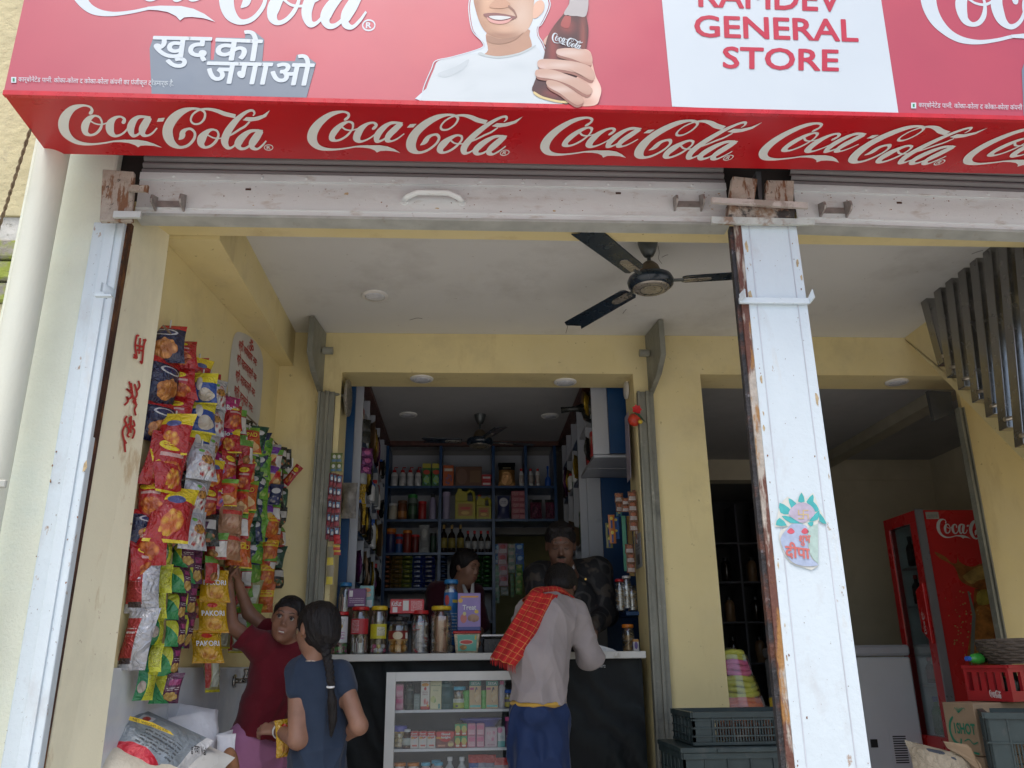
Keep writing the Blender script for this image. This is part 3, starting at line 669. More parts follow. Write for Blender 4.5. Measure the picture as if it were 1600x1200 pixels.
pr('ear_print', [(985,40),(1040,5),(1070,40),(1060,100),(1010,150),(975,150)], (.66,.40,.28), .0016)
pr('mouth_print', [(560,125),(640,112),(720,120),(810,138),(840,150),(780,180),(700,188),(620,172)], (.20,.06,.05), .0022)
pr('lip_print', [(590,150),(640,172),(700,182),(760,172),(800,160),(760,196),(690,206),(620,190)], (.62,.30,.26), .0024)
pr('teeth_print', [(610,142),(700,138),(790,150),(740,168),(690,172),(640,164)], (.60,.61,.60), .0028)
pr('nose_print', [(610,60),(640,20),(700,-10),(780,30),(770,62),(700,76),(640,72)], (.52,.27,.16), .0022)
pr('smile_line', [(775,50),(820,90),(842,140),(832,140),(808,100),(770,64)], (.25,.11,.07), .0024)
pr('hair_print', [(470,-90),(560,-230),(740,-290),(930,-230),(1010,-100),(985,-40),(940,-170),(820,-215),(660,-215),(540,-150),(490,-60)], (.03,.02,.02), .0026)
pr('tee_print', tee[:-1]+[(1215,882),(600,868)], (.56,.61,.63), .0020)
pr('collar_print', [(515,455),(580,478),(700,492),(860,462),(985,400),(985,385),(860,445),(700,474),(590,462),(540,440)], (.45,.50,.50), .0026)
pr('tee_fold', [(180,620),(330,560),(440,500),(400,580),(250,650)], (.47,.52,.54), .0024)
pr('bottle_print', [(1290,-40),(1425,-40),(1420,60),(1418,140),(1435,250),(1420,400),(1380,640),(1280,860),(1200,862),(980,780),(990,680),(1060,500),(1090,330),(1150,220),(1230,120),(1275,40)], (.05,.008,.008), .0032)
pr('bottle_neck_print', [(1290,-40),(1425,-40),(1418,135),(1340,142),(1232,128),(1275,40)], (.42,.39,.38), .0036)
pr('bottle_glint', [(1205,220),(1240,140),(1290,150),(1270,240)], (.34,.05,.04), .0036)
pr('bottle_foot_print', [(985,770),(1060,812),(1200,846),(1275,845),(1270,866),(1180,862),(1040,826),(982,790)], (.62,.48,.22), .0036)
SK = (.55,.35,.27)
pr('thumb_print', [(1060,350),(1100,300),(1110,320),(1080,380)], SK, .0030)
pr('palm_print', [(1380,430),(1450,440),(1470,540),(1495,640),(1540,740),(1530,820),(1490,885),(1330,885),(1270,800),(1300,700),(1370,600)], (.70,.44,.34), .0040)
for k, f in enumerate(([(1170,430),(1200,415),(1300,410),(1420,428),(1465,480),(1460,550),(1400,540),(1300,500),(1180,465)], [(1010,540),(1030,508),(1120,502),(1300,520),(1440,560),(1490,640),(1460,680),(1340,620),(1200,590),(1040,580)], [(992,610),(1020,588),(1130,590),(1280,640),(1400,690),(1470,760),(1420,800),(1280,720),(1140,672),(1010,650)], [(1082,700),(1110,678),(1200,700),(1330,780),(1400,850),(1350,885),(1290,860),(1200,790),(1110,740)])):
    pr('finger_print', f, (.56-.02*k,.36-.015*k,.28-.015*k), .0046+k*.0003)
    pr('finger_shade', [((x*.96+sum(p[0] for p in f)/len(f)*.04), y+22) for x, y in f], (.30,.13,.09), .0043+k*.0003)
m = MB(); bq = fquad(z4(1125, 370), z4(1375, 425), z4(1395, 350), z4(1135, 275), .004); logo_on_quad(m, bq, .0002, n=4); m.build('small_wordmark', SW, sg)

# ------------------------------------------------------------------ roller shutters
PW = mat('lilac_grey_shutter_paint', (.70, .73, .73), .45, var=.05, scale=5, bump=.12, bscale=45, stretch=(.35, 1, 1), stains=[((.40, .32, .24), 9, .56, .70, .5, (1, 1, 3)), ((.20, .09, .04), 30, .66, .70, .85), ((.42, .38, .36), 3.5, .50, .72, .6, (.4, 1, 2)), ((.12, .10, .09), 60, .68, .71, .8)])
SLAT = mat('grey_shutter_slat', (.26, .25, .25), .5, var=.18, scale=5, stretch=(.2, 1, 2), stains=[((.07, .05, .04), 2.2, .55, .75, .7, (.5, 1, 1)), ((.42, .40, .38), 6, .6, .8, .4)])
RUST = mat('dark_rust', (.060, .022, .012), .75, var=.4, scale=18, bump=.6, bscale=60, stains=[((.26, .10, .02), 16, .55, .66, .85, (1, 1, .3)), ((.02, .02, .02), 8, .55, .7, .8, (1, 1, .3))])
def shutter(label, x0, x1, zt, zb, dz1, grp='rolled up steel shutters'):
    """dz1: how far the right end hangs lower"""
    t = thing('roller_shutter', label, 'roller shutter', ((x0+x1)/2, Yf, zb), grp)
    def bar(name, z0, z1, y0, y1, m, par=t, xa=x0, xb=x1):
        la, lb = (xa-x0)/(x1-x0)*dz1, (xb-x0)/(x1-x0)*dz1
        return MB().hexa([(xa, y0, z0-la), (xb, y0, z0-lb), (xb, y0, z1-lb), (xa, y0, z1-la), (xa, y1, z0-la), (xb, y1, z0-lb), (xb, y1, z1-lb), (xa, y1, z1-la)]).build(name, m, par)
    h = zt-zb
    rail = bar('bottom_rail', zb+.012, zt-.03, Yf, Yf+.006, PW)
    bar('rail_lip', zt-.029, zt, Yf-.006, Yf+.008, PW, rail)
    bar('rail_foot', zb, zb+.011, Yf-.003, Yf+.07, mat('rail_foot_zinc', (.40, .41, .38), .5, var=.2, scale=8, stains=[((.22, .15, .08), 12, .6, .7, .5)]), rail)
    bar('rail_line', zb+.032, zb+.036, Yf-.003, Yf-.0003, PW, rail)
    z = zt+.001
    for k in range(9):
        la = 0
        n = 6; prof = [(Yf+.012-.010*math.sin(math.pi*i/n)-.0, z+.026*i/n) for i in range(n+1)]
        m = MB()
        for i in range(n):
            (ya, za), (yb_, zb_) = prof[i], prof[i+1]
            m.face([(x0, ya, za), (x1, ya, za-dz1), (x1, yb_, zb_-dz1), (x0, yb_, zb_)])
        m.face([(x0, prof[-1][0], prof[-1][1]), (x1, prof[-1][0], prof[-1][1]-dz1), (x1, prof[-1][0]+.012, prof[-1][1]-dz1+.001), (x0, prof[-1][0]+.012, prof[-1][1]+.001)])
        m.build('slat', SLAT, t, smooth=False); z += .0275
    n = int((x1-x0)/.15)
    for k in range(n):
        x = x0+.12+k*.16
        if x < x1-.05:
            zz_ = zt-.014-(x-x0)/(x1-x0)*dz1
            MB().lathe((x, Yf-.006, zz_), [(.006, 0), (.005, .003), (.0001, .0045)], 8, axis=(0, -1, 0)).build('rivet', PW, rail)
    return t, rail, bar
def lock_bracket(rail, xa, z, s=1.):
    g = mat('bracket_metal', (.30, .27, .25), .45, metal=.3, var=.25, scale=30, stains=[((.12, .05, .02), 30, .6, .7, .7)])
    m = MB()
    for x, tall in ((xa, .035), (xa+.10*s, .047)):
        m.prism([Vector((x, Yf-.001, z-.022)), Vector((x, Yf-.045, z-.012)), Vector((x, Yf-.055, z+.0)), Vector((x, Yf-.05, z+tall*.5)), Vector((x, Yf-.001, z+tall))], (.007, 0, 0))
    m.box(xa, xa+.107*s, Yf-.004, Yf-.0002, z-.004, z+.020)
    m.build('lock_bracket', g, rail)
zt = P(700, 279, Yf).z; zbm = P(700, 345, Yf).z
xL = P(206, 352, Yf).x; xR = P(1141, 350, Yf).x
sh, rail, bar = shutter('left rolled up steel shutter with a lifting handle on its white bottom rail', xL+.004, xR-.002, zt, zbm, .0)
lock_bracket(rail, P(243, 320, Yf).x, P(243, 322, Yf).z); lock_bracket(rail, P(1052, 322, Yf).x, P(1052, 322, Yf).z)
h0, h1 = P(632, 312, Yf), P(722, 312, Yf)
MB().tube([(h0.x, Yf-.004, h0.z-.006), (h0.x+.012, Yf-.022, h0.z+.0), (h0.x+.05, Yf-.034, h0.z+.012), (h1.x-.05, Yf-.034, h0.z+.012), (h1.x-.012, Yf-.022, h0.z), (h1.x, Yf-.004, h0.z-.006)], .0135, 8, flat=.7).build('lift_handle', PW, rail, smooth=True)
MB().lathe((h0.x, Yf-.0008, h0.z-.006), [(.018, 0), (.016, .003), (.001, .0035)], 10, axis=(0, -1, 0)).build('handle_base', PW, rail); MB().lathe((h1.x, Yf-.0008, h0.z-.006), [(.018, 0), (.016, .003), (.001, .0035)], 10, axis=(0, -1, 0)).build('handle_base', PW, rail)
for px, py in ((388, 296), (966, 302)):
    q = P(px, py, Yf); MB().box(q.x-.010, q.x+.010, Yf-.0015, Yf-.0003, q.z-.004, q.z+.004).build('slot', RUST, rail)
zt2 = P(1260, 289, Yf).z; zb2 = P(1260, 352, Yf).z
xa = P(1246, 352, Yf).x+.004; xe = 3.4
dzz = (P(1250, 353, Yf).z-P(1600, 365, Yf).z)/(P(1600, 365, Yf).x-xa)*(xe-xa)
sh2, rail2, bar2 = shutter('right rolled up steel shutter with a dented white bottom rail beyond the central post', xa, xe, zt2, zb2, dzz)
lock_bracket(rail2, P(1279, 330, Yf).x, P(1279, 332, Yf).z)
q = P(1405, 317, Yf); MB().box(q.x-.010, q.x+.010, Yf-.0015, Yf-.0003, q.z-.004, q.z+.004).build('slot', RUST, rail2)
# near-black backing: shade of the gap behind the slats put into its colour
MB().box(-1.6, 4.2, Yf+.045, Yf+.078, 2.60, 3.2).build('gap_backing', mat('gap_shade_black', (.03, .028, .025), .9), B)

# ------------------------------------------------------------------ posts
POST = mat('white_post_paint', (.64, .72, .76), .55, var=.04, scale=4, bump=.25, bscale=35, stretch=(1, 1, .4), stains=[((.48, .47, .46), 6, .54, .70, .5, (1, 1, .5)), ((.34, .19, .09), 26, .655, .70, .8, (1, 1, .5)), ((.16, .13, .12), 70, .67, .70, .8), ((.60, .50, .36), 3.2, .60, .74, .5, (2, 1, .5))])
BURN = mat('scorched_metal', (.40, .34, .28), .8, var=.25, scale=12, bump=.9, bscale=45, stains=[((.22, .11, .05), 17, .48, .58, .8), ((.035, .03, .028), 11, .46, .54, .95)])
SLAB = mat('weathered_plate', (.42, .37, .31), .75, var=.15, scale=12, bump=.6, bscale=60, stains=[((.24, .20, .16), 9, .46, .60, .6), ((.17, .065, .02), 22, .53, .58, .9, (1.8, 1, .35)), ((.04, .03, .025), 34, .60, .64, .8)])
def bent(p0, p1, y0, y1, z0, z1, w):  # helper: leaning slab between two x positions
    return [(p1, y0, z0), (p1+w, y0, z0), (p0+w, y0, z1), (p0, y0, z1), (p1, y1, z0), (p1+w, y1, z0), (p0+w, y1, z1), (p0, y1, z1)]
t = thing('shutter_post', 'tall white painted steel post at the left end of the shutters with rusty inner edge', 'post', (-1.25, 2.66, -.3))
l_post = t
lx0, lx1 = P(146, 350, 2.68).x, P(194, 350, 2.68).x; lb0, lb1 = P(0, 1200, 2.68).x, P(51, 1200, 2.68).x
k_ = (2.50+.3)/(2.43-.69)
lb0, lb1 = lx0+(lb0-lx0)*k_, lx1+(lb1-lx1)*k_
zt_ = P(170, 347, 2.68).z
MB().hexa(bent(lx0, lb0, 2.68, 2.718, -.3, zt_, lx1-lx0)).build('face', POST, t, bevel=.004)
MB().hexa(bent(lx0+.045, lb0+.045, 2.672, 2.6795, -.3, zt_-.002, .036)).build('raised_strip', POST, t, bevel=.002)
MB().hexa(bent(lx1+.001, lb1+.001, 2.70, 2.744, -.3, zt_+.02, .006)).build('guide_channel', RUST, t)
q = [P(155, 345, 2.61), P(206, 345, 2.61), P(209, 268, 2.61), P(160, 264, 2.61)]
MB().prism(q, (0, .02, 0)).build('top_plate', SLAB, t, bevel=.003)
for (x, y, w, m_) in ((199, 292, 31, SLAB), (176, 333, 43, mat('pale_zinc', (.50, .52, .48), .4, metal=.3, var=.2))):
    q = P(x, y, 2.59); q1 = P(x+w, y, 2.59)
    MB().box(q.x, q1.x, 2.595, 2.607, q.z-.012, q.z+.012).build('stop_bar', m_, t)
for (x, y) in ((147, 462), (1e9, 0)):
    if x > 1e8: break
    q = P(x, y, 2.60); 
    MB().prism([q, q+Vector((.055, 0, 0)), q+Vector((.055, 0, .006)), q+Vector((.0, 0, .008))], (0, .018, 0)).prism([q+Vector((.022, -.01, .012)), q+Vector((.055, .012, .004)), q+Vector((.055, .012, .03)), q+Vector((.022, -.01, .045))], (.006, .004, 0)).build('hook', POST, t)
c = thing('shutter_post', 'broad white painted steel post between the two shutters with a torn pot sticker on it', 'post', (1.06, 2.6, -.3))
c_post = c
cx0, cx1 = P(1143, 355, 2.60).x, P(1245, 355, 2.60).x
ztc = P(1190, 352, 2.60).z
xb0, xb1 = .913, 1.182
MB().hexa([(xb0+.030, 2.60, -.3), (xb1, 2.60, -.3), (cx1, 2.60, ztc), (cx0+.036, 2.60, ztc), (xb0+.030, 2.64, -.3), (xb1, 2.64, -.3), (cx1, 2.64, ztc), (cx0+.036, 2.64, ztc)]).build('face', POST, c, bevel=.003)
MB().hexa([(xb0+.010, 2.602, -.3), (xb0+.0295, 2.602, -.3), (cx0+.0355, 2.602, ztc), (cx0+.010, 2.602, ztc), (xb0+.010, 2.64, -.3), (xb0+.0295, 2.64, -.3), (cx0+.0355, 2.64, ztc), (cx0+.010, 2.64, ztc)]).build('rusty_edge', mat('peeling_rust', (.45, .40, .34), .7, var=.2, scale=20, bump=.6, stains=[((.12, .035, .02), 9, .47, .53, .95, (1.6, 1, .3)), ((.36, .18, .05), 13, .55, .60, .9, (1, 1, .25))]), c)
MB().hexa([(xb0-.006, 2.61, -.3), (xb0+.0095, 2.61, -.3), (cx0+.0095, 2.61, ztc), (cx0-.004, 2.61, ztc), (xb0-.002, 2.645, -.3), (xb0+.0095, 2.645, -.3), (cx0+.0095, 2.645, ztc), (cx0+.0, 2.645, ztc)]).build('guide_channel', mat('black_flaking_edge', (.03, .028, .03), .6, var=.4, scale=20, bump=.8, stains=[((.25, .25, .27), 40, .62, .68, .8), ((.12, .04, .02), 9, .5, .6, .8)]), c)
for off in (.062, .205):
    k2 = 1.0
    MB().hexa([(xb0+off*1.05, 2.5975, -.3), (xb0+off*1.05+.003, 2.5975, -.3), (cx0+off+.003, 2.5975, ztc), (cx0+off, 2.5975, ztc), (xb0+off*1.05, 2.5995, -.3), (xb0+off*1.05+.003, 2.5995, -.3), (cx0+off+.003, 2.5995, ztc), (cx0+off, 2.5995, ztc)]).build('seam', mat('post_seam', (.56, .58, .63), .6), c)
q = P(1155, 469, 2.59); q1 = P(1264, 473, 2.59)
band = MB().box(q.x, q1.x, 2.585, 2.598, q.z-.012, q.z+.010).build('hook_band', POST, c, bevel=.002)
MB().prism([(q.x, 2.585, q.z-.005), (q.x+.012, 2.56, q.z+.0), (q.x+.012, 2.56, q.z+.03), (q.x, 2.585, q.z+.02)], (.004, .004, 0)).build('hook', POST, band); MB().prism([(q1.x, 2.59, q.z-.01), (q1.x+.012, 2.57, q.z+.005), (q1.x+.008, 2.57, q.z+.036), (q1.x-.002, 2.59, q.z+.01)], (.005, .004, 0)).build('hook', POST, band)
# plates and bars at the head of the post
for pts in ([(1139, 314), (1179, 316), (1184, 279), (1145, 275)], [(1196, 315), (1240, 316), (1241, 282), (1198, 281)]):
    MB().prism([P(x, y, 2.60) for x, y in pts], (0, .03, 0)).build('top_plate', SLAB, c, bevel=.003)
MB().prism([P(x, y, 2.605) for x, y in ((1186, 313), (1191, 313), (1189, 268), (1181, 268))], (0, .05, 0)).build('hanger', mat('dark_steel', (.05, .055, .06), .6, var=.3), c)
MB().prism([P(x, y, 2.598) for x, y in ((1139, 340), (1242, 341), (1243, 317), (1140, 313))], (0, .05, 0)).build('scorched_plate', BURN, c, bevel=.003)
MB().prism([P(x, y, 2.57) for x, y in ((1112, 316), (1263, 325), (1262, 316), (1112, 308))], (0, .012, 0)).build('stop_bar', mat('scuffed_bar', (.52, .47, .43), .6, var=.2, scale=14, stains=[((.25, .2, .16), 14, .5, .6, .8)]), c)
MB().prism([P(x, y, 2.575) for x, y in ((1112, 349), (1273, 351), (1273, 342), (1112, 338))], (0, .012, 0)).build('stop_bar', mat('zinc_bar', (.50, .52, .47), .5, metal=.2, var=.2, scale=14, stains=[((.26, .15, .08), 11, .5, .6, .85)]), c)
# sticker: pot with leaves
def sp(x, y, l=0.):   # 900x1200 zoom of 1190..1310 x 740..900
    p = P(1190+x/7.5, 740+y/7.5, 2.60); return Vector((p.x, 2.5965-l, p.z))
stk = MB(); stk.face([sp(*p) for p in reversed(smooth_poly([(230,660),(310,620),(150,625),(180,520),(200,400),(300,270),(400,340),(460,210),(520,300),(600,225),(670,410),(765,590),(655,560),(655,1090),(480,1100),(330,1040),(240,900),(200,740)], 2))])
o = stk.build('sticker', mat('sticker_cream', (.66, .66, .60), .4), c)
def sk(name, pts, col, l, sm=3):
    m = MB(); m.face([sp(*p, l) for p in reversed(smooth_poly(pts, sm) if sm else pts)]); return m.build(name, mat('sticker_'+name, col, .4, var=.12, scale=60), o)
TEAL = (.07, .42, .42)
for l_, pts in enumerate([[(205,345),(310,400),(340,450),(300,480),(215,460)], [(310,290),(390,340),(400,370),(340,400)], [(462,225),(500,330),(420,330)], [(595,245),(600,330),(560,370),(520,330)], [(600,330),(665,420),(620,450),(560,370)], [(205,520),(290,610),(160,605)], [(230,500),(330,510),(440,575),(330,580)], [(680,470),(755,590),(670,560)], [(670,430),(650,540),(550,560)], [(380,595),(475,590),(420,680)], [(530,580),(600,570),(580,625)]]):
    sk('leaf', pts, TEAL, .0006+l_*.00012, 2)
sk('coconut', [(310,480),(340,410),(430,345),(540,360),(610,430),(600,500),(480,580),(380,540)], (.48,.42,.52), .0022)
sk('pot', [(300,640),(360,590),(480,600),(530,640),(530,760),(545,900),(580,1000),(655,1075),(480,1085),(340,1030),(250,890),(215,760)], (.40,.47,.62), .0022)
sk('torn_patch', [(530,640),(650,590),(655,1060),(600,1010),(560,940),(540,860)], (.42,.55,.50), .0028, 0)
for cx_ in (335, 500): sk('diya', [(cx_-45,685),(cx_,640),(cx_+45,685),(cx_,712)], (.62,.10,.14), .0028)
m = MB(); put_text(m, 'शुभ', [sp(430, 850, .003), sp(560, 850, .003), sp(560, 730, .003), sp(430, 730, .003)], .03); put_text(m, 'दीपा', [sp(270, 990, .003), sp(560, 1010, .003), sp(540, 840, .003), sp(270, 800, .003)], .03)
m.build('sticker_lettering', mat('sticker_red_print', (.60, .16, .14), .4), o)
def swastik(mb, f, w):
    """auspicious Hindu sign in the unit square; f maps (x, y) to 3-D"""
    for k, (x0, y0, x1, y1) in enumerate(((.5, 0, .5, 1), (0, .5, 1, .5), (.5, 1, 1, 1), (1, .5, 1, 0), (.5, 0, 0, 0), (0, .5, 0, 1))):
        dx, dy = x1-x0, y1-y0; L = math.hypot(dx, dy); nx, ny = -dy/L*w, dx/L*w; ex, ey = dx/L*w, dy/L*w
        mb.face([f(x0-nx-ex, y0-ny-ey, k*1e-4), f(x1-nx+ex, y1-ny+ey, k*1e-4), f(x1+nx+ex, y1+ny+ey, k*1e-4), f(x0+nx-ex, y0+ny-ey, k*1e-4)])
m = MB(); swastik(m, lambda x, y, l: sp(425+110*x, 530-95*y, .003+l), .06); m.build('sticker_sign', mat('sticker_gold', (.60, .46, .22), .4), o)

# red painted signs on the left pier reveal: f maps pixel onto the reveal plane
rp0 = Vector((xr, 2.745, 1.5)); rn_ = Vector((P(212, 780, 2.95).x-xr, .206, 0)).cross(Vector((0, 0, 1))).normalized()
rn_ = rn_ if rn_.x > 0 else -rn_
def rv(px, py, l=0.):
    return PL(px, py, rp0, rn_)+rn_*(.002+l)
RP = mat('red_brush_paint', (.42, .03, .025), .6, var=.15, scale=30)
m = MB()
def brush(pts, w=1.6, k=[0]):
    k[0] += 1; c2 = [(x, y, w) for x, y in pts]; V, Fc = stroke2d(c2, 4); m.mesh([rv(p[0], p[1], k[0]*5e-5) for p in V], Fc)
def z4r(p): return (p[0]/3., 340+p[1]/3.)
for st_ in ([(640,550),(632,600),(640,660),(626,640)], [(682,572),(672,600),(664,680),(655,672)], [(636,598),(668,606)], [(640,620),(668,625)], [(655,565),(650,640)], [(622,655),(640,660)], [(668,575),(684,572)], [(640,550),(650,556)]):
    brush([z4r(p) for p in st_], 1.5)
m.build('painted_sign', RP, B); m = MB()
for st_ in ([(602,768),(612,800),(604,812),(590,802),(618,830),(602,850),(590,840),(598,860),(580,880)], [(628,780),(634,800),(640,830),(630,850),(636,880),(628,900),(634,928)], [(612,775),(622,850)], [(646,765),(652,790),(636,815)], [(636,850),(622,862),(640,880)]):
    brush([z4r(p) for p in st_], 1.5)
m.build('painted_sign', RP, B); m = MB()
for st_ in ([(592,930),(582,950),(590,970),(578,985),(572,1010),(580,1050),(584,1100)], [(604,935),(606,965),(594,975),(602,1000),(594,1020),(604,1030)], [(612,930),(610,1010)], [(622,950),(628,975),(616,980),(628,1000),(620,1030),(614,1032)], [(590,1060),(578,1040)]):
    brush([z4r(p) for p in st_], 1.5)
m.build('painted_sign', RP, B)
# whitewashed patch with four red lines on the left wall
wo = Vector((lwx(3.6), 3.6, 1)); wnrm = Vector((1, (lw[0][0]-lw[1][0])/(Yb-2.952), 0)).normalized()
def wv(px, py, l=0.): return PL(px, py, wo, wnrm)+wnrm*(.002+l)
def z5(p): return (180+p[0]/3., 480+p[1]/3.)
pp_ = smooth_poly([z5(p) for p in ((560,125),(600,122),(655,160),(690,240),(685,400),(665,560),(600,640),(530,560),(525,400),(540,220))], 3)
m = MB(); m.face([wv(*p) for p in reversed(pp_)]); m.build('whitewash_patch', mat('whitewash', (.52, .51, .47), .8, var=.06), B)
m = MB()
for k, (tx, bl, br, tr_, tl_) in enumerate((('श्री गणेशाय नमः', (572,205), (655,290), (665,240), (580,140)), ('श्री महालक्ष्म्यै नमः', (565,270), (655,365), (662,310), (572,205)), ('श्री महाकाल्यै नमः', (558,345), (648,435), (655,380), (565,280)), ('श्री हनुमते नमः', (552,420), (638,510), (645,455), (558,350)))):
    put_text(m, tx, [wv(*z5(p), .001) for p in (bl, br, tr_, tl_)], .012)
put_text(m, 'ॐ', [wv(*z5(p), .001) for p in ((622,200),(645,215),(645,160),(622,140))], .02)
m.build('wall_lettering', RP, B)['label'] = 'four lines of red brush lettering on a whitewashed patch'

# ------------------------------------------------------------------ ceiling lights and fans
LRIM = mat('white_plastic', (.72, .71, .68), .35); LENS = mat('milky_lens', (.66, .68, .72), .25, var=.02)
def clight(label, x, y, z, r=.058, tilt=None):
    t = thing('ceiling_light', label, 'ceiling light', (x, y, z), 'round ceiling lights')
    ax = tilt or (0, 0, -1)
    MB().lathe((x, y, z-.001*(-1 if tilt else 1)), [(r, 0), (r, .006), (r*.93, .010), (r*.80, .0102)], 28, axis=ax).build('rim', LRIM, t, smooth=True, ang=40)
    MB().lathe((x, y, z) if not tilt else (x, y, z), [(r*.79, .0108), (r*.6, .013), (.0005, .014)], 28, axis=ax).build('lens', LENS, t, smooth=True)
p = PZ(586, 461, 2.741); clight('round unlit ceiling light in the front bay between the beam and the fan', p.x, p.y, p.z, .068)
p = PZ(659, 591, zl); clight('round unlit light under the inner lintel, left one above the counter', p.x, p.y, p.z, .066)
p = PZ(883, 596, zl); clight('round unlit light under the inner lintel, right one above the counter', p.x, p.y, p.z, .066)
p = PZ(1401, 596, zl); clight('round unlit light under the lintel of the right opening near the stairs', p.x, p.y, p.z, .066)
p = PZ(638, 647, zi); clight('round unlit light on the dark inner ceiling left of the small fan, nearer one', p.x, p.y, p.z, .062)
p = PZ(859, 649, zi); clight('round unlit light on the dark inner ceiling right of the small fan, nearer one', p.x, p.y, p.z, .062)
p = PZ(652, 694, zi); clight('round unlit light on the dark inner ceiling left of the small fan, farther one', p.x, p.y, p.z, .062)
p = PZ(841, 694, zi); clight('round unlit light on the dark inner ceiling right of the small fan, farther one', p.x, p.y, p.z, .062)
t = thing('round_mirror', 'small round wall lamp seen edge on at the top right corner of the counter opening', 'wall light', (xo1, Yb+.15, 2.40))
p = PX(980, 609, xo1-.004); MB().lathe(p, [(.055, 0), (.055, .012), (.045, .016), (.001, .018)], 20, axis=(-1, 0, 0)).build('disc', LRIM, t, smooth=True, ang=40)
t.name = 'wall_light'; WLOC['wall_light'] = Vector(t.location)
t = thing('round_pulley', 'large round spoked metal pulley at the top left corner of the counter opening', 'pulley', (xo0, Yb+.1, 2.3))
p = PX(541, 622, xo0+.02); MB().lathe(p, [(.002, 0), (.05, .004), (.098, .0), (.104, .006), (.104, .016), (.096, .02), (.05, .014), (.002, .016)], 28, axis=(1, 0, 0)).build('disc', mat('bright_perforated_metal', (.42, .40, .36), .35, metal=.9, var=.4, scale=60, bump=1., bscale=160), t, smooth=True, ang=40)
MB().tube([(xo0-.08, Yb-.045, p.z), (p.x+.012, Yb+.04, p.z)], .009, 8).build('axle', GP, t)
def fan(label, c, L, blades, tilt, down=.32, dark=(.012, .022, .035), scale=.88):
    t = thing('ceiling_fan', label, 'ceiling fan', (c.x, c.y, c.z-down), 'ceiling fans'); s_ = scale
    FD = mat('fan_navy', dark, .3, var=.2, scale=10, coat=.3); FS = mat('fan_champagne', (.34, .31, .27), .3, metal=.6, var=.15, scale=20)
    z = c.z-down
    MB().lathe((c.x, c.y, c.z-.085*s_), [(.012, 0), (.022, .004), (.038*s_, .03*s_), (.05*s_, .07*s_), (.052*s_, .084*s_)], 20).build('canopy', mat('fan_grey', (.09, .10, .10), .35, metal=.4), t, smooth=True, ang=50)
    MB().tube([(c.x, c.y, z+.09*s_), (c.x, c.y, c.z-.08*s_)], .010*s_, 10).build('rod', mat('fan_grey', (.09, .1, .1)), t, smooth=True)
    MB().lathe((c.x, c.y, z+.03*s_), [(.060*s_, 0), (.058*s_, .02*s_), (.045*s_, .055*s_), (.026*s_, .075*s_), (.010*s_, .078*s_)], 20).build('rod_cover', mat('fan_bronze', (.16, .12, .075), .4, metal=.5), t, smooth=True, ang=50)
    mo = MB().lathe((c.x, c.y, z-.035*s_), [(.070*s_, -.006*s_), (.095*s_, 0), (.112*s_, .015*s_), (.116*s_, .035*s_), (.108*s_, .055*s_), (.07*s_, .068*s_)], 32).build('motor', FD, t, smooth=True)
    MB().lathe((c.x, c.y, z-.046*s_), [(.056*s_, 0), (.078*s_, .0), (.092*s_, .008*s_), (.092*s_, .012*s_)], 32).build('trim_ring', FS, mo, smooth=True)
    MB().lathe((c.x, c.y, z-.049*s_), [(.001, .008), (.05*s_, .004), (.057*s_, .001), (.057*s_, .006)], 28).build('bottom_cap', FD, mo, smooth=True)
    for a_ in blades:
        d = Vector((math.cos(a_), math.sin(a_), 0)); n = Vector((-d.y, d.x, 0)); zz_ = z-.002
        def pt(r_, w, h=0): return Vector((c.x, c.y, zz_))+d*r_+n*w+Vector((0, 0, h+tilt*w))
        b_ = MB(); w0, w1 = .050*s_, .058*s_
        stn = [(.155*s_, w0*.72), (.175*s_, w0), (L*.6, (w0+w1)/2), (L*.97, w1), (L, w1*.55)]
        pts = [pt(r_, w) for r_, w in stn]+[pt(r_+(0 if r_ < L else -.05*s_), -w) for r_, w in reversed(stn)]
        b_.prism(pts, (0, 0, .006)); bo = b_.build('blade', FD, t, bevel=.002)
        m2 = MB(); 
        for i in range(10):
            pass
        rr = [pt(.165*s_, .022*s_, -.004), pt(.165*s_, -.022*s_, -.004), pt(.28*s_, -.022*s_, -.004), pt(.297*s_, -.012*s_, -.004), pt(.30*s_, 0, -.004), pt(.297*s_, .012*s_, -.004), pt(.28*s_, .022*s_, -.004)]
        m2.prism(rr, (0, 0, .0035)); m2.build('blade_bracket', FS, bo, bevel=.002)
        MB().box(0, 0, 0, 0, 0, 0)
        MB().tube([pt(.10*s_, 0, .002), pt(.18*s_, 0, .0)], .013*s_, 8, flat=.5).build('blade_arm', mat('fan_grey', (.09, .1, .1)), bo)
    return t
c0 = PZ(1012, 378, 2.741)
hub = Vector((c0.x, c0.y, 0))
zh = P(1018, 440, c0.y).z
def ang_to(px, py, z=None):
    q = PZ(px, py, zh); return math.atan2(q.y-c0.y, q.x-c0.x), math.hypot(q.x-c0.x, q.y-c0.y)
a1, L1 = ang_to(918, 496); a2 = a1+2*math.pi/3; a3 = a1-2*math.pi/3
print('FAN', math.degrees(a1), L1, [math.degrees(x) for x in (ang_to(1140, 432)[0], ang_to(945, 385)[0])], zh)
fan('dark navy three blade ceiling fan with champagne trim in the front bay', Vector((c0.x, c0.y, 2.741)), .60, (ang_to(918, 496)[0], ang_to(1140, 432)[0], ang_to(945, 385)[0]), .12, down=2.741-zh)
c1 = PZ(750, 648, zi); zh2 = P(750, 690, c1.y).z
fan('small black ceiling fan in the dim inner room above the counter', Vector((c1.x, c1.y, zi)), .40, (R(185), R(15), R(290)), .12, down=zi-zh2, dark=(.012, .012, .014), scale=.8)
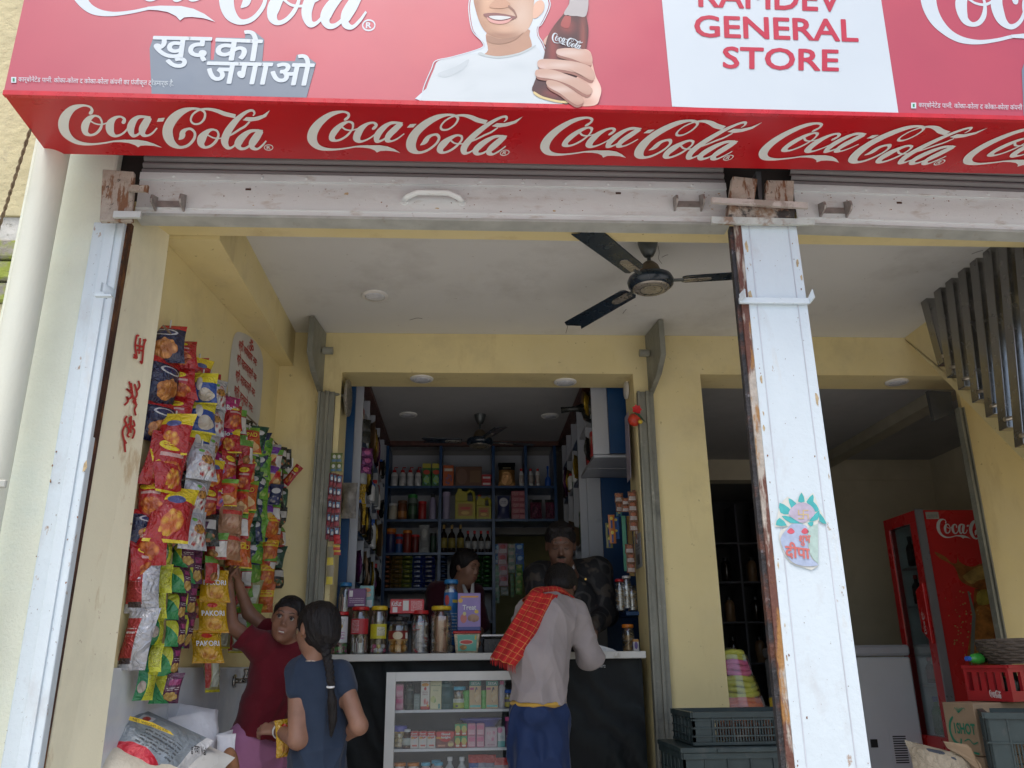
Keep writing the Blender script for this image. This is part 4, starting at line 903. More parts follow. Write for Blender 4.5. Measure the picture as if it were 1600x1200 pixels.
# ================================================================== shelving in the shop room
DARKP = mat('black_wavy_laminate', (.020, .024, .028), .30, var=.35, scale=9, bump=0, stains=[((.035, .05, .055), 5, .5, .7, .6)])
ORD = ['leftmost', 'second from the left', 'third from the left', 'fourth from the left', 'fifth from the left', 'sixth from the left', 'seventh from the left', 'eighth from the left', 'ninth from the left', 'tenth from the left', 'eleventh from the left', 'twelfth from the left', 'thirteenth from the left', 'fourteenth from the left', 'fifteenth from the left', 'sixteenth from the left']
YS = 6.24
bu = thing('back_shelving', 'blue and white wooden shelving across the back of the dim shop room', 'shelving', (.07, YS+.15, 0))
ux = [P(x, 760, YS).x for x in (604, 688, 771, 822, 868)]
sz = [P(700, y, YS).z for y in (759, 811, 863, 918, 970)]
UPW = .022
for k, x in enumerate(ux):
    zb_ = 0 if k < 3 else sz[1]-.02
    MB().box(x-UPW/2, x+UPW/2, YS, YS+.30, zb_, zi-.04).build('upright', BLUE_LAM, bu)
for a in range(4):
    for k, z in enumerate(sz):
        if a >= 2 and k > 1: continue
        MB().box(ux[a]+UPW/2+.001, ux[a+1]-UPW/2-.001, YS+.001, YS+.29, z-.018, z).build('shelf', BLUE_LAM, bu)
    z0 = 0 if a < 2 else sz[1]-.02
    MB().box(ux[a]+UPW/2+.001, ux[a+1]-UPW/2-.001, YS+.291, YS+.30, z0, zi-.045).build('back_board', WHITE_LAM, bu)
def side_unit(name, label, xf, xw, y0, ys_, zs, lead):
    t = thing(name, label, 'shelving', ((xf+xw)/2, (y0+ys_[-1])/2, 0))
    s_ = 1 if xw > xf else -1
    for y in ys_:
        MB().box(xf, xw, y, y+.018, 0, zi-.04).build('divider', WHITE_LAM, t)
    MB().box(xw-s_*.012, xw-s_*.001, y0+.02, ys_[-1]+.0, 0, zi-.04).build('back_board', mat('grey_board', (.40, .41, .44), .5), t)
    for a in range(len(ys_)-1):
        for z in zs:
            MB().box(xf+s_*.003, xw-s_*.013, ys_[a]+.019, ys_[a+1]-.001, z-.016, z).build('shelf', WHITE_LAM if a % 2 else BLUE_LAM, t)
    return t
Lys = [4.78, 5.10, 5.42, 5.74, 6.06, 6.22]; Lzs = [.55, .85, 1.13, 1.41, 1.69, 1.97, 2.25]
lu = side_unit('side_shelving', 'white shelving along the left wall of the shop room behind a blue end board', -.625, -.985, 4.66, Lys, Lzs, 0)
MB().box(-.985, -.655, 4.655, 4.675, 0, zi-.04).build('end_board', BLUE_LAM, lu)
z708 = P(965, 708, 4.7).z
Rys = [5.32, 5.62, 5.92, 6.22]; Rzs = [.55, .85, 1.13, 1.41, 1.69, 1.97, 2.25]
ru = side_unit('side_shelving', 'white shelving along the right wall of the shop room with a blue end board above', .725, 1.085, 4.66, Rys, [2.12, 2.38], 0)
for y in (4.72, 5.02): MB().box(.735, .829, y, y+.018, z708, zi-.04).build('divider', WHITE_LAM, ru)
for z in (2.12, 2.38):
    for y in (4.739, 5.039): MB().box(.738, 1.07, y, y+.279, z-.016, z).build('shelf', WHITE_LAM, ru)
MB().box(.770, .858, 5.283, 5.30, .5, z708-.02).build('divider', WHITE_LAM, ru)
for a in range(1, len(Rys)):
    for z in Rzs[:-2]:
        MB().box(.728, 1.072, Rys[a-1]+.019, Rys[a]-.001, z-.016, z).build('shelf', WHITE_LAM, ru)
MB().box(.83, 1.085, 4.70, 4.716, z708, zi-.04).build('end_board', BLUE_LAM, ru)
MB().box(.86, 1.07, 5.28, 5.30, .5, z708-.02).build('recess_board', BLUE_LAM, ru)

# ------------------------------------------------------------------ goods: builders
CARD = {}
def pm(key, base, elems=(), **k): return print_mat('print_'+key, base, list(elems), **k)
def g_box(label, x0, x1, y, z0, z1, m, d=.05, name='carton', cat='box', group=None, rot=0., flap=True, side=None):
    t = thing(name, label, cat, ((x0+x1)/2, y+d/2, z0), group)
    mb = MB().bbox(x0, x1, y, y+d, z0, z1, .002)
    mb.build('carton_body', m, t)
    MB().box(x0+.004, x1-.004, y+.004, y+d-.004, z1+.0003, z1+.0014).build('top_flap', side or m, t)
    if rot: t.rotation_euler = (0, 0, rot)
    return t
def g_bottle(label, x, y, z, r, h, body, cap, lab=None, neck=.45, shoulder=.72, name='bottle', cat='bottle', group=None, pump=False, n=14, sq=1.):
    t = thing(name, label, cat, (x, y, z), group)
    rn = r*neck
    MB().lathe((x, y, z), [(r*.86, 0), (r, .006), (r, h*shoulder*.97), (r*.93, h*(shoulder+.03)), (r*.7, h*(shoulder+.1)), (rn, h*(shoulder+.16)), (rn, h*.9)], n, 0, 1, sq).build('body', body, t, smooth=True, ang=50)
    MB().lathe((x, y, z+h*.86), [(rn*1.25, 0), (rn*1.25, h*.13), (rn*1.0, h*.14)], n, 0, 1, sq).build('cap', cap, t, smooth=True, ang=40)
    if lab: MB().lathe((x, y, z), [(r*1.012, h*.18), (r*1.012, h*shoulder*.88)], n, 0, 1, sq).build('label', lab, t, smooth=True)
    if pump: MB().tube([(x, y, z+h*.98), (x, y, z+h*1.16), (x+r*.9, y, z+h*1.15)], r*.16, 6).build('pump', cap, t)
    return t
JARP = clear_mat('clear_jar_plastic', (.95, .97, .97), .14, .08)
def g_jar(label, x, y, z, r, h, lidm, content, lab=None, lidh=.016, ribs=3, group=None, labz=(.3, .62), kind='balls', fill=.4, name='sweet_jar', cr_=.014, n=18):
    t = thing(name, label, 'jar', (x, y, z), group)
    prof = [(r*.82, 0), (r*.97, .006)]
    hb = h-lidh
    for k in range(ribs*2+1):
        zz = .012+(hb*.80-.012)*k/(ribs*2); prof.append((r*(1. if k % 2 else .955), zz))
    prof += [(r*.93, hb*.86), (r*.80, hb*.94), (r*.78, hb)]
    MB().lathe((x, y, z), prof, n).build('jar_body', JARP, t, smooth=True)
    MB().lathe((x, y, z+hb), [(r*.90, -.002), (r*.93, .001), (r*.93, lidh*.8), (r*.86, lidh), (.001, lidh)], n).build('lid', lidm, t, smooth=True, ang=40)
    if lab: MB().lathe((x, y, z), [(r*1.02, h*labz[0]), (r*1.02, h*labz[1])], n, a0=-62, a1=62).build('label', lab, t, smooth=True)
    c = MB(); rr = random.Random(len(label)*7+int(abs(x)*1000))
    if kind == 'balls':
        q = 0
        for lay in range(int(fill*h/(cr_*1.6))+1):
            for j in range(max(3, int(2*math.pi*(r*.9-cr_)/(cr_*2.1)))):
                a_ = j*2.1*cr_/(max(.005, r*.9-cr_))+lay*.5
                c.ball((x+math.cos(a_)*(r*.9-cr_), y+math.sin(a_)*(r*.9-cr_), z+.008+cr_+lay*cr_*1.6), cr_*rr.uniform(.85, 1.1), 7, 5, rr.randrange(len(content)))
        c.lathe((x, y, z), [(r*.5, .006), (r*.5, h*fill)], 8, 0)
    elif kind == 'sticks':
        for j in range(26):
            a_ = rr.uniform(0, 6.28); q = r*.72; a2_ = a_+rr.uniform(-1.2, 1.2)
            c.tube([(x+math.cos(a_)*q, y+math.sin(a_)*q, z+.01+rr.uniform(0, .01)), (x+math.cos(a2_)*q, y+math.sin(a2_)*q, z+h*fill*rr.uniform(.7, 1.))], .0024, 5, rr.randrange(len(content)))
        c.lathe((x, y, z), [(r*.55, .006), (r*.55, h*fill*.6)], 8, 0)
    else:
        for j in range(34):
            a_ = rr.uniform(0, 6.28); q = r*.80; zz = z+.012+rr.uniform(0, 1)*h*fill; s_ = cr_
            cc = Vector((x+math.cos(a_)*(q-s_*.4), y+math.sin(a_)*(q-s_*.4), zz)); tt = Vector((-math.sin(a_), math.cos(a_), rr.uniform(-1, 1))).normalized()*s_; uu = Vector((math.cos(a_)*.3, math.sin(a_)*.3, 1)).cross(tt).normalized()*s_*.6
            c.prism([cc-tt-uu, cc+tt-uu, cc+tt+uu, cc-tt+uu], Vector((math.cos(a_), math.sin(a_), 0))*-.004, rr.randrange(len(content)))
        c.lathe((x, y, z), [(r*.6, .006), (r*.6, h*fill)], 8, 0)
    o = c.build('sweets', content, t, smooth=(kind == 'balls')); o['kind'] = 'stuff'
    return t
def pillow(mb, c, ax, ay, n, w, h, th, mi=0, nu=8, nv=10, seed=0, crimp=.09, sag=.0):
    """puffed bag: ax, ay unit axes of its face, n its outward normal; flat crimped ends and wrinkles"""
    rr = random.Random(seed); ph = [rr.uniform(0, 6.28) for _ in range(6)]
    for sgn in (1, -1):
        V, UV, Fc = [], [], []
        for j in range(nv+1):
            v = j/nv
            for i in range(nu+1):
                u = i/nu
                e = max(0., min(1., min(v, 1-v)/crimp-1)) if crimp else 1
                prof_v = math.sin(math.pi*min(1, max(0, (v-crimp)/(1-2*crimp))))**.55 if crimp < v < 1-crimp else 0
                prof_u = math.sin(math.pi*u)**.6 if 0 < u < 1 else 0
                tk = th/2*prof_u*prof_v
                wr = 0 if (i in (0, nu) or j in (0, nv)) else (math.sin(u*9+ph[0]+v*4)*.05+math.sin(v*13+ph[1]+u*5)*.045+math.sin((u+v)*17+ph[2])*.03+math.sin((u-v)*23+ph[3])*.02)*th
                nar = 1-.10*prof_v
                p = c+ax*((u-.5)*w*nar)+ay*((v-.5)*h)+n*(sgn*(tk+abs(wr)*.8*prof_v)+sag*math.sin(math.pi*v))
                V.append(p); UV.append((u, v) if sgn > 0 else (1-u, v))
        for j in range(nv):
            for i in range(nu):
                a_ = j*(nu+1)+i; f = (a_, a_+1, a_+nu+2, a_+nu+1); Fc.append(f if sgn > 0 else f[::-1])
        mb.mesh(V, Fc, mi, UV)
    return mb
def g_bag(label, x, y, z, w, h, m, th=.05, name='snack_bag', cat='bag', group=None, lean=0.):
    t = thing(name, label, cat, (x, y, z), group)
    pillow(MB(), Vector((x, y+.02, z+h/2)), Vector((1, 0, 0)), Vector((0, lean, 1)).normalized(), Vector((0, -1, 0)), w, h, th, seed=int(abs(x)*999+z*77)).build('bag_body', m, t, smooth=True)
    return t

# colours
def C(n, rgb, **k): return mat('goods_'+n, rgb, k.pop('rough', .4), var=k.pop('var', .12), scale=k.pop('scale', 25), **k)
RED, WHT, BLK, YEL, BLU, GRN, ORG, PNK, PUR, TEA, BRN, SIL = (C('red', (.45, .015, .02)), C('white', (.65, .66, .66)), C('black', (.015, .015, .017)), C('yellow', (.66, .47, .03)), C('blue', (.02, .10, .42)), C('green', (.04, .26, .06)), C('orange', (.65, .20, .02)), C('pink', (.58, .16, .25)), C('purple', (.14, .05, .22)), C('teal', (.10, .40, .38)), C('brown', (.13, .06, .03)), C('silver', (.62, .62, .64), metal=.25, rough=.25))
LIDB = C('light_blue', (.10, .45, .62)); TAN = C('tan', (.50, .32, .14))
# ------------------------------------------------------------------ goods on the back shelving
def bx(x): return P(x, 760, YS+.03).x
def zrow(k): return sz[k]
YB = YS+.03
def H(px, ytop, k): return max(.03, P(px, ytop, YB).z-sz[k])
GR = 'goods on the back shelves'
row = 'on the top back shelf'
seq = 0
def nl(desc, rowname, i): return '%s %s, %s' % (desc, rowname, ORD[i])
def Z1(x): return 460+x/4
for i, xz in enumerate((620, 672, 720, 770)):
    g_bottle(nl('clear handwash bottle with red pump', 'on the top back shelf', i), bx(Z1(xz)), YB+.04, sz[0], .026, H(615, 733, 0), WHT, RED, pm('pinkdot', (.55, .56, .58), [('ell', .5, .45, .12, .25, (.5, .05, .08))]), pump=True, group=GR)
gd = pm('greenpowder', (.03, .16, .03), [('rect', 0, .8, 1, 1, (.45, .40, .05)), ('ell', .5, .62, .4, .1, (.5, .06, .03)), ('food', .1, .08, .9, .5, (.10, .35, .45), (.3, .5, .1), 7)])
for i, xz in enumerate((825, 885)):
    g_box(nl('green and yellow powder carton', 'on the top back shelf', 4+i), bx(Z1(xz-27)), bx(Z1(xz+26)), YB, sz[0], sz[0]+H(660, 724, 0), gd, .06, group=GR)
g_box(nl('orange carton with blue print', 'on the top back shelf', 6), bx(Z1(928)), bx(Z1(994)), YB, sz[0], sz[0]+H(700, 727, 0), pm('orangebox', (.50, .10, .02), [('rect', .1, .72, .9, .85, (.6, .55, .45)), ('food', .1, .1, .9, .6, (.05, .12, .3), (.4, .08, .02), 6)]), .06, group=GR)
g_box(nl('wide brown cork board pack', 'on the top back shelf', 7), bx(Z1(1005)), bx(Z1(1172)), YB, sz[0], sz[0]+H(720, 729, 0), pm('corkbox', (.12, .05, .025), [('ell', .25, .5, .2, .4, (.16, .08, .05)), ('rect', .55, .2, .95, .8, (.17, .09, .04))]), .05, group=GR)
for i in range(2):
    z = sz[0]+i*.0485
    g_box('%s of two red and white soap cartons stacked on the top back shelf' % ('lower', 'upper')[i], bx(753), bx(767.5), YB, z, z+.046, pm('redwhite', (.45, .03, .04), [('rect', .1, .3, .9, .62, (.6, .55, .55))]), .05, group=GR)
p = P(792, 745, YB); g_bag('black and gold foil pouch on the top back shelf beside the blue upright', p.x, YB, sz[0], .135, H(792, 722, 0), pm('goldbag', (.30, .16, .05), [('rect', 0, .68, 1, 1, (.012, .016, .018)), ('ell', .5, .33, .36, .26, (.55, .30, .12)), ('rect', .25, .74, .75, .78, (.5, .42, .25))], metal=.5, rough=.3, wrinkle=.6), .06, group=GR)
for i, x in enumerate((815, 830, 841)):
    g_bottle('%s small white sauce bottle with red cap at the right of the top shelf' % ('first', 'second', 'third')[i], bx(x), YB+.03, sz[0], .018, H(830, 731, 0), WHT, RED, pm('saucelab', (.5, .45, .42), [('rect', .2, .3, .8, .6, (.4, .05, .05))]), group=GR)
g_bottle('dark blue cone shaped cleaner bottle at the right end of the top shelf', bx(857), YB+.03, sz[0], .024, H(857, 727, 0), BLU, BLU, None, .3, .35, group=GR)
def Z3(x): return 480+x/4.286
def Y3(y): return 760+y/4.286
for i, (x0, x1, yt, d, lm, bm) in enumerate(((548, 605, 110, 'cream jar with white lid', WHT, pm('creamjar', (.50, .46, .36), [('ell', .5, .5, .12, .3, (.6, .48, .1))])), (608, 670, 90, 'brown jar with orange label', BRN, pm('brownjar', (.16, .05, .02), [('rect', 0, .15, 1, .5, (.4, .16, .04))])), (675, 740, 50, 'tall dark green jar', GRN, pm('greenjar', (.02, .05, .025), [('rect', 0, .25, 1, .6, (.04, .10, .05)), ('rect', 0, .72, 1, .98, (.16, .2, .18))])), (745, 800, 95, 'red tin of tea', RED, pm('redtin', (.35, .02, .02), [('ell', .5, .5, .14, .26, (.5, .4, .3))])))):
    g_bottle(nl(d, 'on the second back shelf', i), bx(Z3((x0+x1)/2)), YB+.04, sz[1], (bx(Z3(x1))-bx(Z3(x0)))/2, H(Z3(x0), Y3(yt), 1), bm, lm, None, .8, .8, name='jar', cat='jar', group=GR)
g_bottle(nl('pale lilac bottle with dark cap', 'on the second back shelf', 4), bx(Z3(842)), YB+.04, sz[1], .026, H(670, 770, 1), C('lilac', (.30, .27, .40)), BLK, None, group=GR)
g_bottle(nl('pale lilac powder bottle', 'on the second back shelf', 5), bx(Z3(932)), YB+.04, sz[1], .028, H(700, 768, 1), C('lilac', (.30, .27, .40)), C('lilac2', (.36, .30, .44)), None, .9, .85, group=GR)
def jug(label, x0, x1, z0, h):
    t = thing('oil_jug', label, 'jug', ((x0+x1)/2, YB+.04, z0), GR); w = x1-x0
    out = [(0, 0), (1, 0), (1, .52), (.99, .78), (.85, .97), (.55, .99), (.50, .90), (.34, .90), (.30, .985), (.12, .985), (.10, .90), (0, .78)]
    hole = [(.68, .62), (.84, .62), (.86, .80), (.74, .86), (.62, .76)]
    # outline in two pieces so that the handle hole is open
    m = MB()
    m.prism([(x0+w*a, YB, z0+h*b) for a, b in [(0, 0), (1, 0), (1, .58), (0, .58)]], (0, .07, 0))
    m.prism([(x0+w*a, YB+.002, z0+h*b) for a, b in [(0, .579), (.60, .579), (.60, .80), (.50, .90), (.34, .90), (.30, .985), (.12, .985), (.10, .90), (0, .78)]], (0, .066, 0))
    m.tube([(x0+w*.55, YB+.035, z0+h*.86), (x0+w*.72, YB+.035, z0+h*.94), (x0+w*.88, YB+.035, z0+h*.88), (x0+w*.93, YB+.035, z0+h*.72), (x0+w*.93, YB+.035, z0+h*.55)], .013, 8)
    m.build('jug_body', C('oil_yellow', (.36, .33, .02)), t, bevel=.006)
    MB().lathe((x0+w*.21, YB+.035, z0+h*.97), [(.013, 0), (.014, .016), (.001, .017)], 10).build('cap', RED, t)
    m = MB().box(x0+w*.15, x0+w*.85, YB-.0015, YB-.0003, z0+h*.12, z0+h*.50); m.build('label', pm('jugred', (.36, .16, .02), [('rect', .15, .5, .85, .72, (.45, .03, .02)), ('ell', .5, .25, .3, .15, (.6, .4, .1))]), t)
jug('large yellow cooking oil jug on the second back shelf', bx(Z3(992)), bx(Z3(1128)), sz[1], H(725, Y3(10), 1))
jug('small yellow cooking oil jug on the second back shelf', bx(Z3(1133)), bx(Z3(1232)), sz[1], H(750, Y3(62), 1))
def Z4(x): return 740+x/4.286
g_bag('dark blue pouch with a white heart on the second back shelf', bx(Z4(200)), YB, sz[1], .095, H(790, Y3(60), 1), pm('heartbag', (.03, .04, .12), [('ell', .5, .72, .38, .2, (.55, .55, .58)), ('type', .3, .66, .7, .78, (.1, .1, .25), 14)]), .05, group=GR)
for i in range(5):
    z = sz[1]+i*.044
    g_box('pink carton in a stack of five on the second back shelf, %s from the bottom' % ('first', 'second', 'third', 'fourth', 'fifth')[i], bx(Z4(252)), bx(Z4(350)), YB, z, z+.042, pm('pinkcarton', (.30, .05, .08), [('rect', .55, .2, .95, .8, (.42, .14, .16)), ('type', .05, .2, .5, .8, (.5, .3, .3), 6)]), .08, group=GR)
for i, (a, b) in enumerate(((372, 460), (468, 566))):
    g_bag('%s shiny maroon wrapped pack on the second back shelf' % ('left', 'right')[i], bx(Z4((a+b)/2)), YB, sz[1], .095, H(840, Y3(85), 1), pm('maroonbag', (.12, .02, .05), [('rect', 0, .85, 1, 1, (.02, .02, .02)), ('food', .05, .1, .95, .8, (.25, .05, .12), (.06, .01, .03), 8)], rough=.2, wrinkle=1.), .05, group=GR)
for i, (a, b, yt, d, m_) in enumerate(((535, 600, 280, 'dark blue drink tin', pm('bluetin', (.02, .03, .12), [('ell', .5, .5, .12, .3, (.35, .05, .04)), ('rect', 0, .85, 1, 1, (.4, .08, .02))])), (602, 648, 316, 'small blue and red tin', pm('bluered', (.03, .10, .30), [('rect', 0, .55, 1, .8, (.4, .04, .04))])), (652, 706, 290, 'red tin with orange lid', pm('redtin2', (.25, .03, .02), [('ell', .5, .4, .14, .2, (.4, .3, .2))])), (706, 755, 320, 'dark red round tin', pm('darkred', (.16, .015, .015), [('ell', .5, .5, .12, .25, (.35, .28, .2))])))):
    g_bottle(nl(d, 'on the third back shelf', i), bx(Z3((a+b)/2)), YB+.035, sz[2], (bx(Z3(b))-bx(Z3(a)))/2, H(Z3(a), Y3(yt), 2), m_, ORG if i in (0, 2) else RED, None, .92, .84, name='tin', cat='tin', group=GR)
g_bag(nl('grey flour pouch standing upright', 'on the third back shelf', 4), bx(Z3(790)), YB, sz[2], .075, H(660, Y3(255), 2), pm('greypouch', (.30, .31, .31), [('ell', .5, .7, .3, .16, (.42, .42, .4)), ('rect', .2, .2, .8, .45, (.2, .2, .2))], rough=.3, wrinkle=.5), .04, group=GR)
g_bottle(nl('small dark green jar', 'on the third back shelf', 5), bx(Z3(850)), YB+.03, sz[2], .024, H(675, Y3(310), 2), C('deepgreen', (.02, .05, .03)), BLK, None, .85, .82, name='jar', cat='jar', group=GR)
dk = C('cola_glass', (.018, .010, .008), rough=.12)
for i, x in enumerate((919, 972, 1029)):
    g_bottle('dark tonic bottle with gold cap on the third back shelf, %s' % ORD[i], bx(Z3(x)), YB+.035, sz[2], .027, H(Z3(x), Y3(253), 2), dk, C('gold', (.35, .22, .05)), pm('tonic', (.30, .24, .06), [('type', .3, .3, .7, .8, (.08, .05, .02), 8)]), .32, .6, group='tonic bottles')
for i, x in enumerate((1078, 1122, 1165, 1210)):
    g_bottle('small dark sauce bottle with red cap on the third back shelf, %s' % ORD[i], bx(Z3(x)), YB+.035, sz[2], .020, H(Z3(x), Y3(292), 2), dk, RED, pm('saucelab2', (.45, .45, .45), [('ell', .5, .5, .1, .3, (.3, .1, .1))]), .4, .6, group='small sauce bottles')
stacks = ((525, 580, 'brown', (.10, .045, .02), (.3, .1, .05)), (582, 650, 'yellow brown', (.26, .17, .04), (.12, .06, .02)), (652, 716, 'olive green', (.15, .20, .04), (.3, .3, .06)), (718, 786, 'silver and blue', (.03, .06, .26), (.45, .48, .55)), (789, 865, 'shiny blue', (.03, .05, .22), (.42, .40, .35)), (886, 945, 'dark blue', (.015, .03, .08), (.05, .08, .16)), (1050, 1110, 'dark green', (.02, .06, .03), (.05, .12, .04)), (1114, 1170, 'green', (.03, .11, .03), (.06, .20, .05)), (1174, 1232, 'green foil', (.03, .10, .03), (.06, .18, .05)))
lv = 'lowest second third fourth fifth sixth seventh eighth'.split()
for a, b, nm_, c1_, c2_ in stacks:
    m_ = pm('stack_'+nm_.replace(' ', ''), c1_, [('rect', .25, .2, .75, .75, c2_), ('type', .3, .3, .7, .6, c1_, 6)], rough=.2, metal=.4, wrinkle=.5)
    zt_ = P(Z3(a), Y3(455), YB).z; n = 7; hh = (zt_-sz[3])/n
    for k in range(n):
        t = thing('biscuit_packet', '%s packet in the %s biscuit stack on the fourth back shelf' % (lv[k], nm_), 'packet', (bx(Z3((a+b)/2)), YB+.03, sz[3]+k*hh), 'stacked biscuit packets')
        x0, x1 = bx(Z3(a)), bx(Z3(b)); dx = rnd.uniform(-.003, .003)
        pillow(MB(), Vector(((x0+x1)/2+dx, YB+.03, sz[3]+(k+.5)*hh)), Vector((0, 0, 1)), Vector((1, 0, 0)), Vector((0, -1, 0)), hh*.98, (x1-x0)*1.0, .05, nu=4, nv=6, seed=k).build('wrapper', m_, t, smooth=True)
for i, (x, w) in enumerate(((620, .06), (655, .07), (690, .06), (720, .05), (745, .05))):
    g_bag(nl('dark lumpy sack of pulses', 'on the lowest visible back shelf', i), bx(x), YB+.02, sz[4], w*1.4, .10, C('darksack', (.05, .03, .025)), .06, group=GR)
# sachet strips hanging in the hatch
def strip_mat(key, c1_, c2_, c3_): return pm('sachet_'+key, c1_, [('rect', .1, .08, .9, .45, c2_), ('ell', .5, .68, .34, .2, c3_), ('type', .2, .15, .8, .4, c1_, 9)], rough=.25, wrinkle=.4)
def hang_strip(label, x, y, ztop, zbot, w, h, m, n=None, group='sachet strips', normal=(0, -1, 0), name='sachet_strip', sway=0.):
    n = n or max(2, int(round((ztop-zbot)/h))); hh = (ztop-zbot)/n
    t = thing(name, label, 'sachets', (x, y, zbot), group); nn = Vector(normal).normalized(); ax = Vector((0, 0, 1)).cross(nn)*1; ax = Vector((-nn.y, nn.x, 0))
    proto = None
    for k in range(n):
        c = Vector((x, y, ztop-(k+.5)*hh))+nn*rnd.uniform(-.003, .003)+ax*rnd.uniform(-.004, .004)*w/.06
        mb = MB(); pillow(mb, c, ax, Vector((sway, 0, 1)), nn, w, hh*.985, w*.16, nu=4, nv=5, seed=k+int(x*100), crimp=.1); mb.build('sachet', m, t, smooth=True)
    return t
hat = [(773, 784, 848, 880, 'blue', (.03, .15, .40), (.5, .55, .6), (.3, .5, .6)), (779, 794, 847, 915, 'pink and silver', (.45, .22, .28), (.5, .48, .5), (.5, .1, .12)), (795, 806, 848, 894, 'white and green', (.35, .42, .36), (.10, .18, .15), (.45, .35, .3)), (806, 820, 847, 900, 'bright blue', (.02, .13, .42), (.02, .08, .3), (.3, .5, .7)), (773, 781, 882, 942, 'pale green', (.22, .34, .26), (.35, .42, .36), (.1, .25, .15)), (783, 795, 916, 930, 'small grey', (.35, .38, .36), (.2, .25, .2), (.4, .4, .4)), (798, 804, 895, 932, 'dark green', (.05, .14, .06), (.2, .3, .1), (.1, .25, .1)), (806, 817, 880, 928, 'leaf green', (.10, .26, .04), (.2, .35, .08), (.4, .4, .1))]
for i, (x0, x1, y0, y1, nm_, a, b, c) in enumerate(hat):
    p0 = P((x0+x1)/2, y0, YS-.02-.01*(i % 3)); p1 = P((x0+x1)/2, y1, YS-.02); w = P(x1, y0, YS).x-P(x0, y0, YS).x
    hang_strip('%s sachet strip hanging in the lit hatch at the back' % nm_, p0.x, YS+.05-.012*(i % 3), p0.z, p1.z, w, w*1.15, strip_mat(nm_.replace(' ', ''), a, b, c))
MB().tube([(hx0-.01, YS+.05, hz1-.03), (hx1+.01, YS+.05, hz1-.03)], .004, 6)
# no lamp or opening in the rear store: its wall colour carries the glow
# ------------------------------------------------------------------ goods on the side shelving
kinds = [('dark plastic bag', 'bag'), ('brown paper bag', 'bag'), ('clear bottle', 'bottle'), ('red carton', 'box'), ('grey carton', 'box'), ('white bottle', 'bottle'), ('yellow foil bag', 'bag'), ('purple foil bag', 'bag'), ('green carton', 'box'), ('black bottle', 'bottle')]
mm_ = {'dark plastic bag': C('darkbag', (.02, .022, .02), rough=.25, bump=.8, bscale=25), 'brown paper bag': C('paperbag', (.20, .12, .06)), 'clear bottle': C('greybottle', (.25, .27, .28), rough=.2), 'red carton': pm('sidered', (.35, .03, .03), [('rect', .1, .5, .9, .8, (.5, .4, .3))]), 'grey carton': pm('sidegrey', (.3, .3, .3), [('type', .1, .2, .9, .8, (.1, .1, .1), 10)]), 'white bottle': WHT, 'yellow foil bag': pm('yellowfoil', (.42, .27, .02), [('food', .05, .05, .95, .95, (.6, .45, .1), (.2, .1, .01), 7)], rough=.2, metal=.4, wrinkle=1.), 'purple foil bag': pm('purplefoil', (.13, .03, .12), [('ell', .5, .5, .3, .3, (.4, .1, .25))], rough=.2, metal=.4, wrinkle=1.), 'green carton': pm('sidegreen', (.04, .20, .06), [('rect', .1, .6, .9, .85, (.5, .5, .4))]), 'black bottle': dk}
def side_goods(side, ys_, zs, xf, s_):
    rr = random.Random(3 if s_ < 0 else 8)
    lvn = {z: i for i, z in enumerate(zs)}
    for a in range(len(ys_)-1):
        for z in zs:
            if z < .9: continue
            y = ys_[a]+.05; i = 0
            while y < ys_[a+1]-.05 and i < 3:
                nm_, kd = kinds[rr.randrange(len(kinds))]; w = rr.uniform(.05, .09); h = rr.uniform(.11, .22)
                lab = '%s on the %s shelving, shelf %s from the floor, bay %s from the front' % (nm_, side, ('one', 'two', 'three', 'four', 'five', 'six', 'seven', 'eight')[lvn[z]], ('one', 'two', 'three', 'four', 'five', 'six')[a])
                lab = '%s on the %s shelves, %s bay from the front, level %s' % (nm_, side, ('first', 'second', 'third', 'fourth', 'fifth')[a], ('one', 'two', 'three', 'four', 'five', 'six', 'seven', 'eight')[lvn[z]]) + (', nearest', ', middle', ', farthest')[i]
                x = xf + s_*.005
                if kd == 'box': g_box(lab, min(x, x+s_*.07), max(x, x+s_*.07), y, z, z+h, mm_[nm_], w*.8, group='goods on the side shelves')
                elif kd == 'bottle': g_bottle(lab, x, y+w/2, z, w*.42, h, mm_[nm_], RED if rr.random() < .5 else BLU, None, group='goods on the side shelves', n=10)
                else:
                    t = thing('goods_bag', lab, 'bag', (x, y+w/2, z), 'goods on the side shelves')
                    pillow(MB(), Vector((x, y+w/2, z+h/2)), Vector((.5, -.85*1, 0)).normalized() if s_ < 0 else Vector((.5, .85, 0)).normalized(), Vector((0, 0, 1)), Vector((-s_*.85, -.5, 0)).normalized(), w*1.5, h*1.05, .06, seed=i+a).build('bag_body', mm_[nm_], t, smooth=True)
                y += w+rr.uniform(.01, .05); i += 1
side_goods('left', Lys[:5], Lzs, -.625, -1)
side_goods('right', [4.72, 5.02], [2.12, 2.38], .725, 1)
side_goods('far right', Rys, Rzs[:-2]+[2.12], .725, 1)
# big dark bag bulging from the upper right shelf
t = thing('plastic_bag', 'knotted black plastic bag bulging from the top right shelf near the blue end board', 'bag', (P(925, 635, 4.9).x, 4.85, 2.36))
c = P(927, 640, 4.86)
MB().ball(c, (.075, .10, .085), 14, 10).tube([c+Vector((-.06, 0, .01)), c+Vector((-.13, -.01, 0)), c+Vector((-.20, 0, -.005))], [.03, .016, .02], 8).build('bag_body', mm_['dark plastic bag'], t, smooth=True)
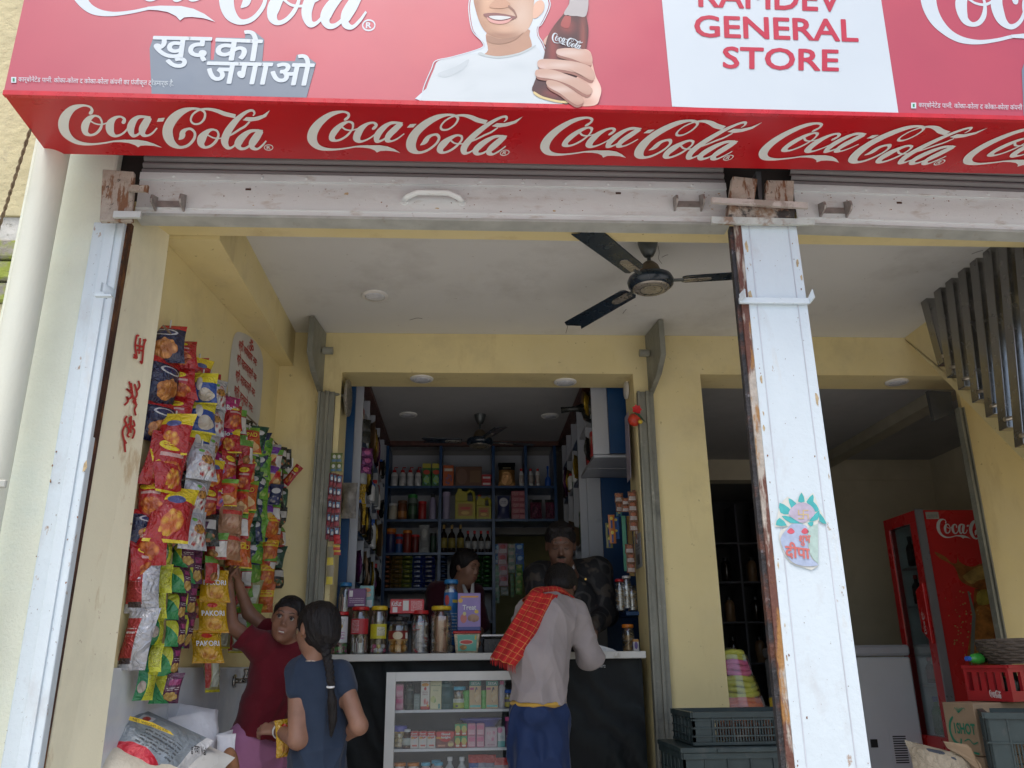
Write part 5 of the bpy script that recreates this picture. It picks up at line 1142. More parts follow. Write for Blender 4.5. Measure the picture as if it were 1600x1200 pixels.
# calendar and papers by the right jamb
t = thing('wall_calendar', 'bundle of papers hanging on the right reveal of the counter opening', 'papers', P(983, 700, 4.5))
for k in range(4):
    a_, b_ = P(979+k*1.5, 645+k*3, 4.46+.02*k), P(986+k*1.5, 748-k*2, 4.46+.02*k)
    MB().hexa([(xo1-.040+k*.006, 4.43+.03*k, b_.z), (xo1-.036+k*.006, 4.56+.02*k, b_.z), (xo1-.030+k*.006, 4.56+.02*k, a_.z), (xo1-.034+k*.006, 4.43+.03*k, a_.z), (xo1-.038+k*.006, 4.43+.03*k, b_.z), (xo1-.034+k*.006, 4.56+.02*k, b_.z), (xo1-.028+k*.006, 4.56+.02*k, a_.z), (xo1-.032+k*.006, 4.43+.03*k, a_.z)]).build('sheet', pm('calendar', (.42, .36, .42), [('type', .1, .1, .9, .9, (.12, .08, .14), 24)]), t)
# red cloth flower and lime charm
t = thing('door_charm', 'red cloth pouch with a small yellow lime hanging on the right shutter track', 'charm', P(994, 655, 4.33))
c = P(991, 656, 4.33)
MB().ball(c, (.036, .03, .036), 14, 9).ball(c+Vector((.008, .004, .005)), (.033, .03, .034), 12, 8).build('pouch', mat('red_satin', (.50, .04, .015), .35, var=.3, scale=30, bump=.6, bscale=50), t, smooth=True)
m = MB(); k0 = P(995, 640, 4.33)
for a_ in range(7):
    d = Vector((math.cos(a_*.9)*.028, -.005, math.sin(a_*.9)*.030)); m.prism([k0, k0+d*.6+Vector((-d.z, 0, d.x))*.35, k0+d, k0+d*.6-Vector((-d.z, 0, d.x))*.35], (0, .003, 0))
m.build('petals', mat('red_ribbon', (.55, .01, .015), .5, var=.2), t)
m = MB()
for a_ in range(8):
    d = P(1000+a_*.5, 652, 4.31)-c; m.tube([c+Vector((.0, -.02, .035)), c+Vector((.03+.004*a_, -.025, .02-.006*a_))], [.004, .001], 5)
m.build('leaf_tuft', mat('dark_leaf', (.02, .06, .025), .5), t)
MB().ball(P(1000.5, 659, 4.29), .0125, 12, 8).build('lime', mat('lime_yellow', (.55, .38, .03), .4, var=.1), t, smooth=True)
# hanging goods inside the right recess
dkbr = pm('brownstrip', (.16, .07, .035), [('rect', .1, .1, .9, .5, (.35, .30, .28)), ('ell', .5, .7, .3, .2, (.30, .10, .05))], rough=.2, wrinkle=.8)
for i, (x, y0, y1, yy, w) in enumerate(((988, 768, 830, 4.45, .05), (994, 765, 850, 4.52, .045), (979, 778, 800, 4.48, .06), (967, 770, 800, 4.56, .05), (984, 850, 895, 4.50, .05))):
    p0, p1 = P(x, y0, yy), P(x, y1, yy); hang_strip('%s brown sachet strip hanging in the right recess above the counter' % ('first', 'second', 'third', 'fourth', 'fifth')[i], p0.x, yy, p0.z, p1.z, w, w*1.1, dkbr)
for x0, x1, y0, y1, yy, nm_, col in ((971, 982, 806, 892, 4.62, 'teal', (.10, .32, .22)), (979, 992, 806, 900, 4.66, 'ochre', (.30, .20, .07))):
    a_, b_ = P(x0, y0, yy), P(x1, y1, yy)
    t = thing('paper_folder', '%s paper folder standing on the right of the counter opening' % nm_, 'folder', (a_.x, yy, b_.z))
    MB().bbox(a_.x, b_.x, yy, yy+.012, b_.z, a_.z, .002).build('cover', C('folder'+nm_, col, rough=.7), t)
    MB().box(a_.x+.003, b_.x-.002, yy+.0125, yy+.016, b_.z+.004, a_.z-.004).build('sheets', WHT, t)
for i, (x, y0, y1, nm_, col) in enumerate(((954, 805, 850, 'orange and blue', (.48, .16, .03)), (962, 808, 842, 'blue', (.04, .12, .34)), (968, 792, 806, 'teal', (.05, .2, .25)), (952, 815, 855, 'olive', (.18, .17, .04)))):
    p0, p1 = P(x, y0, 4.72), P(x, y1, 4.72); hang_strip('%s toothbrush card hanging in the right recess' % nm_, p0.x, 4.70+.02*i, p0.z, p1.z, .038, (p0.z-p1.z), pm('card'+str(i), col, [('ell', .5, .75, .25, .12, (.6, .5, .1)), ('rect', .35, .05, .65, .6, (.03, .06, .2))]), n=2, group='cards in the recess')
t = thing('poster', 'narrow grey printed card with a red line taped on the right door reveal', 'poster', P(1000, 860, 4.5))
MB().hexa([(xo1-.006, 4.44, P(1000, 885, 4.45).z), (xo1-.006, 4.60, P(1000, 885, 4.45).z), (xo1-.006, 4.60, P(998, 832, 4.45).z), (xo1-.006, 4.44, P(998, 832, 4.45).z), (xo1-.003, 4.44, P(1000, 885, 4.45).z), (xo1-.003, 4.60, P(1000, 885, 4.45).z), (xo1-.003, 4.60, P(998, 832, 4.45).z), (xo1-.003, 4.44, P(998, 832, 4.45).z)]).build('card', pm('pricecard', (.30, .30, .32), [('rect', .3, .1, .7, .4, (.05, .05, .05)), ('type', .2, .5, .8, .9, (.05, .05, .08), 10)]), t)
# left jamb: sachet strips, blister cards
redc = pm('jambsachet', (.13, .02, .03), [('rect', .2, .45, .8, .9, (.12, .22, .34)), ('ell', .5, .6, .2, .14, (.7, .7, .7)), ('rect', .15, .05, .85, .32, (.3, .04, .05))], rough=.25, wrinkle=.4)
for i, (x, y0, y1) in enumerate(((521, 742, 845), (527, 744, 848), (533, 746, 846))):
    p0, p1 = P(x, y0, 4.40), P(x, y1, 4.40); hang_strip('%s dark red shampoo sachet strip hanging by the left shutter track' % ('left', 'middle', 'right')[i], p0.x, 4.36-.01*i, p0.z, p1.z, .034, .07, redc)
grc = pm('jambgreen', (.12, .16, .05), [('ell', .5, .6, .25, .2, (.5, .5, .45)), ('rect', .15, .05, .85, .3, (.05, .12, .2))], rough=.25)
for i, x in enumerate((525, 533)):
    p0, p1 = P(x, 712, 4.42), P(x, 741, 4.42); hang_strip('%s green sachet pair hanging high by the left shutter track' % ('left', 'right')[i], p0.x, 4.36, p0.z, p1.z, .036, .06, grc)
for i, (x, y0, y1, m_, d) in enumerate(((519, 855, 915, pm('yellowcard', (.30, .26, .16), [('rect', .1, .02, .9, .42, (.62, .50, .05))]), 'tall blister card with yellow base'), (529, 838, 852, RED, 'small red hanging pack'), (530, 855, 870, pm('redyellow', (.45, .05, .03), [('rect', 0, .6, 1, 1, (.6, .4, .05))]), 'small red and yellow hanging bottle card'))):
    p0, p1 = P(x, y0, 4.38), P(x, y1, 4.38); hang_strip('%s by the left shutter track above the counter' % d, p0.x, 4.35-.02*i, p0.z, p1.z, .036 if i else .042, p0.z-p1.z, m_, n=2, group='cards by the left track')
t = thing('snack_bag', 'clear plastic bag of wrapped things hanging from the blue end board', 'bag', P(545, 780, 4.62)); p = P(546, 782, 4.62)
pillow(MB(), p, Vector((1, 0, 0)), Vector((0, 0, 1)), Vector((0, -1, 0)), .085, .20, .07, seed=5).build('bag_body', mat('dim_clear_bag', (.20, .19, .18), .15, bump=1., bscale=30, var=.5, scale=20), t, smooth=True)
for i, (x, y0, y1, m_, nm_) in enumerate(((564, 752, 820, mm_['yellow foil bag'], 'yellow'), (574, 700, 740, mm_['purple foil bag'], 'purple'), (572, 655, 692, mm_['dark plastic bag'], 'black'))):
    p0, p1 = P(x, y0, 4.85), P(x, y1, 4.85); hang_strip('%s foil packets hanging in a bunch before the left shelves' % nm_, p0.x, 4.85, p0.z, p1.z, .075, .06, m_, group='bunches before the left shelves', normal=(.5, -.85, 0))

# ------------------------------------------------------------------ counter
zc_ = 1.012
ct = thing('shop_counter', 'shop counter with a white top edge and black wavy laminate front', 'counter', (.1, 4.6, 0))
MB().bbox(P(505, 1025, 4.35).x, P(1009, 1025, 4.35).x, 4.34, 4.88, zc_-.034, zc_, .003).build('counter_top', mat('white_counter_top', (.56, .56, .52), .35, var=.06, scale=5, stains=[((.22, .18, .12), 14, .62, .72, .6), ((.45, .42, .36), 3, .5, .8, .5)]), ct)
PAN = NT('black_wave_panel'); PAN.b.inputs['Roughness'].default_value = .45; PAN.b.inputs['Specular IOR Level'].default_value = .22
wv_ = PAN.n('ShaderNodeTexWave', wave_type='BANDS', bands_direction='DIAGONAL'); wv_.inputs['Scale'].default_value = 3.2; wv_.inputs['Distortion'].default_value = 9; wv_.inputs['Detail'].default_value = 3; wv_.inputs['Detail Scale'].default_value = 1.3
PAN.l(PAN.obj(), wv_.inputs[0]); PAN.l(PAN.mix(PAN.ramp(wv_.outputs['Fac'], .2, .9), (.003, .005, .006), (.008, .012, .013)), PAN.b.inputs['Base Color']); PAN.bump(wv_.outputs['Fac'], .18, .02)
MB().box(P(505, 1100, 4.42).x-.1, .888, 4.42, 4.46, 0, zc_-.035).build('front_panel', PAN.m, ct)
MB().box(-.72, -.69, 4.47, 4.86, 0, zc_-.035).box(.86, .885, 4.47, 4.86, 0, zc_-.035).build('side_panel', WHITE_LAM, ct)
m = MB(); put_text(m, '072', [P(938, 1043, 4.4195), P(946, 1043, 4.4195), P(946, 1039, 4.4195), P(938, 1039, 4.4195)], .02, z=.001); m.build('small_marking', WHT, ct)

# display cabinet standing in front
Yc = 4.22
cb = thing('display_cabinet', 'white framed glass display cabinet full of small goods in front of the counter', 'cabinet', (.05, 4.3, 0))
x0, x1 = P(604, 1055, Yc).x, P(868, 1055, Yc).x; ztp = P(650, 1050, Yc).z; fw = .044
FRW = mat('white_cabinet_frame', (.60, .61, .58), .4, var=.05, scale=6, stains=[((.40, .34, .24), 12, .66, .76, .5)])
MB().box(x0, x0+fw, Yc, Yc+.03, 0, ztp).build('stile', FRW, cb); MB().box(x1-fw, x1, Yc, Yc+.03, 0, ztp).build('stile', FRW, cb)
MB().box(x0+fw+.001, x1-fw-.001, Yc, Yc+.03, ztp-.041, ztp).build('top_rail', FRW, cb); MB().box(x0+fw+.001, x1-fw-.001, Yc, Yc+.03, .1, .16).build('bottom_rail', FRW, cb)
MB().box(x0+.002, x1-.002, Yc+.031, 4.415, ztp-.016, ztp-.001).build('top_board', FRW, cb)
MB().box(x0+.002, x0+.016, Yc+.031, 4.415, 0, ztp-.017).build('side_board', FRW, cb); MB().box(x1-.016, x1-.002, Yc+.031, 4.415, 0, ztp-.017).build('side_board', FRW, cb)
MB().box(x0+.017, x1-.017, 4.408, 4.416, 0, ztp-.018).build('back_board', mat('cabinet_back', (.035, .045, .05), .5, var=.3, scale=6), cb)
shz = [P(700, y, Yc+.012).z for y in (1109, 1170, 1231)]
for z in shz: MB().box(x0+.018, x1-.018, Yc+.034, 4.406, z-.012, z).build('shelf', mat('white_shelf', (.62, .62, .64), .4), cb)
MB().box(x0+fw-.003, x1-fw+.003, Yc+.010, Yc+.013, .155, ztp-.038).build('glass_pane', clear_mat('cabinet_glass', (.95, .97, .97), .03, .02), cb)
def Z5(x): return 580+x/5.333
def Y5(y): return 1000+y/5.333
Yg = Yc+.05
def dx(x): return P(Z5(x), 1090, Yg).x
def dz(x, y): return P(Z5(x), Y5(y), Yg).z
CG = 'goods in the display cabinet'
s1, s2, s3 = shz
bxp = lambda key, a, b, yt, desc, m_, s_=s1, d=.045, zt_=None: g_box(desc+' in the display cabinet', dx(a), dx(b), Yg, s_, max(s_+.02, dz(a, yt)), m_, d, group=CG)
pkb = pm('ponds', (.62, .28, .36), [('rect', .1, .55, .9, .85, (.62, .16, .28)), ('type', .15, .15, .85, .45, (.7, .6, .62), 9)])
z = s1
for i in range(2):
    g_box('%s small pink cream box stacked at the left of the top cabinet shelf' % ('lower', 'upper')[i], dx(203), dx(267), Yg, z, z+.057, pkb, .045, group=CG); z += .058
g_bottle('slim dark oil bottle with gold drop label on the top cabinet shelf', dx(317), Yg+.02, s1, .024, dz(317, 362)-s1, C('oilglass', (.03, .045, .03), rough=.1), BLK, pm('oillab', (.03, .05, .04), [('ell', .5, .5, .10, .42, (.50, .42, .16)), ('ell', .5, .5, .075, .34, (.06, .09, .07)), ('ell', .5, .5, .03, .15, (.6, .5, .2))]), .5, .8, group=CG)
bxp('', 356, 408, 450, 'grey green carton beside the oil bottle', pm('greygreen', (.14, .19, .18), [('type', .15, .2, .85, .9, (.3, .36, .34), 10)]))
bxp('', 412, 487, 346, 'white and red carton with chilli picture', pm('chilli', (.66, .62, .55), [('rect', 0, 0, 1, .12, (.5, .04, .03)), ('ell', .5, .88, .4, .06, (.7, .3, .03)), ('food', .1, .16, .9, .42, (.55, .05, .05), (.62, .5, .45), 4), ('ell', .5, .74, .14, .06, (.5, .05, .05)), ('type', .2, .5, .8, .66, (.3, .1, .1), 16), ('ell', .8, .14, .12, .05, (.6, .3, .03))]))
bxp('', 490, 585, 343, 'pale yellow herbal oil carton', pm('herbal', (.64, .60, .36), [('type', .1, .78, .9, .86, (.12, .2, .12), 10), ('type', .25, .62, .75, .72, (.2, .25, .15), 16), ('food', .02, .2, .55, .5, (.10, .26, .08), (.5, .5, .2), 4), ('rect', .72, .03, .88, .2, (.05, .25, .25))]))
g_bottle('dark teal shampoo bottle with white drawing on the top cabinet shelf', dx(631), Yg+.02, s1, .034, dz(631, 352)-s1, C('deepteal', (.012, .09, .09), rough=.3), C('deepteal', (.012, .09, .09)), pm('tealshampoo', (.012, .09, .09), [('food', .43, .08, .57, .6, (.55, .62, .58), (.1, .3, .3), 10), ('ell', .5, .9, .08, .06, (.55, .2, .08)), ('type', .44, .7, .56, .82, (.6, .65, .6), 14)]), .7, .93, group=CG, sq=.6)
g_jar('clear jar of nuts with blue lid and green label on the top cabinet shelf', dx(730), Yg+.036, s1, .036, dz(730, 388)-s1, LIDB, [C('nut', (.30, .20, .10)), C('nut2', (.42, .32, .18))], pm('nutlab', (.40, .46, .06), [('rect', 0, .6, 1, 1, (.62, .62, .5)), ('type', .2, .65, .8, .95, (.1, .2, .3), 8), ('rect', .3, .15, .45, .35, (.1, .1, .1))]), .014, 1, CG, (.03, .46), 'balls', .66, name='nut_jar', cr_=.009)
for i, x in enumerate((797, 938)):
    g_bottle('%s bright green flask beside a teal and tan carton in the cabinet' % ('left', 'right')[i], dx(x), Yg+.02, s1, .0175, dz(x, 430)-s1, C('brightgreen', (.12, .42, .08), rough=.25), C('brightgreen', (.12, .42, .08)), None, .95, .9, group=CG)
sesa = pm('sesa', (.55, .38, .20), [('rect', 0, .82, 1, 1, (.05, .25, .20)), ('rect', .05, .68, .38, .76, (.4, .05, .15)), ('ell', .6, .5, .14, .28, (.07, .06, .08)), ('rect', .05, .06, .95, .14, (.10, .42, .38)), ('food', .4, .2, .9, .7, (.5, .3, .12), (.6, .45, .25), 5)])
for i, (a, b) in enumerate(((818, 916), (958, 1057))):
    t = g_box('%s teal and tan hair oil carton with comb picture in the display cabinet' % ('left', 'right')[i], dx(a), dx(b), Yg-.004, s1, dz(a, 341), sesa, .045, group=CG)
    m = MB(); w = dx(b)-dx(a); put_text(m, 'SESA', [(dx(a)+w*.15, Yg-.0045, dz(a, 374)), (dx(b)-w*.12, Yg-.0045, dz(a, 374)), (dx(b)-w*.12, Yg-.0045, dz(a, 352)), (dx(a)+w*.15, Yg-.0045, dz(a, 352))], .0); m.build('lettering', WHT, t)
g_bottle('slim pink capped bottle at the right of the top cabinet shelf', dx(1092), Yg+.02, s1, .019, dz(1092, 340)-s1, pm('pinkbot', (.42, .40, .42), [('food', 0, 0, 1, .7, (.5, .3, .38), (.4, .4, .42), 9)]), C('hotpink', (.55, .08, .22)), None, .4, .72, group=CG)
g_jar('jar with blue lid and yellow label at the right end of the top cabinet shelf', dx(1143), Yg+.02, s1, .022, dz(1143, 415)-s1, BLU, [TAN], pm('yl', (.5, .42, .08), [('rect', 0, .5, 1, .8, (.1, .1, .2))]), .012, 1, CG, (.1, .6), 'balls', .5, name='nut_jar', cr_=.008)
# second cabinet shelf
g_jar('clear jar of yellow corn puffs with violet lid on the middle cabinet shelf', dx(238), Yg+.036, s2, .040, dz(238, 718)-s2, C('violet', (.12, .12, .42)), [C('puff', (.55, .36, .12)), C('puff2', (.62, .45, .18))], None, .022, 1, CG, kind='balls', fill=.62, name='puff_jar', cr_=.011)
g_bottle('small dark bottle with white cap and shield label on the middle cabinet shelf', dx(306), Yg+.02, s2, .024, dz(306, 745)-s2, C('brownglass', (.07, .03, .012), rough=.1), WHT, pm('shieldlab', (.5, .55, .5), [('ell', .5, .45, .12, .4, (.04, .22, .10)), ('rect', .46, .3, .54, .55, (.6, .6, .6))]), .55, .62, group=CG)
gk = pm('goodknight', (.64, .58, .54), [('ell', .5, 1.0, .62, .42, (.55, .03, .03)), ('ell', .25, .62, .2, .05, (.66, .28, .03)), ('rect', .42, .26, .58, .5, (.55, .55, .55)), ('rect', .22, .12, .82, .22, (.55, .12, .08))])
for i, (a, b) in enumerate(((336, 402), (404, 471), (473, 542))):
    t = g_box('%s of three red and white mosquito refill cartons in the display cabinet' % ('leftmost', 'middle', 'rightmost')[i], dx(a), dx(b), Yg, s2, dz(a, 763), gk, .04, group=CG)
    m = MB(); put_text(m, 'Good\nKnight', [(dx(a+7), Yg-.0005, dz(a, 812)), (dx(b-6), Yg-.0005, dz(a, 812)), (dx(b-6), Yg-.0005, dz(a, 772)), (dx(a+7), Yg-.0005, dz(a, 772))], .015); m.build('lettering', WHT, t)
t = g_box('wide red mosquito refill carton with sleeping figure in the display cabinet', dx(546), dx(697), Yg, s2, dz(546, 764), pm('goodwide', (.20, .05, .04), [('ell', .5, 1.0, .50, .62, (.55, .03, .03)), ('ell', .2, .62, .35, .06, (.66, .30, .05)), ('rect', .1, .1, .5, .2, (.6, .3, .2)), ('food', .62, .04, .98, .5, (.6, .5, .2), (.4, .22, .12), 4)]), .05, group=CG)
m = MB(); put_text(m, 'Good\nknight', [(dx(590), Yg-.0005, dz(590, 825)), (dx(665), Yg-.0005, dz(590, 825)), (dx(665), Yg-.0005, dz(590, 775)), (dx(590), Yg-.0005, dz(590, 775))], .02); m.build('lettering', WHT, t)
gr = pm('greenred', (.5, .06, .03), [('rect', 0, .5, 1, 1, (.08, .34, .14)), ('ell', .5, .55, .4, .3, (.50, .42, .10)), ('rect', .2, .1, .8, .25, (.65, .6, .5))])
for (a, b, nm_) in ((699, 748, 'left'), (751, 801, 'right')):
    z = s2
    for i in range(2):
        g_box('%s %s of the four small red and green soap boxes' % (('lower', 'upper')[i], nm_), dx(a), dx(b), Yg, z, z+.052, gr, .05, group=CG); z += .0525
for (a, b, nm_) in ((805, 871, 'left'), (878, 944, 'right')):
    z = s2
    for i in range(2):
        g_box('%s %s of the four pink soap boxes on the middle cabinet shelf' % (('lower', 'upper')[i], nm_), dx(a), dx(b), Yg, z, z+.052, pkb, .05, group=CG); z += .0525
bxp('', 949, 1048, 731, 'pale pink carton with flower print', pm('flower', (.60, .45, .50), [('food', .1, .3, .9, .9, (.6, .2, .3), (.62, .48, .52), 3), ('type', .2, .05, .8, .2, (.3, .1, .15), 12)]), s2)
bxp('', 1052, 1113, 726, 'white and teal carton with pink corner', pm('veet', (.62, .62, .62), [('rect', 0, 0, 1, .3, (.15, .42, .40)), ('ell', .3, .85, .35, .15, (.6, .2, .32)), ('type', .3, .4, .8, .6, (.1, .3, .3), 12)]), s2)
g_bottle('dark pink printed bottle at the right end of the middle cabinet shelf', dx(1142), Yg+.02, s2, .021, dz(1142, 642)-s2, pm('dpink', (.10, .02, .08), [('food', 0, 0, 1, .8, (.35, .10, .25), (.1, .12, .12), 8)]), C('hotpink', (.55, .08, .22)), None, .6, .7, group=CG)
t = thing('purple_basin', 'shallow purple plastic basin behind the middle row of the cabinet', 'basin', (dx(910), 4.36, s2)); MB().lathe((dx(915), 4.345, s2), [(.05, 0), (.07, .09), (.098, .125), (.102, .125), (.102, .118)], 22, sy=.5).build('basin_body', C('violet', (.12, .12, .42)), t, smooth=True)
# lowest cabinet shelf (tops only in view)
for i, x in enumerate((252, 362)): g_bottle('%s orange capped bottle on the lowest cabinet shelf' % ('left', 'right')[i], dx(x), Yg+.03, s3, .03, max(.05, dz(x, 1026)-s3), WHT, ORG, None, .75, .7, group=CG)
for i, (x, y) in enumerate(((463, 1024), (545, 1010), (568, 1022))): g_bottle('light blue capped bottle on the lowest cabinet shelf, %s' % ORD[i], dx(x), Yg+.03+.03*(i == 1), s3, .025, dz(x, y)-s3, C('pinkish', (.55, .40, .38)), LIDB, None, .7, .7, group=CG)
for i, x in enumerate((660, 759)): g_bottle('%s white nozzle spray bottle on the lowest cabinet shelf' % ('left', 'right')[i], dx(x), Yg+.03, s3, .022, dz(x, 978)-s3, C('clearish', (.45, .47, .47), rough=.1), WHT, None, .45, .6, group=CG)
for i, (x, y, c_) in enumerate(((865, 960, (.03, .10, .35)), (920, 958, (.28, .28, .36)), (985, 960, (.28, .28, .36)), (1055, 985, (.35, .30, .34)), (1120, 985, (.40, .25, .24)))):
    g_bag('red topped pouch leaning on the lowest cabinet shelf, %s' % ORD[i], dx(x), Yg+.0, s3, .062, dz(x, y)-s3, pm('pouch%d' % i, c_, [('tri', 0, 2.0, 1, 2.0, c_) if 0 else ('rect', 0, .74, 1, 1, (.50, .04, .03)), ('type', .1, .2, .9, .6, (.5, .5, .55), 8)], rough=.2, wrinkle=.6), .03, group=CG, lean=.15)

# ------------------------------------------------------------------ on the counter
Yj = 4.46
def jx(px): return P(px, 1000, Yj).x
def jh(px, y): return P(px, y, Yj).z-zc_
def jr(a, b): return (jx(b)-jx(a))/2
JG = 'jars on the counter'
LR, LY, LB, LK = C('lid_red', (.42, .012, .015), rough=.3), C('lid_yellow', (.58, .40, .02), rough=.3), C('lid_blue', (.02, .16, .38), rough=.3), C('lid_black', (.012, .012, .014), rough=.3)
cl1, cl2, cl3 = C('candy_green', (.14, .45, .14)), C('candy_pink', (.62, .12, .28)), C('stick_white', (.72, .70, .64))
g_jar('red lidded jar with a white cartoon label at the left end of the counter', jx(528), Yj+.06, zc_, jr(515, 543), jh(528, 955), LR, [cl1, cl2], pm('cartoon', (.62, .62, .62), [('ell', .5, .62, .2, .10, (.5, .32, .05)), ('ell', .5, .62, .08, .05, (.05, .05, .05)), ('type', .2, .1, .8, .4, (.35, .05, .25), 9), ('ell', .3, .85, .1, .05, (.15, .05, .2))]), .016, 2, JG, (.28, .88), 'chips', .18, cr_=.012)
g_jar('red lidded jar of lollipops with a small red label', jx(559.5), Yj+.06, zc_, jr(545, 575), jh(560, 947), LR, [C('stick_white', (.6, .58, .52)), C('stick_brown', (.25, .10, .08)), SIL], pm('jred', (.45, .02, .03), [('type', .1, .1, .5, .9, (.6, .55, .55), 12)]), .016, 2, JG, (.42, .74), 'sticks', .40)
g_jar('yellow lidded jar with a yellow label and a few wrapped sweets', jx(589.5), Yj+.06, zc_, jr(575.5, 603.5), jh(590, 946), LY, [C('sweet_yellow', (.62, .50, .08)), WHT, cl2], pm('jyel', (.58, .52, .03), [('rect', .45, .2, .9, .8, (.62, .60, .40)), ('type', .5, .2, .9, .8, (.1, .1, .1), 12)]), .018, 4, JG, (.32, .62), 'balls', .10, cr_=.012)
g_jar('black lidded squat jar of orange balls with a dark red label', jx(621), Yj+.06, zc_, jr(604, 638), jh(620, 963), LK, [C('orange_ball', (.55, .24, .03)), C('orange_ball2', (.62, .30, .05))], pm('jdark', (.20, .02, .015), [('ell', .5, .5, .22, .4, (.55, .48, .32)), ('rect', .85, .2, .98, .8, (.6, .6, .55)), ('rect', 0, 0, 1, .12, (.4, .25, .08))]), .018, 2, JG, (.36, .62), 'balls', .30, cr_=.021)
g_jar('red lidded jar of silver and pink wrapped sweets', jx(655), Yj+.06, zc_, jr(640.5, 669.5), jh(655, 953), LR, [SIL, C('wrap_pink', (.60, .10, .14)), WHT], None, .016, 3, JG, (0, 0), 'chips', .72, cr_=.013)
g_jar('yellow lidded jar packed with tan wrapped sticks', jx(688.5), Yj+.06, zc_, jr(671, 706), jh(688, 946), LY, [C('stick_tan', (.46, .26, .16)), C('stick_tan2', (.55, .36, .24)), SIL], None, .018, 5, JG, (0, 0), 'chips', .78, cr_=.014)
g_jar('tall clear jar with blue lid and white straws behind the left counter jars', jx(529), Yj+.16, zc_, .036, jh(529, 906), LB, [cl3, C('stick_pink', (.5, .3, .3))], None, .018, 2, JG, (0, 0), 'sticks', .85)
g_jar('blue lidded jar with a bright blue label behind the counter jars', jx(703), Yj+.17, zc_, .041, jh(703, 901), LB, [BLU, WHT], pm('jblue', (.02, .15, .42), [('ell', .25, .85, .16, .1, (.5, .08, .08)), ('type', .1, .1, .9, .6, (.4, .5, .6), 16), ('rect', .6, .8, 1, .86, (.5, .4, .05))]), .02, 2, JG, (.12, .82), 'balls', .8, cr_=.02)
# tub and boxes
t = thing('biscuit_tub', 'rectangular clear tub with red lid and teal biscuit label on the counter', 'tub', (jx(729), Yj+.06, zc_))
a, b = jx(709), jx(750); h = jh(729, 985)
MB().hexa([(a+.01, Yj+.02, zc_), (b-.01, Yj+.02, zc_), (b, Yj+.01, zc_+h-.014), (a, Yj+.01, zc_+h-.014), (a+.01, Yj+.11, zc_), (b-.01, Yj+.11, zc_), (b, Yj+.12, zc_+h-.014), (a, Yj+.12, zc_+h-.014)]).build('tub_body', mat('tub_biscuits', (.50, .42, .28), .3, var=.35, scale=60), t, bevel=.006)
MB().bbox(a-.005, b+.005, Yj+.004, Yj+.126, zc_+h-.015, zc_+h-.002, .004).build('lid', LR, t)
MB().hexa([(a+.022, Yj+.010, zc_+.012), (b-.02, Yj+.010, zc_+.012), (b-.015, Yj+.002, zc_+h-.022), (a+.018, Yj+.002, zc_+h-.022), (a+.022, Yj+.019, zc_+.012), (b-.02, Yj+.019, zc_+.012), (b-.015, Yj+.009, zc_+h-.022), (a+.018, Yj+.009, zc_+h-.022)]).build('label', pm('krunch', (.12, .42, .32), [('ell', .45, .55, .36, .16, (.65, .6, .5)), ('ell', .45, .55, .32, .12, (.5, .05, .04)), ('food', .05, .02, .5, .4, (.55, .35, .1), (.3, .15, .04), 5), ('rect', .88, .7, .97, .95, (.6, .45, .05))]), t)
def cbox(label, px0, px1, y, zt_px, zb_, m_, d, **k):
    Yq = y; x0_, x1_ = P(px0, 960, Yq).x, P(px1, 960, Yq).x; return g_box(label, x0_, x1_, Yq, zb_, P(px0, zt_px, Yq).z, m_, d, group='boxes on the counter', **k), x0_, x1_
zt6 = zc_+h
t, a, b = cbox('tall purple chocolate snack box standing on the red tub lid', 715, 751, Yj+.02, 927, zt6, pm('treat', (.28, .20, .46), [('rect', 0, .0, 1, .10, (.04, .06, .25)), ('rect', .12, .88, .9, .93, (.60, .28, .05)), ('food', .42, .22, .98, .46, (.20, .10, .07), (.35, .20, .12), 4), ('ell', .82, .5, .09, .05, (.6, .42, .05)), ('ell', .12, .8, .1, .06, (.6, .35, .05)), ('type', .3, .56, .7, .60, (.1, .06, .2), 50), ('ell', .26, .32, .14, .12, (.45, .14, .12)), ('ell', .3, .45, .07, .05, (.55, .5, .2))]), .05)
m = MB(); w = b-a; zz = P(733, 949, Yj+.02).z; put_text(m, 'Treat', [(a+w*.22, Yj+.0195, zz-.012), (b-w*.20, Yj+.0195, zz-.012), (b-w*.20, Yj+.0195, zz+.012), (a+w*.22, Yj+.0195, zz+.012)], .03); m.build('lettering', WHT, t)
zk = zc_+jh(620, 963)-.002
t, a, b = cbox('red chocolate bar carton lying across the counter jars', 609, 662, Yj+.03, 936.5, P(630, 958.5, Yj+.03).z, pm('kit', (.45, .025, .035), [('rect', .08, .08, .22, .45, (.6, .55, .55)), ('rect', .38, .2, .55, .9, (.55, .55, .52)), ('type', .62, .15, .95, .9, (.65, .45, .45), 18)]), .07)
t.location.z += 0
m = MB(); w = b-a; z0_ = P(630, 946, Yj+.03).z; put_text(m, 'KitKat', [(a+w*.05, Yj+.0295, z0_-.004), (a+w*.33, Yj+.0295, z0_-.002), (a+w*.33, Yj+.0295, z0_+.024), (a+w*.05, Yj+.0295, z0_+.020)], .02); m.build('lettering', WHT, t)
cbox('small purple carton behind the red lidded jars at the left', 542, 570, Yj+.10, 920, P(550, 948, Yj+.10).z, pm('purplebox', (.15, .05, .17), [('rect', .08, .55, .28, .9, (.6, .6, .6)), ('rect', .4, .05, .95, .14, (.6, .58, .6)), ('type', .1, .2, .9, .5, (.5, .4, .5), 10)]), .05)
cbox('teal carton with an orange mark behind the purple carton', 560, 582.5, Yj+.17, 915.5, P(550, 960, Yj+.17).z, pm('tealbox', (.22, .45, .45), [('ell', .5, .85, .3, .08, (.55, .2, .1)), ('ell', .55, .68, .28, .08, (.6, .45, .35)), ('rect', .55, .25, .9, .5, (.6, .6, .6))]), .05)
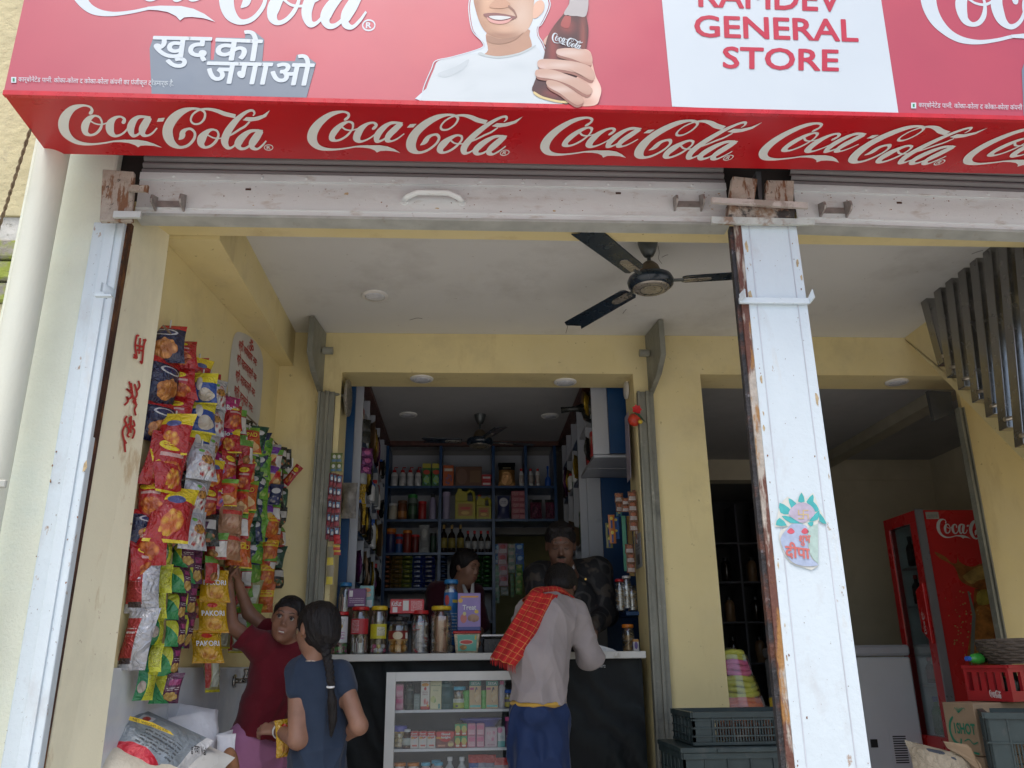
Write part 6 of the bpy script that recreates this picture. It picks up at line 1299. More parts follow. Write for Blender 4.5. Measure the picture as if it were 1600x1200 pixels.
for i in range(2): # stack that the cartons stand on
    a, b = P(545+8*i, 985, Yj+.12).x, P(580+5*i, 985, Yj+.12).x
g_box('plain brown carton standing behind the lollipop jar', P(541, 985, Yj+.125).x, P(600, 985, Yj+.125).x, Yj+.125, zc_, P(550, 949, Yj+.10).z-.002, C('plaincard', (.10, .06, .035), rough=.8), .12, group='boxes on the counter')
sc_ = thing('weighing_scale', 'black counter scale with a silver top plate right of the purple box', 'scale', (P(775, 1000, 4.5).x, 4.55, zc_))
a, b = P(752, 1000, 4.5).x, P(800, 1000, 4.5).x
MB().bbox(a+.01, b-.01, 4.50, 4.70, zc_, zc_+.075, .006).build('scale_body', LK, sc_); MB().bbox(a, b, 4.48, 4.72, zc_+.082, zc_+.092, .003).build('pan', SIL, sc_); MB().tube([((a+b)/2, 4.6, zc_+.0755), ((a+b)/2, 4.6, zc_+.0815)], .03, 10).build('stem', SIL, sc_)
t = thing('notebook', 'open white notebook on the counter by the customer’s elbow'.replace('’s', ''), 'notebook', (P(945, 1010, 4.45).x, 4.45, zc_)); x_ = P(933, 1010, 4.45).x; x2_ = P(962, 1010, 4.45).x
MB().prism([(x_, 4.42, zc_+.001), (x2_, 4.42, zc_+.001), (x2_-.02, 4.42, zc_+.012), (x_, 4.42, zc_+.035)], (0, .14, 0)).build('pages', WHT, t)
g_jar('orange lidded jar in the right recess behind the counter end', P(984, 1000, 4.62).x, 4.66, zc_, .034, P(984, 975, 4.62).z-zc_, ORG, [TAN, SIL], None, .016, 2, JG, (0, 0), 'chips', .6)
g_box('tiny white and red box at the right end of the counter', P(989, 1000, 4.5).x, P(998, 1000, 4.5).x, 4.5, zc_, P(990, 999, 4.5).z, pm('tinybox', (.6, .58, .58), [('ell', .5, .5, .3, .3, (.15, .1, .3)), ('rect', 0, .8, 1, 1, (.5, .25, .05))]), .03, group='boxes on the counter')
for i, (x, y0, y1) in enumerate(((972, 905, 955), (983, 900, 952), (991, 915, 955))):
    p = P(x, (y0+y1)/2, 4.60); g_jar('%s clear jar on the small blue shelf in the right recess' % ('left', 'middle', 'right')[i], p.x, 4.66, P(x, y1, 4.66).z, .026, P(x, y0, 4.66).z-P(x, y1, 4.66).z, (LR, SIL, LK)[i], [SIL, TAN], None, .012, 2, JG, (0, 0), 'chips', .7)
zsh = P(980, 956, 4.66).z
MB().box(.86, 1.0, 4.62, 4.9, zsh-.02, zsh-.001).build('recess_shelf', BLUE_LAM, ru)
# ================================================================== snack strips along the left wall
SG = 'snack strips hanging on the left wall'
def sm(key, base, elems, **k): return print_mat('snack_'+key, tuple(c*.85 for c in base), elems, rough=k.pop('rough', .16), wrinkle=.9, spec=.7, **k)
SN = {
 'navy': sm('navy', (.015, .018, .06), [('rect', 0, .86, 1, 1, (.45, .02, .02)), ('ell', .5, .72, .34, .10, (.50, .50, .52)), ('ell', .5, .72, .28, .07, (.02, .03, .10)), ('food', .08, .06, .92, .55, (.62, .28, .08), (.30, .10, .02), 6)]),
 'red': sm('red', (.42, .012, .015), [('ell', .45, .76, .30, .10, (.66, .52, .02)), ('type', .25, .72, .65, .80, (.40, .02, .02), 26), ('food', .12, .06, .9, .5, (.62, .20, .03), (.30, .05, .01), 6), ('rect', .2, .55, .8, .62, (.50, .30, .28))]),
 'redyellow': sm('redyellow', (.42, .015, .02), [('rect', 0, .70, 1, 1, (.66, .50, .02)), ('ell', .5, .72, .22, .08, (.08, .10, .25)), ('food', .18, .08, .85, .56, (.64, .36, .04), (.45, .10, .02), 7), ('rect', 0, 0, 1, .05, (.62, .48, .02))]),
 'blueyellow': sm('blueyellow', (.02, .07, .30), [('rect', 0, .66, 1, 1, (.64, .55, .02)), ('ell', .4, .62, .12, .22, (.55, .52, .45)), ('food', .3, .05, .95, .5, (.50, .46, .38), (.40, .34, .26), 3), ('rect', 0, 0, 1, .05, (.60, .50, .02))]),
 'whitedots': sm('whitedots', (.56, .57, .60), [('food', .3, .0, 1., .75, (.35, .03, .03), (.56, .55, .52), 7), ('ell', .45, .72, .10, .05, (.15, .40, .06)), ('food', .35, .35, .9, .62, (.08, .03, .02), (.5, .25, .05), 9)], metal=.25),
 'magenta': sm('magenta', (.45, .02, .16), [('rect', .0, .86, 1, 1, (.33, .02, .12)), ('food', .05, .04, .95, .45, (.08, .10, .38), (.62, .10, .06), 5), ('rect', .2, .50, .8, .53, (.6, .5, .5))]),
 'redgreen': sm('redgreen', (.42, .03, .03), [('rect', 0, .74, 1, 1, (.12, .30, .04)), ('rect', .55, .1, 1, .7, (.60, .58, .55)), ('food', .1, .06, .7, .42, (.45, .22, .06), (.2, .08, .02), 5)]),
 'papad': sm('papad', (.60, .13, .02), [('rect', 0, .84, 1, 1, (.16, .36, .03)), ('ell', .5, .62, .42, .16, (.45, .02, .02)), ('food', .2, .05, .95, .40, (.66, .46, .22), (.55, .33, .12), 3), ('rect', 0, 0, 1, .04, (.62, .48, .02))]),
 'darkgreen': sm('darkgreen', (.01, .07, .035), [('ell', .5, .72, .32, .10, (.50, .50, .50)), ('food', .1, .08, .9, .5, (.42, .40, .34), (.05, .15, .05), 5)]),
 'navywhite': sm('navywhite', (.02, .03, .10), [('ell', .5, .66, .34, .14, (.55, .55, .58)), ('food', .1, .08, .9, .42, (.40, .38, .36), (.04, .05, .16), 6)]),
 'lime': sm('lime', (.16, .40, .03), [('ell', .5, .6, .3, .16, (.05, .20, .03)), ('food', .1, .1, .9, .4, (.35, .48, .12), (.10, .28, .02), 5)]),
 'violet': sm('violet', (.50, .50, .54), [('rect', 0, .5, 1, .86, (.16, .04, .30)), ('ell', .5, .3, .3, .16, (.62, .40, .10))]),
 'flame': sm('flame', (.60, .12, .02), [('rect', 0, .55, 1, .78, (.62, .40, .02)), ('type', .1, .60, .9, .75, (.5, .05, .02), 10), ('food', .1, .06, .9, .5, (.64, .30, .04), (.40, .08, .01), 5)]),
 'black': sm('black', (.02, .022, .02), [('rect', .2, .5, .9, .8, (.50, .48, .46)), ('food', .1, .1, .9, .4, (.4, .12, .03), (.05, .1, .04), 6)]),
 'silverred': sm('silverred', (.50, .51, .54), [('rect', 0, .16, .52, .84, (.32, .03, .03)), ('type', .08, .55, .46, .68, (.62, .6, .6), 14), ('rect', .1, .1, .5, .2, (.05, .03, .03))], metal=.35),
 'greenyellow': sm('greenyellow', (.02, .22, .08), [('rect', .45, .0, 1, 1, (.50, .52, .03)), ('type', .5, .15, .95, .85, (.12, .10, .02), 26), ('food', .0, .2, .45, .7, (.10, .06, .04), (.35, .3, .25), 3)]),
 'bhujia': sm('bhujia', (.09, .015, .055), [('rect', 0, .1, .42, .92, (.48, .50, .03)), ('tri', 0, .75, .6, .1, (.03, .25, .08)), ('food', .40, .06, .98, .42, (.50, .34, .10), (.36, .22, .05), 8), ('rect', .55, .62, .95, .80, (.26, .03, .12)), ('type', .5, .46, .95, .54, (.6, .55, .55), 14)]),
 'pakori': sm('pakori', (.62, .36, .01), [('ell', .5, .80, .18, .08, (.52, .03, .02)), ('rect', 0, 0, 1, .05, (.50, .25, .01)), ('food', .12, .08, .9, .44, (.45, .17, .03), (.62, .34, .05), 5)]),
 'papergreen': sm('papergreen', (.44, .42, .20), [('rect', .25, .12, .75, .8, (.52, .55, .45)), ('rect', 0, .1, .2, .9, (.40, .04, .03)), ('rect', 0, 0, 1, .06, (.55, .50, .03))]),
 'tanbrown': sm('tanbrown', (.42, .22, .12), [('food', .2, .15, .9, .55, (.30, .12, .06), (.46, .28, .18), 5), ('rect', .1, .62, .9, .78, (.50, .05, .04))]),
}
nface = Vector((.62, -.78, 0)).normalized()
def wplane(px, py, off): return PL(px, py, wo+wnrm*off, wnrm)
def snack_strip(label, px, y0, y1, n, w, key, off=.07, th=None, face=nface, text=None, gap=.94, tw=.8, tyy=.0, tcol=None, seed=0, sway=0.):
    a = wplane(px, y0, off); b = P(px, y1, a.y); L = a.z-b.z
    if a.y < 3.03:
        k_ = 3.03/a.y; a = Vector((lwx(3.03)+off*.75, 3.03, P(px, y0, 3.03).z)); b = Vector((a.x, a.y, P(px, y1, 3.03).z)); L = a.z-b.z
    bx_ = a.x; hh = L/n; rr = random.Random(seed*31+int(px))
    t = thing('snack_strip', label, 'snack packets', (bx_, a.y, b.z), SG)
    mats = SN[key] if not isinstance(key, (list, tuple)) else None
    for k in range(n):
        kk = key if mats else key[k % len(key)]; m_ = SN[kk]
        rot = rr.uniform(-.75, .55); f = Vector((face.x*math.cos(rot)-face.y*math.sin(rot), face.x*math.sin(rot)+face.y*math.cos(rot), rr.uniform(-.18, .30))).normalized()
        ax = Vector((-f.y, f.x, 0)).normalized(); ay = f.cross(ax)*1.; ay = ay if ay.z > 0 else -ay
        ay = (ay+ax*rr.uniform(-.20, .20)).normalized()
        c = Vector((bx_+rr.uniform(-.008, .008)+sway*k, a.y+rr.uniform(-.008, .008), a.z-(k+.5)*hh))
        T = th or w*.60
        mb = MB(); pillow(mb, c, ax, ay, f, w*rr.uniform(1.0, 1.22), hh*rr.uniform(1.02, 1.18), T, nu=8, nv=10, seed=seed*7+k, crimp=.07)
        o = mb.build('packet', m_, t, smooth=True)
        if text:
            m = MB(); s_ = w*tw/2; zc0 = c+f*(T*.5+.004)+ay*(hh*tyy); hgt = hh*.085
            put_text(m, text, [zc0-ax*s_-ay*hgt, zc0+ax*s_-ay*hgt, zc0+ax*s_+ay*hgt, zc0-ax*s_+ay*hgt], .02, z=.0)
            m.build('lettering', tcol or WHT, o)
    a2 = wplane(px, y0, off)
    MB().tube([a+Vector((0, 0, .02)), a+Vector((0, 0, -.01))], .003, 5).build('string', mat('white_string', (.5, .5, .46), .8), t)
    return t
# rope they hang from
ra, rb = wplane(285, 540, .05), wplane(455, 716, .06); rr_ = rb-ra; ra = ra-rr_*.12; rr_ = rb-ra
tag(MB().tube([ra, ra+rr_*.5+Vector((0, 0, -.015)), rb, rb+rr_*.03], .004, 6).build('hanging_rope', mat('jute_rope', (.22, .16, .10))), 'thin rope along the left wall that carries the snack packets', 'rope')
YT = C('print_yellow', (.66, .55, .04))
q = [
 ('large navy packets with orange almonds nearest the left pier', 262, 508, 690, 3, .13, 'navy', .045, {}),
 ('red packets with yellow oval behind the navy ones', 286, 530, 670, 3, .11, 'red', .055, {}),
 ('large red packets beside the pier below the navy ones', 252, 682, 756, 1, .14, 'red', .11, {}),
 ('red nut packets low beside the pier edge', 213, 748, 880, 2, .125, 'red', .08, {}),
 ('yellow topped red noodle packets, upper strip near the front', 312, 560, 700, 3, .105, 'redyellow', .07, {}),
 ('yellow topped red noodle packets, lower strip near the front', 274, 650, 770, 2, .115, 'redyellow', .13, {}),
 ('blue packets with yellow tops and white picture', 318, 585, 722, 3, .105, 'blueyellow', .11, {}),
 ('silvery white packets with small red sweets, upper long strip', 338, 595, 722, 3, .095, 'whitedots', .09, {}),
 ('silvery white packets with small red sweets, lower bulging strip', 316, 695, 855, 3, .105, 'whitedots', .16, {}),
 ('shiny magenta packets with white lettering', 357, 620, 795, 4, .105, 'magenta', .10, dict(text='Ballo', tw=.55, tyy=.03)),
 ('red and green packets hanging behind the magenta ones', 372, 640, 800, 4, .09, 'redgreen', .09, {}),
 ('tan and red packets above the raised hands', 362, 790, 872, 2, .10, 'tanbrown', .15, {}),
 ('orange packets with green tops and yellow lettering', 390, 668, 885, 5, .10, 'papad', .10, dict(text='PAPAD', tw=.72, tyy=.10, tcol=YT)),
 ('dark green packets with white ovals', 402, 668, 850, 5, .085, 'darkgreen', .07, {}),
 ('navy and white packets towards the far end', 409, 676, 880, 6, .085, 'navywhite', .08, {}),
 ('lime green packets towards the far end', 416, 683, 880, 6, .075, 'lime', .10, {}),
 ('white and violet packets towards the far end', 427, 695, 850, 5, .075, 'violet', .08, {}),
 ('orange flame packets towards the far end', 425, 800, 955, 4, .085, 'flame', .10, {}),
 ('black packets near the far end of the rope', 437, 700, 850, 5, .075, 'black', .08, {}),
 ('dark mixed packets at the far end of the rope', 446, 704, 918, 7, .075, ['black', 'redgreen', 'darkgreen'], .07, {}),
 ('silver and red packets hanging low nearest the pier', 234, 872, 1042, 2, .10, 'silverred', .08, {}),
 ('dark and red packet above the low silver ones', 240, 800, 905, 2, .12, ['navy', 'red'], .06, {}),
 ('green and yellow sachets in a curled strip down to the marble', 258, 845, 1092, 6, .065, 'greenyellow', .08, {}),
 ('green and yellow sachets in a short upper strip', 286, 765, 860, 3, .06, 'greenyellow', .06, {}),
 ('purple and yellow bhujia sachets, wide left strip', 289, 845, 1097, 6, .085, 'bhujia', .10, {}),
 ('purple and yellow bhujia sachets, narrow right strip', 306, 815, 1010, 4, .085, 'bhujia', .07, {}),
 ('mixed green sachets between purple and yellow strips', 322, 840, 965, 3, .07, ['lime', 'black', 'redgreen'], .06, {}),
 ('white and red packets above the yellow pakori strip', 338, 835, 910, 2, .08, 'redgreen', .12, {}),
 ('bright yellow pakori packets beside the raised hands', 338, 893, 1034, 3, .105, 'pakori', .12, dict(text='PAKORI', tw=.80, tyy=.05)),
 ('pale green packet hanging lowest under the yellow ones', 331, 1015, 1078, 1, .085, 'papergreen', .08, {}),
 ('small mixed sachets behind the raised arms', 356, 885, 1012, 4, .07, ['papergreen', 'greenyellow', 'redgreen'], .05, {}),
 ('red and yellow sachets just behind the raised arms', 380, 885, 1018, 4, .075, ['redgreen', 'papergreen'], .06, {}),
 ('pale lime sachets between the arms and the orange packets', 402, 870, 985, 3, .075, ['lime', 'papergreen'], .07, {}),
]
q += [
 ('dark mixed packets deep behind the navy and red ones', 300, 560, 860, 4, .11, ['navy', 'black', 'darkgreen', 'navy'], .02, {}),
 ('red and orange packets behind the blue and yellow strip', 326, 600, 900, 5, .10, ['redyellow', 'black', 'bhujia', 'redgreen', 'greenyellow'], .02, {}),
 ('brown and dark packets behind the white strips', 348, 620, 900, 5, .09, ['black', 'tanbrown', 'redgreen', 'bhujia', 'black'], .02, {}),
 ('red chilli packets next to the magenta strip', 367, 632, 790, 4, .085, ['red', 'redyellow', 'red', 'papad'], .13, {}),
 ('dark brown packets behind the orange strip', 380, 655, 900, 5, .085, ['black', 'tanbrown', 'darkgreen'], .02, {}),
 ('mixed green and red packets behind the dark green strip', 399, 680, 930, 6, .075, ['redgreen', 'black', 'lime'], .03, {}),
 ('navy sachets behind the lime strip', 413, 690, 900, 6, .07, ['navywhite', 'black'], .03, {}),
 ('dark sachets behind the violet strip', 421, 700, 860, 5, .07, ['black', 'flame', 'redgreen'], .03, {}),
 ('small red packets between flame orange and black strips', 433, 705, 900, 7, .06, ['redgreen', 'papad', 'navywhite'], .10, {}),
 ('thin dark strip at the very end of the rope', 451, 716, 870, 6, .055, ['black', 'red', 'flame'], .05, {}),
 ('dark almond packets in the gap above the green sachets', 276, 730, 860, 2, .11, ['navy', 'black'], .05, {}),
 ('yellow topped red packet hanging lowest of the big ones', 262, 760, 848, 1, .14, 'redyellow', .16, {}),
 ('orange noodle packets half hidden by the white strip', 300, 640, 790, 3, .10, 'flame', .07, {}),
 ('dark red packets wedged between the white and blue strips', 330, 585, 690, 3, .09, ['red', 'navy', 'redyellow'], .05, {}),
 ('red packets squeezed beside the lower white strip', 333, 720, 850, 3, .09, ['redyellow', 'red', 'black'], .10, {}),
 ('green foil sachets in the middle above the yellow ones', 303, 790, 900, 3, .075, ['greenyellow', 'darkgreen', 'lime'], .04, {}),
 ('red and white packets in the crowded far middle', 385, 690, 880, 5, .075, ['redgreen', 'red', 'papad', 'redgreen', 'flame'], .14, {}),
 ('pale foil packets turned backwards near the pier', 250, 735, 820, 1, .12, 'papergreen', .04, {}),
]
for i, (lab, px, y0, y1, n, w, key, off, kw) in enumerate(q):
    snack_strip(lab, px, y0, y1, n, w, key, off, seed=i+3, **kw)
t = thing('snack_bag', 'small dark red packet poking out at the far end of the rope', 'packet', P(456, 745, 4.3), SG)
pillow(MB(), P(457, 742, 4.32), Vector((.8, 0, -.6)), Vector((.6, 0, .8)), Vector((0, -1, 0)), .045, .12, .02, seed=4).build('packet_body', SN['red'], t, smooth=True)

# ------------------------------------------------------------------ tap
tp = P(362, 1066, 3.9); wx = lwx(tp.y)+.015
yy = 4.10; tz = P(365, 1064, yy).z; wx = lwx(yy)+.014
CHR = mat('dull_chrome', (.42, .40, .37), .18, metal=1., var=.15, scale=20)
t = thing('wall_tap', 'small chrome bib tap on the marble dado of the left wall', 'tap', (wx, yy, tz-.03))
MB().lathe((wx, yy, tz), [(.030, 0), (.029, .006), (.014, .010)], 18, axis=(1, 0, 0)).build('flange', CHR, t, smooth=True)
MB().tube([(wx+.008, yy, tz), (wx+.05, yy, tz)], .012, 10).tube([(wx+.04, yy, tz+.002), (wx+.075, yy-.006, tz+.004), (wx+.092, yy-.01, tz-.010), (wx+.096, yy-.01, tz-.030)], [.013, .012, .011, .012], 10).build('spout', CHR, t, smooth=True)
MB().lathe((wx+.05, yy, tz+.008), [(.013, 0), (.014, .012), (.009, .018), (.009, .030), (.013, .034), (.012, .044), (.001, .046)], 12).tube([(wx+.045, yy, tz+.046), (wx+.088, yy-.01, tz+.050)], [.007, .005], 8).build('handle', CHR, t, smooth=True)

# ------------------------------------------------------------------ sacks by the left pier
WV = mat('woven_white_sack', (.68, .68, .70), .45, var=.05, scale=8, bump=.5, bscale=18, stains=[((.50, .48, .45), 3, .6, .8, .4)])
SLV = print_mat('silver_sack_print', (.27, .31, .34), [('rect', .0, .0, .05, 1, (.60, .60, .60)), ('rect', .30, .78, .44, .90, (.66, .66, .66)), ('ell', .37, .84, .04, .04, (.5, .05, .04)), ('ell', .52, .40, .30, .14, (.50, .012, .03)), ('rect', .10, .33, .60, .44, (.50, .012, .03)), ('rect', .36, .18, .66, .33, (.42, .02, .16)), ('rect', .66, .30, .78, .38, (.6, .2, .1)), ('type', .45, .55, .85, .75, (.10, .11, .12), 26), ('rect', .92, 0, 1, 1, (.66, .66, .66))], rough=.30, metal=.15, spec=.6, wrinkle=.5)
def cloth_sheet(mb, P00, P10, P11, P01, n=14, m=10, amp=.01, seed=0, mi=0, up=None):
    rr = random.Random(seed); ph = [rr.uniform(0, 6) for _ in range(6)]; V, UV, Fc = [], [], []
    nn = ((P10-P00).cross(P01-P00)).normalized()
    for j in range(m+1):
        for i in range(n+1):
            u, v = i/n, j/m; p = P00*(1-u)*(1-v)+P10*u*(1-v)+P11*u*v+P01*(1-u)*v
            d = (math.sin(u*7+ph[0]+v*3)*.5+math.sin(v*9+ph[1]-u*4)*.35+math.sin((u+v)*16+ph[2])*.22+math.sin((u*1.7-v)*24+ph[3])*.12)*amp
            V.append(p+nn*d); UV.append((u, v))
    for j in range(m):
        for i in range(n): a_ = j*(n+1)+i; Fc.append((a_, a_+1, a_+n+2, a_+n+1))
    mb.mesh(V, Fc, mi, UV); return mb
def sack(label, pts_px, Y, depth, m_, name='rice_sack'): pass
# silver bag lying on the pile, modelled as a fat pillow
t = thing('woven_sack', 'big open white woven sack behind the silver bag by the left wall', 'sack', P(260, 1180, 3.3))
Ys = 3.32
mb = MB()
back = [P(188, 1086, Ys+.16), P(342, 1106, Ys+.20)]
# open mouth: back sheet, right sheet, front roll
cloth_sheet(mb, P(168, 1215, Ys+.12), P(338, 1215, Ys+.12), P(340, 1108, Ys+.22), P(192, 1086, Ys+.22), 18, 12, .012, 1)
cloth_sheet(mb, P(236, 1215, Ys-.05), P(338, 1215, Ys+.119), P(340, 1107, Ys+.219), P(262, 1122, Ys+.02), 14, 12, .014, 2)
cloth_sheet(mb, P(150, 1215, Ys-.02), P(169, 1215, Ys+.119), P(192, 1086, Ys+.219), P(180, 1108, Ys+.05), 8, 12, .008, 3)
o = mb.build('sack_cloth', WV, t, smooth=True); sd = o.modifiers.new('thickness', 'SOLIDIFY'); sd.thickness = .003
t = thing('flour_bag', 'large silver plastic bag with red band lying on top by the left pier', 'sack', P(220, 1190, 3.15))
c = P(212, 1172, 3.12); ax = (P(300, 1215, 3.12)-P(158, 1150, 3.12)).normalized(); ax = Vector((ax.x, 0, ax.z)).normalized()
ay = Vector((0, .55, .83)).normalized(); ay = (ay-ax*ay.dot(ax)).normalized(); n_ = ax.cross(ay).normalized(); n_ = n_ if n_.y < 0 else -n_
pillow(MB(), c+Vector((-.012, .05, -.050)), ax, ay, n_, .37, .36, .22, nu=22, nv=18, seed=2, crimp=.04).build('bag_body', SLV, t, smooth=True)
t2 = thing('sack', 'creamy clear plastic sack with black script lettering behind the silver bag', 'sack', P(270, 1190, 3.25))
pillow(MB(), c+Vector((.075, .13, -.075)), ax, ay, n_, .36, .26, .16, nu=20, nv=16, seed=6, crimp=.04).build('sack_body', mat('pale_plastic_sack', (.58, .57, .53), .25, var=.05, scale=5, bump=.5, bscale=14), t2, smooth=True)
# yellow strip and lettering resting on the bag
m = MB(); V_ = []
pa = [P(x, y, 3.10) for x, y in ((202, 1122), (204, 1130), (268, 1150), (272, 1144))]
t.name = 'flour_bag'
m = MB(); m.prism([P(203, 1119, 3.10), P(201, 1125, 3.10), P(236, 1135, 3.10), P(271, 1149, 3.10), P(266, 1143, 3.10), P(238, 1129, 3.10)], (0, .004, 0)); m.build('yellow_band', YEL, t)
m = MB(); put_text(m, 'NET WEIGHT 50 KG', [P(208, 1125.5, 3.098), P(262, 1144, 3.098), P(262, 1140, 3.098), P(208, 1121, 3.098)], .0); m.build('lettering', BLK, t)
m = MB(); put_text(m, 'g रवा Vai', [P(299, 1178, 3.13), P(322, 1184, 3.13), P(322, 1168, 3.13), P(299, 1163, 3.13)], .03); m.build('lettering', BLK, t2)
t = thing('woven_sack', 'smaller white woven sack between the big sack and the pink trousers', 'sack', P(350, 1190, 3.5))
mb = MB(); cloth_sheet(mb, P(336, 1215, 3.42), P(362, 1215, 3.42), P(369, 1146, 3.46), P(339, 1148, 3.44), 8, 10, .008, 5)
cloth_sheet(mb, P(336, 1215, 3.5), P(358, 1215, 3.6), P(366, 1140, 3.56), P(340, 1147, 3.5), 8, 10, .008, 8)
o = mb.build('sack_cloth', WV, t, smooth=True); sd = o.modifiers.new('thickness', 'SOLIDIFY'); sd.thickness = .003
t = thing('flour_bag', 'white plastic bag edge in the bottom left corner under the silver bag', 'sack', P(180, 1198, 3.0))
mb = MB(); pillow(mb, P(190, 1215, 3.06), ax, ay, n_, .40, .20, .12, nu=12, nv=8, seed=9).build('bag_body', mat('cream_sack', (.60, .55, .44), .5, bump=.6, bscale=30), t, smooth=True)
t = thing('brown_sack', 'brown jute sack between the white sack and the pink trousers', 'sack', P(360, 1200, 3.4))
MB().ball(P(354, 1228, 3.38), (.045, .05, .13), 16, 12).build('sack_body', mat('brown_jute', (.26, .12, .055), .8, var=.15, scale=20, bump=.4, bscale=120), t, smooth=True)

# ================================================================== right bay
GC = mat('grey_green_crate', (.026, .042, .042), .45, var=.25, scale=9, stains=[((.16, .15, .13), 8, .58, .75, .5)])
def crate(label, x0, y0, z0, w, d, h, rot=0., m_=GC, rows=3, slots=4, name='plastic_crate', lid=False, group='grey green plastic crates'):
    """open crate: corner posts, rims, ribs and a grille of thin bars on each side"""
    t = thing(name, label, 'crate', (x0, y0, z0), group)
    T = .012
    def side(L, f):
        m = MB()
        def b_(a0, a1, b0, b1, o0=0., o1=T): m.hexa([f(a0, o0, b0), f(a1, o0, b0), f(a1, o0, b1), f(a0, o0, b1), f(a0, o1, b0), f(a1, o1, b0), f(a1, o1, b1), f(a0, o1, b1)])
        b_(0, L, h-.022, h, -.008, T); b_(0, L, 0, .012, -.004, T)
        b_(.0, L*.16, .013, h-.023, .0, T-.002); b_(L*.84, L, .013, h-.023, .0, T-.002)
        b_(L*.162, L*.838, h*.74, h-.023, .001, T-.002)
        for k in range(1, 3): b_(0, L, h*.74*k/3, h*.74*k/3+.006, -.005, -.0005)
        b_(0, L, h*.74, h*.74+.006, -.005, .0005)
        for k in range(slots+1):
            a = L*.16+(L*.68)*k/slots; b_(a-.003, a+.003, .013, h-.023, -.006, -.0005)
        m.build('side_wall', m_, t)
        g = MB()
        def c_(a0, a1, b0, b1): g.hexa([f(a0, .002, b0), f(a1, .002, b0), f(a1, .002, b1), f(a0, .002, b1), f(a0, .006, b0), f(a1, .006, b0), f(a1, .006, b1), f(a0, .006, b1)])
        nb_ = int(L*.68/.012)
        for k in range(nb_):
            a = L*.165+(L*.67)*(k+.5)/nb_; c_(a-.0028, a+.0028, .013, h*.74)
        o = g.build('grille', m_, t); o['kind'] = 'stuff'
    cr_, sr_ = math.cos(rot), math.sin(rot)
    def tf(x, y, z): return Vector((x0+x*cr_-y*sr_, y0+x*sr_+y*cr_, z0+z))
    side(w, lambda a, o, b: tf(a, o, b)); side(w, lambda a, o, b: tf(a, d-o, b))
    side(d, lambda a, o, b: tf(o, a, b)); side(d, lambda a, o, b: tf(w-o, a, b))
    MB().hexa([tf(.013, .013, .002), tf(w-.013, .013, .002), tf(w-.013, .013, .008), tf(.013, .013, .008), tf(.013, d-.013, .002), tf(w-.013, d-.013, .002), tf(w-.013, d-.013, .008), tf(.013, d-.013, .008)]).build('floor_panel', m_, t)
    if lid:
        MB().hexa([tf(-.012, -.012, h+.001), tf(w+.012, -.012, h+.001), tf(w+.012, -.012, h+.022), tf(-.012, -.012, h+.022), tf(-.012, d+.012, h+.001), tf(w+.012, d+.012, h+.001), tf(w+.012, d+.012, h+.022), tf(-.012, d+.012, h+.022)]).build('lid', m_, t, bevel=.004)
        MB().hexa([tf(w*.25, -.02, h+.004), tf(w*.75, -.02, h+.004), tf(w*.75, -.02, h+.018), tf(w*.25, -.02, h+.018), tf(w*.25, -.0125, h+.004), tf(w*.75, -.0125, h+.004), tf(w*.75, -.0125, h+.018), tf(w*.25, -.0125, h+.018)]).build('handle', m_, t)
    return t
Yq = 3.72
cxl = P(1083, 1140, Yq).x; czt = P(1083, 1113, Yq).z; czb = P(1083, 1165, Yq).z
crate('open grey green crate with a barred front, on top of the lidded crate', cxl, Yq, czb, .52, .36, czt-czb)
for k in range(9):
    x = cxl+.05+k*.05; g_bottle('small brown bottle lying among others in the open crate, %s' % ORD[k], x, Yq+.09+.03*(k % 2), czb+.012, .021, .085, C('amber', (.16, .05, .02), rough=.15), C('copper_cap', (.40, .15, .08)), None, .5, .7, group='bottles in the open crate', n=10)
zlid = P(1068, 1176, Yq-.03).z
crate('closed dark crate with a ribbed lid under the open crate', P(1068, 1190, Yq-.04).x, Yq-.04, .30, .56, .42, czb-.026-.30, lid=True)
crate('lowest grey crate of the stack beside the central post', P(1068, 1190, Yq-.04).x+.01, Yq-.03, -.02, .54, .40, .29)
# bag of puffed rolls
t = thing('snack_sack', 'tall clear bag packed with yellow, pink and orange rings behind the crates', 'bag', P(1155, 1105, 4.75))
bag = MB(); Yp = 4.75
cols = [(1016, 1028, 'y'), (1030, 1058, 'p'), (1056, 1090, 'y2'), (1090, 1118, 'o')]
PY, PP, PO = C('puff_yellow', (.55, .58, .10), rough=.6), C('puff_pink', (.62, .12, .30), rough=.6), C('puff_orange', (.66, .20, .12), rough=.6)
for (y0, y1, mi) in ((1017, 1031, PY), (1031, 1056, PP), (1056, 1090, PY), (1090, 1125, PO)):
    m = MB(); n = max(2, int((y1-y0)/7))
    for k in range(n):
        y = y0+(y1-y0)*(k+.5)/n; fr = (y-1010)/100; cc = P(1140+14*fr, y, Yp); r_ = .055+.075*fr
        pts = [cc+Vector((math.cos(a)*r_, math.sin(a)*r_*.7, math.sin(a*3+k)*.006)) for a in np.linspace(0, 2*math.pi, 19)]
        m.tube(pts, .0155, 7)
    o = m.build('puffed_rings', mi, t, smooth=True); o['kind'] = 'stuff'
prof = []
cb_ = P(1156, 1120, Yp)
m = MB(); n = 10; z_hi = P(1136, 1008, Yp).z; z_lo = P(1156, 1120, Yp).z
V = []
for j in range(n+1):
    f_ = j/n; y = 1120-(1120-1012)*f_; fr = max(0, (y-1010)/100); cc = P(1140+14*fr, y, Yp); r_ = (.055+.075*fr)+.020 if j < n else .02
    V.append((cc, r_))
i0 = 0
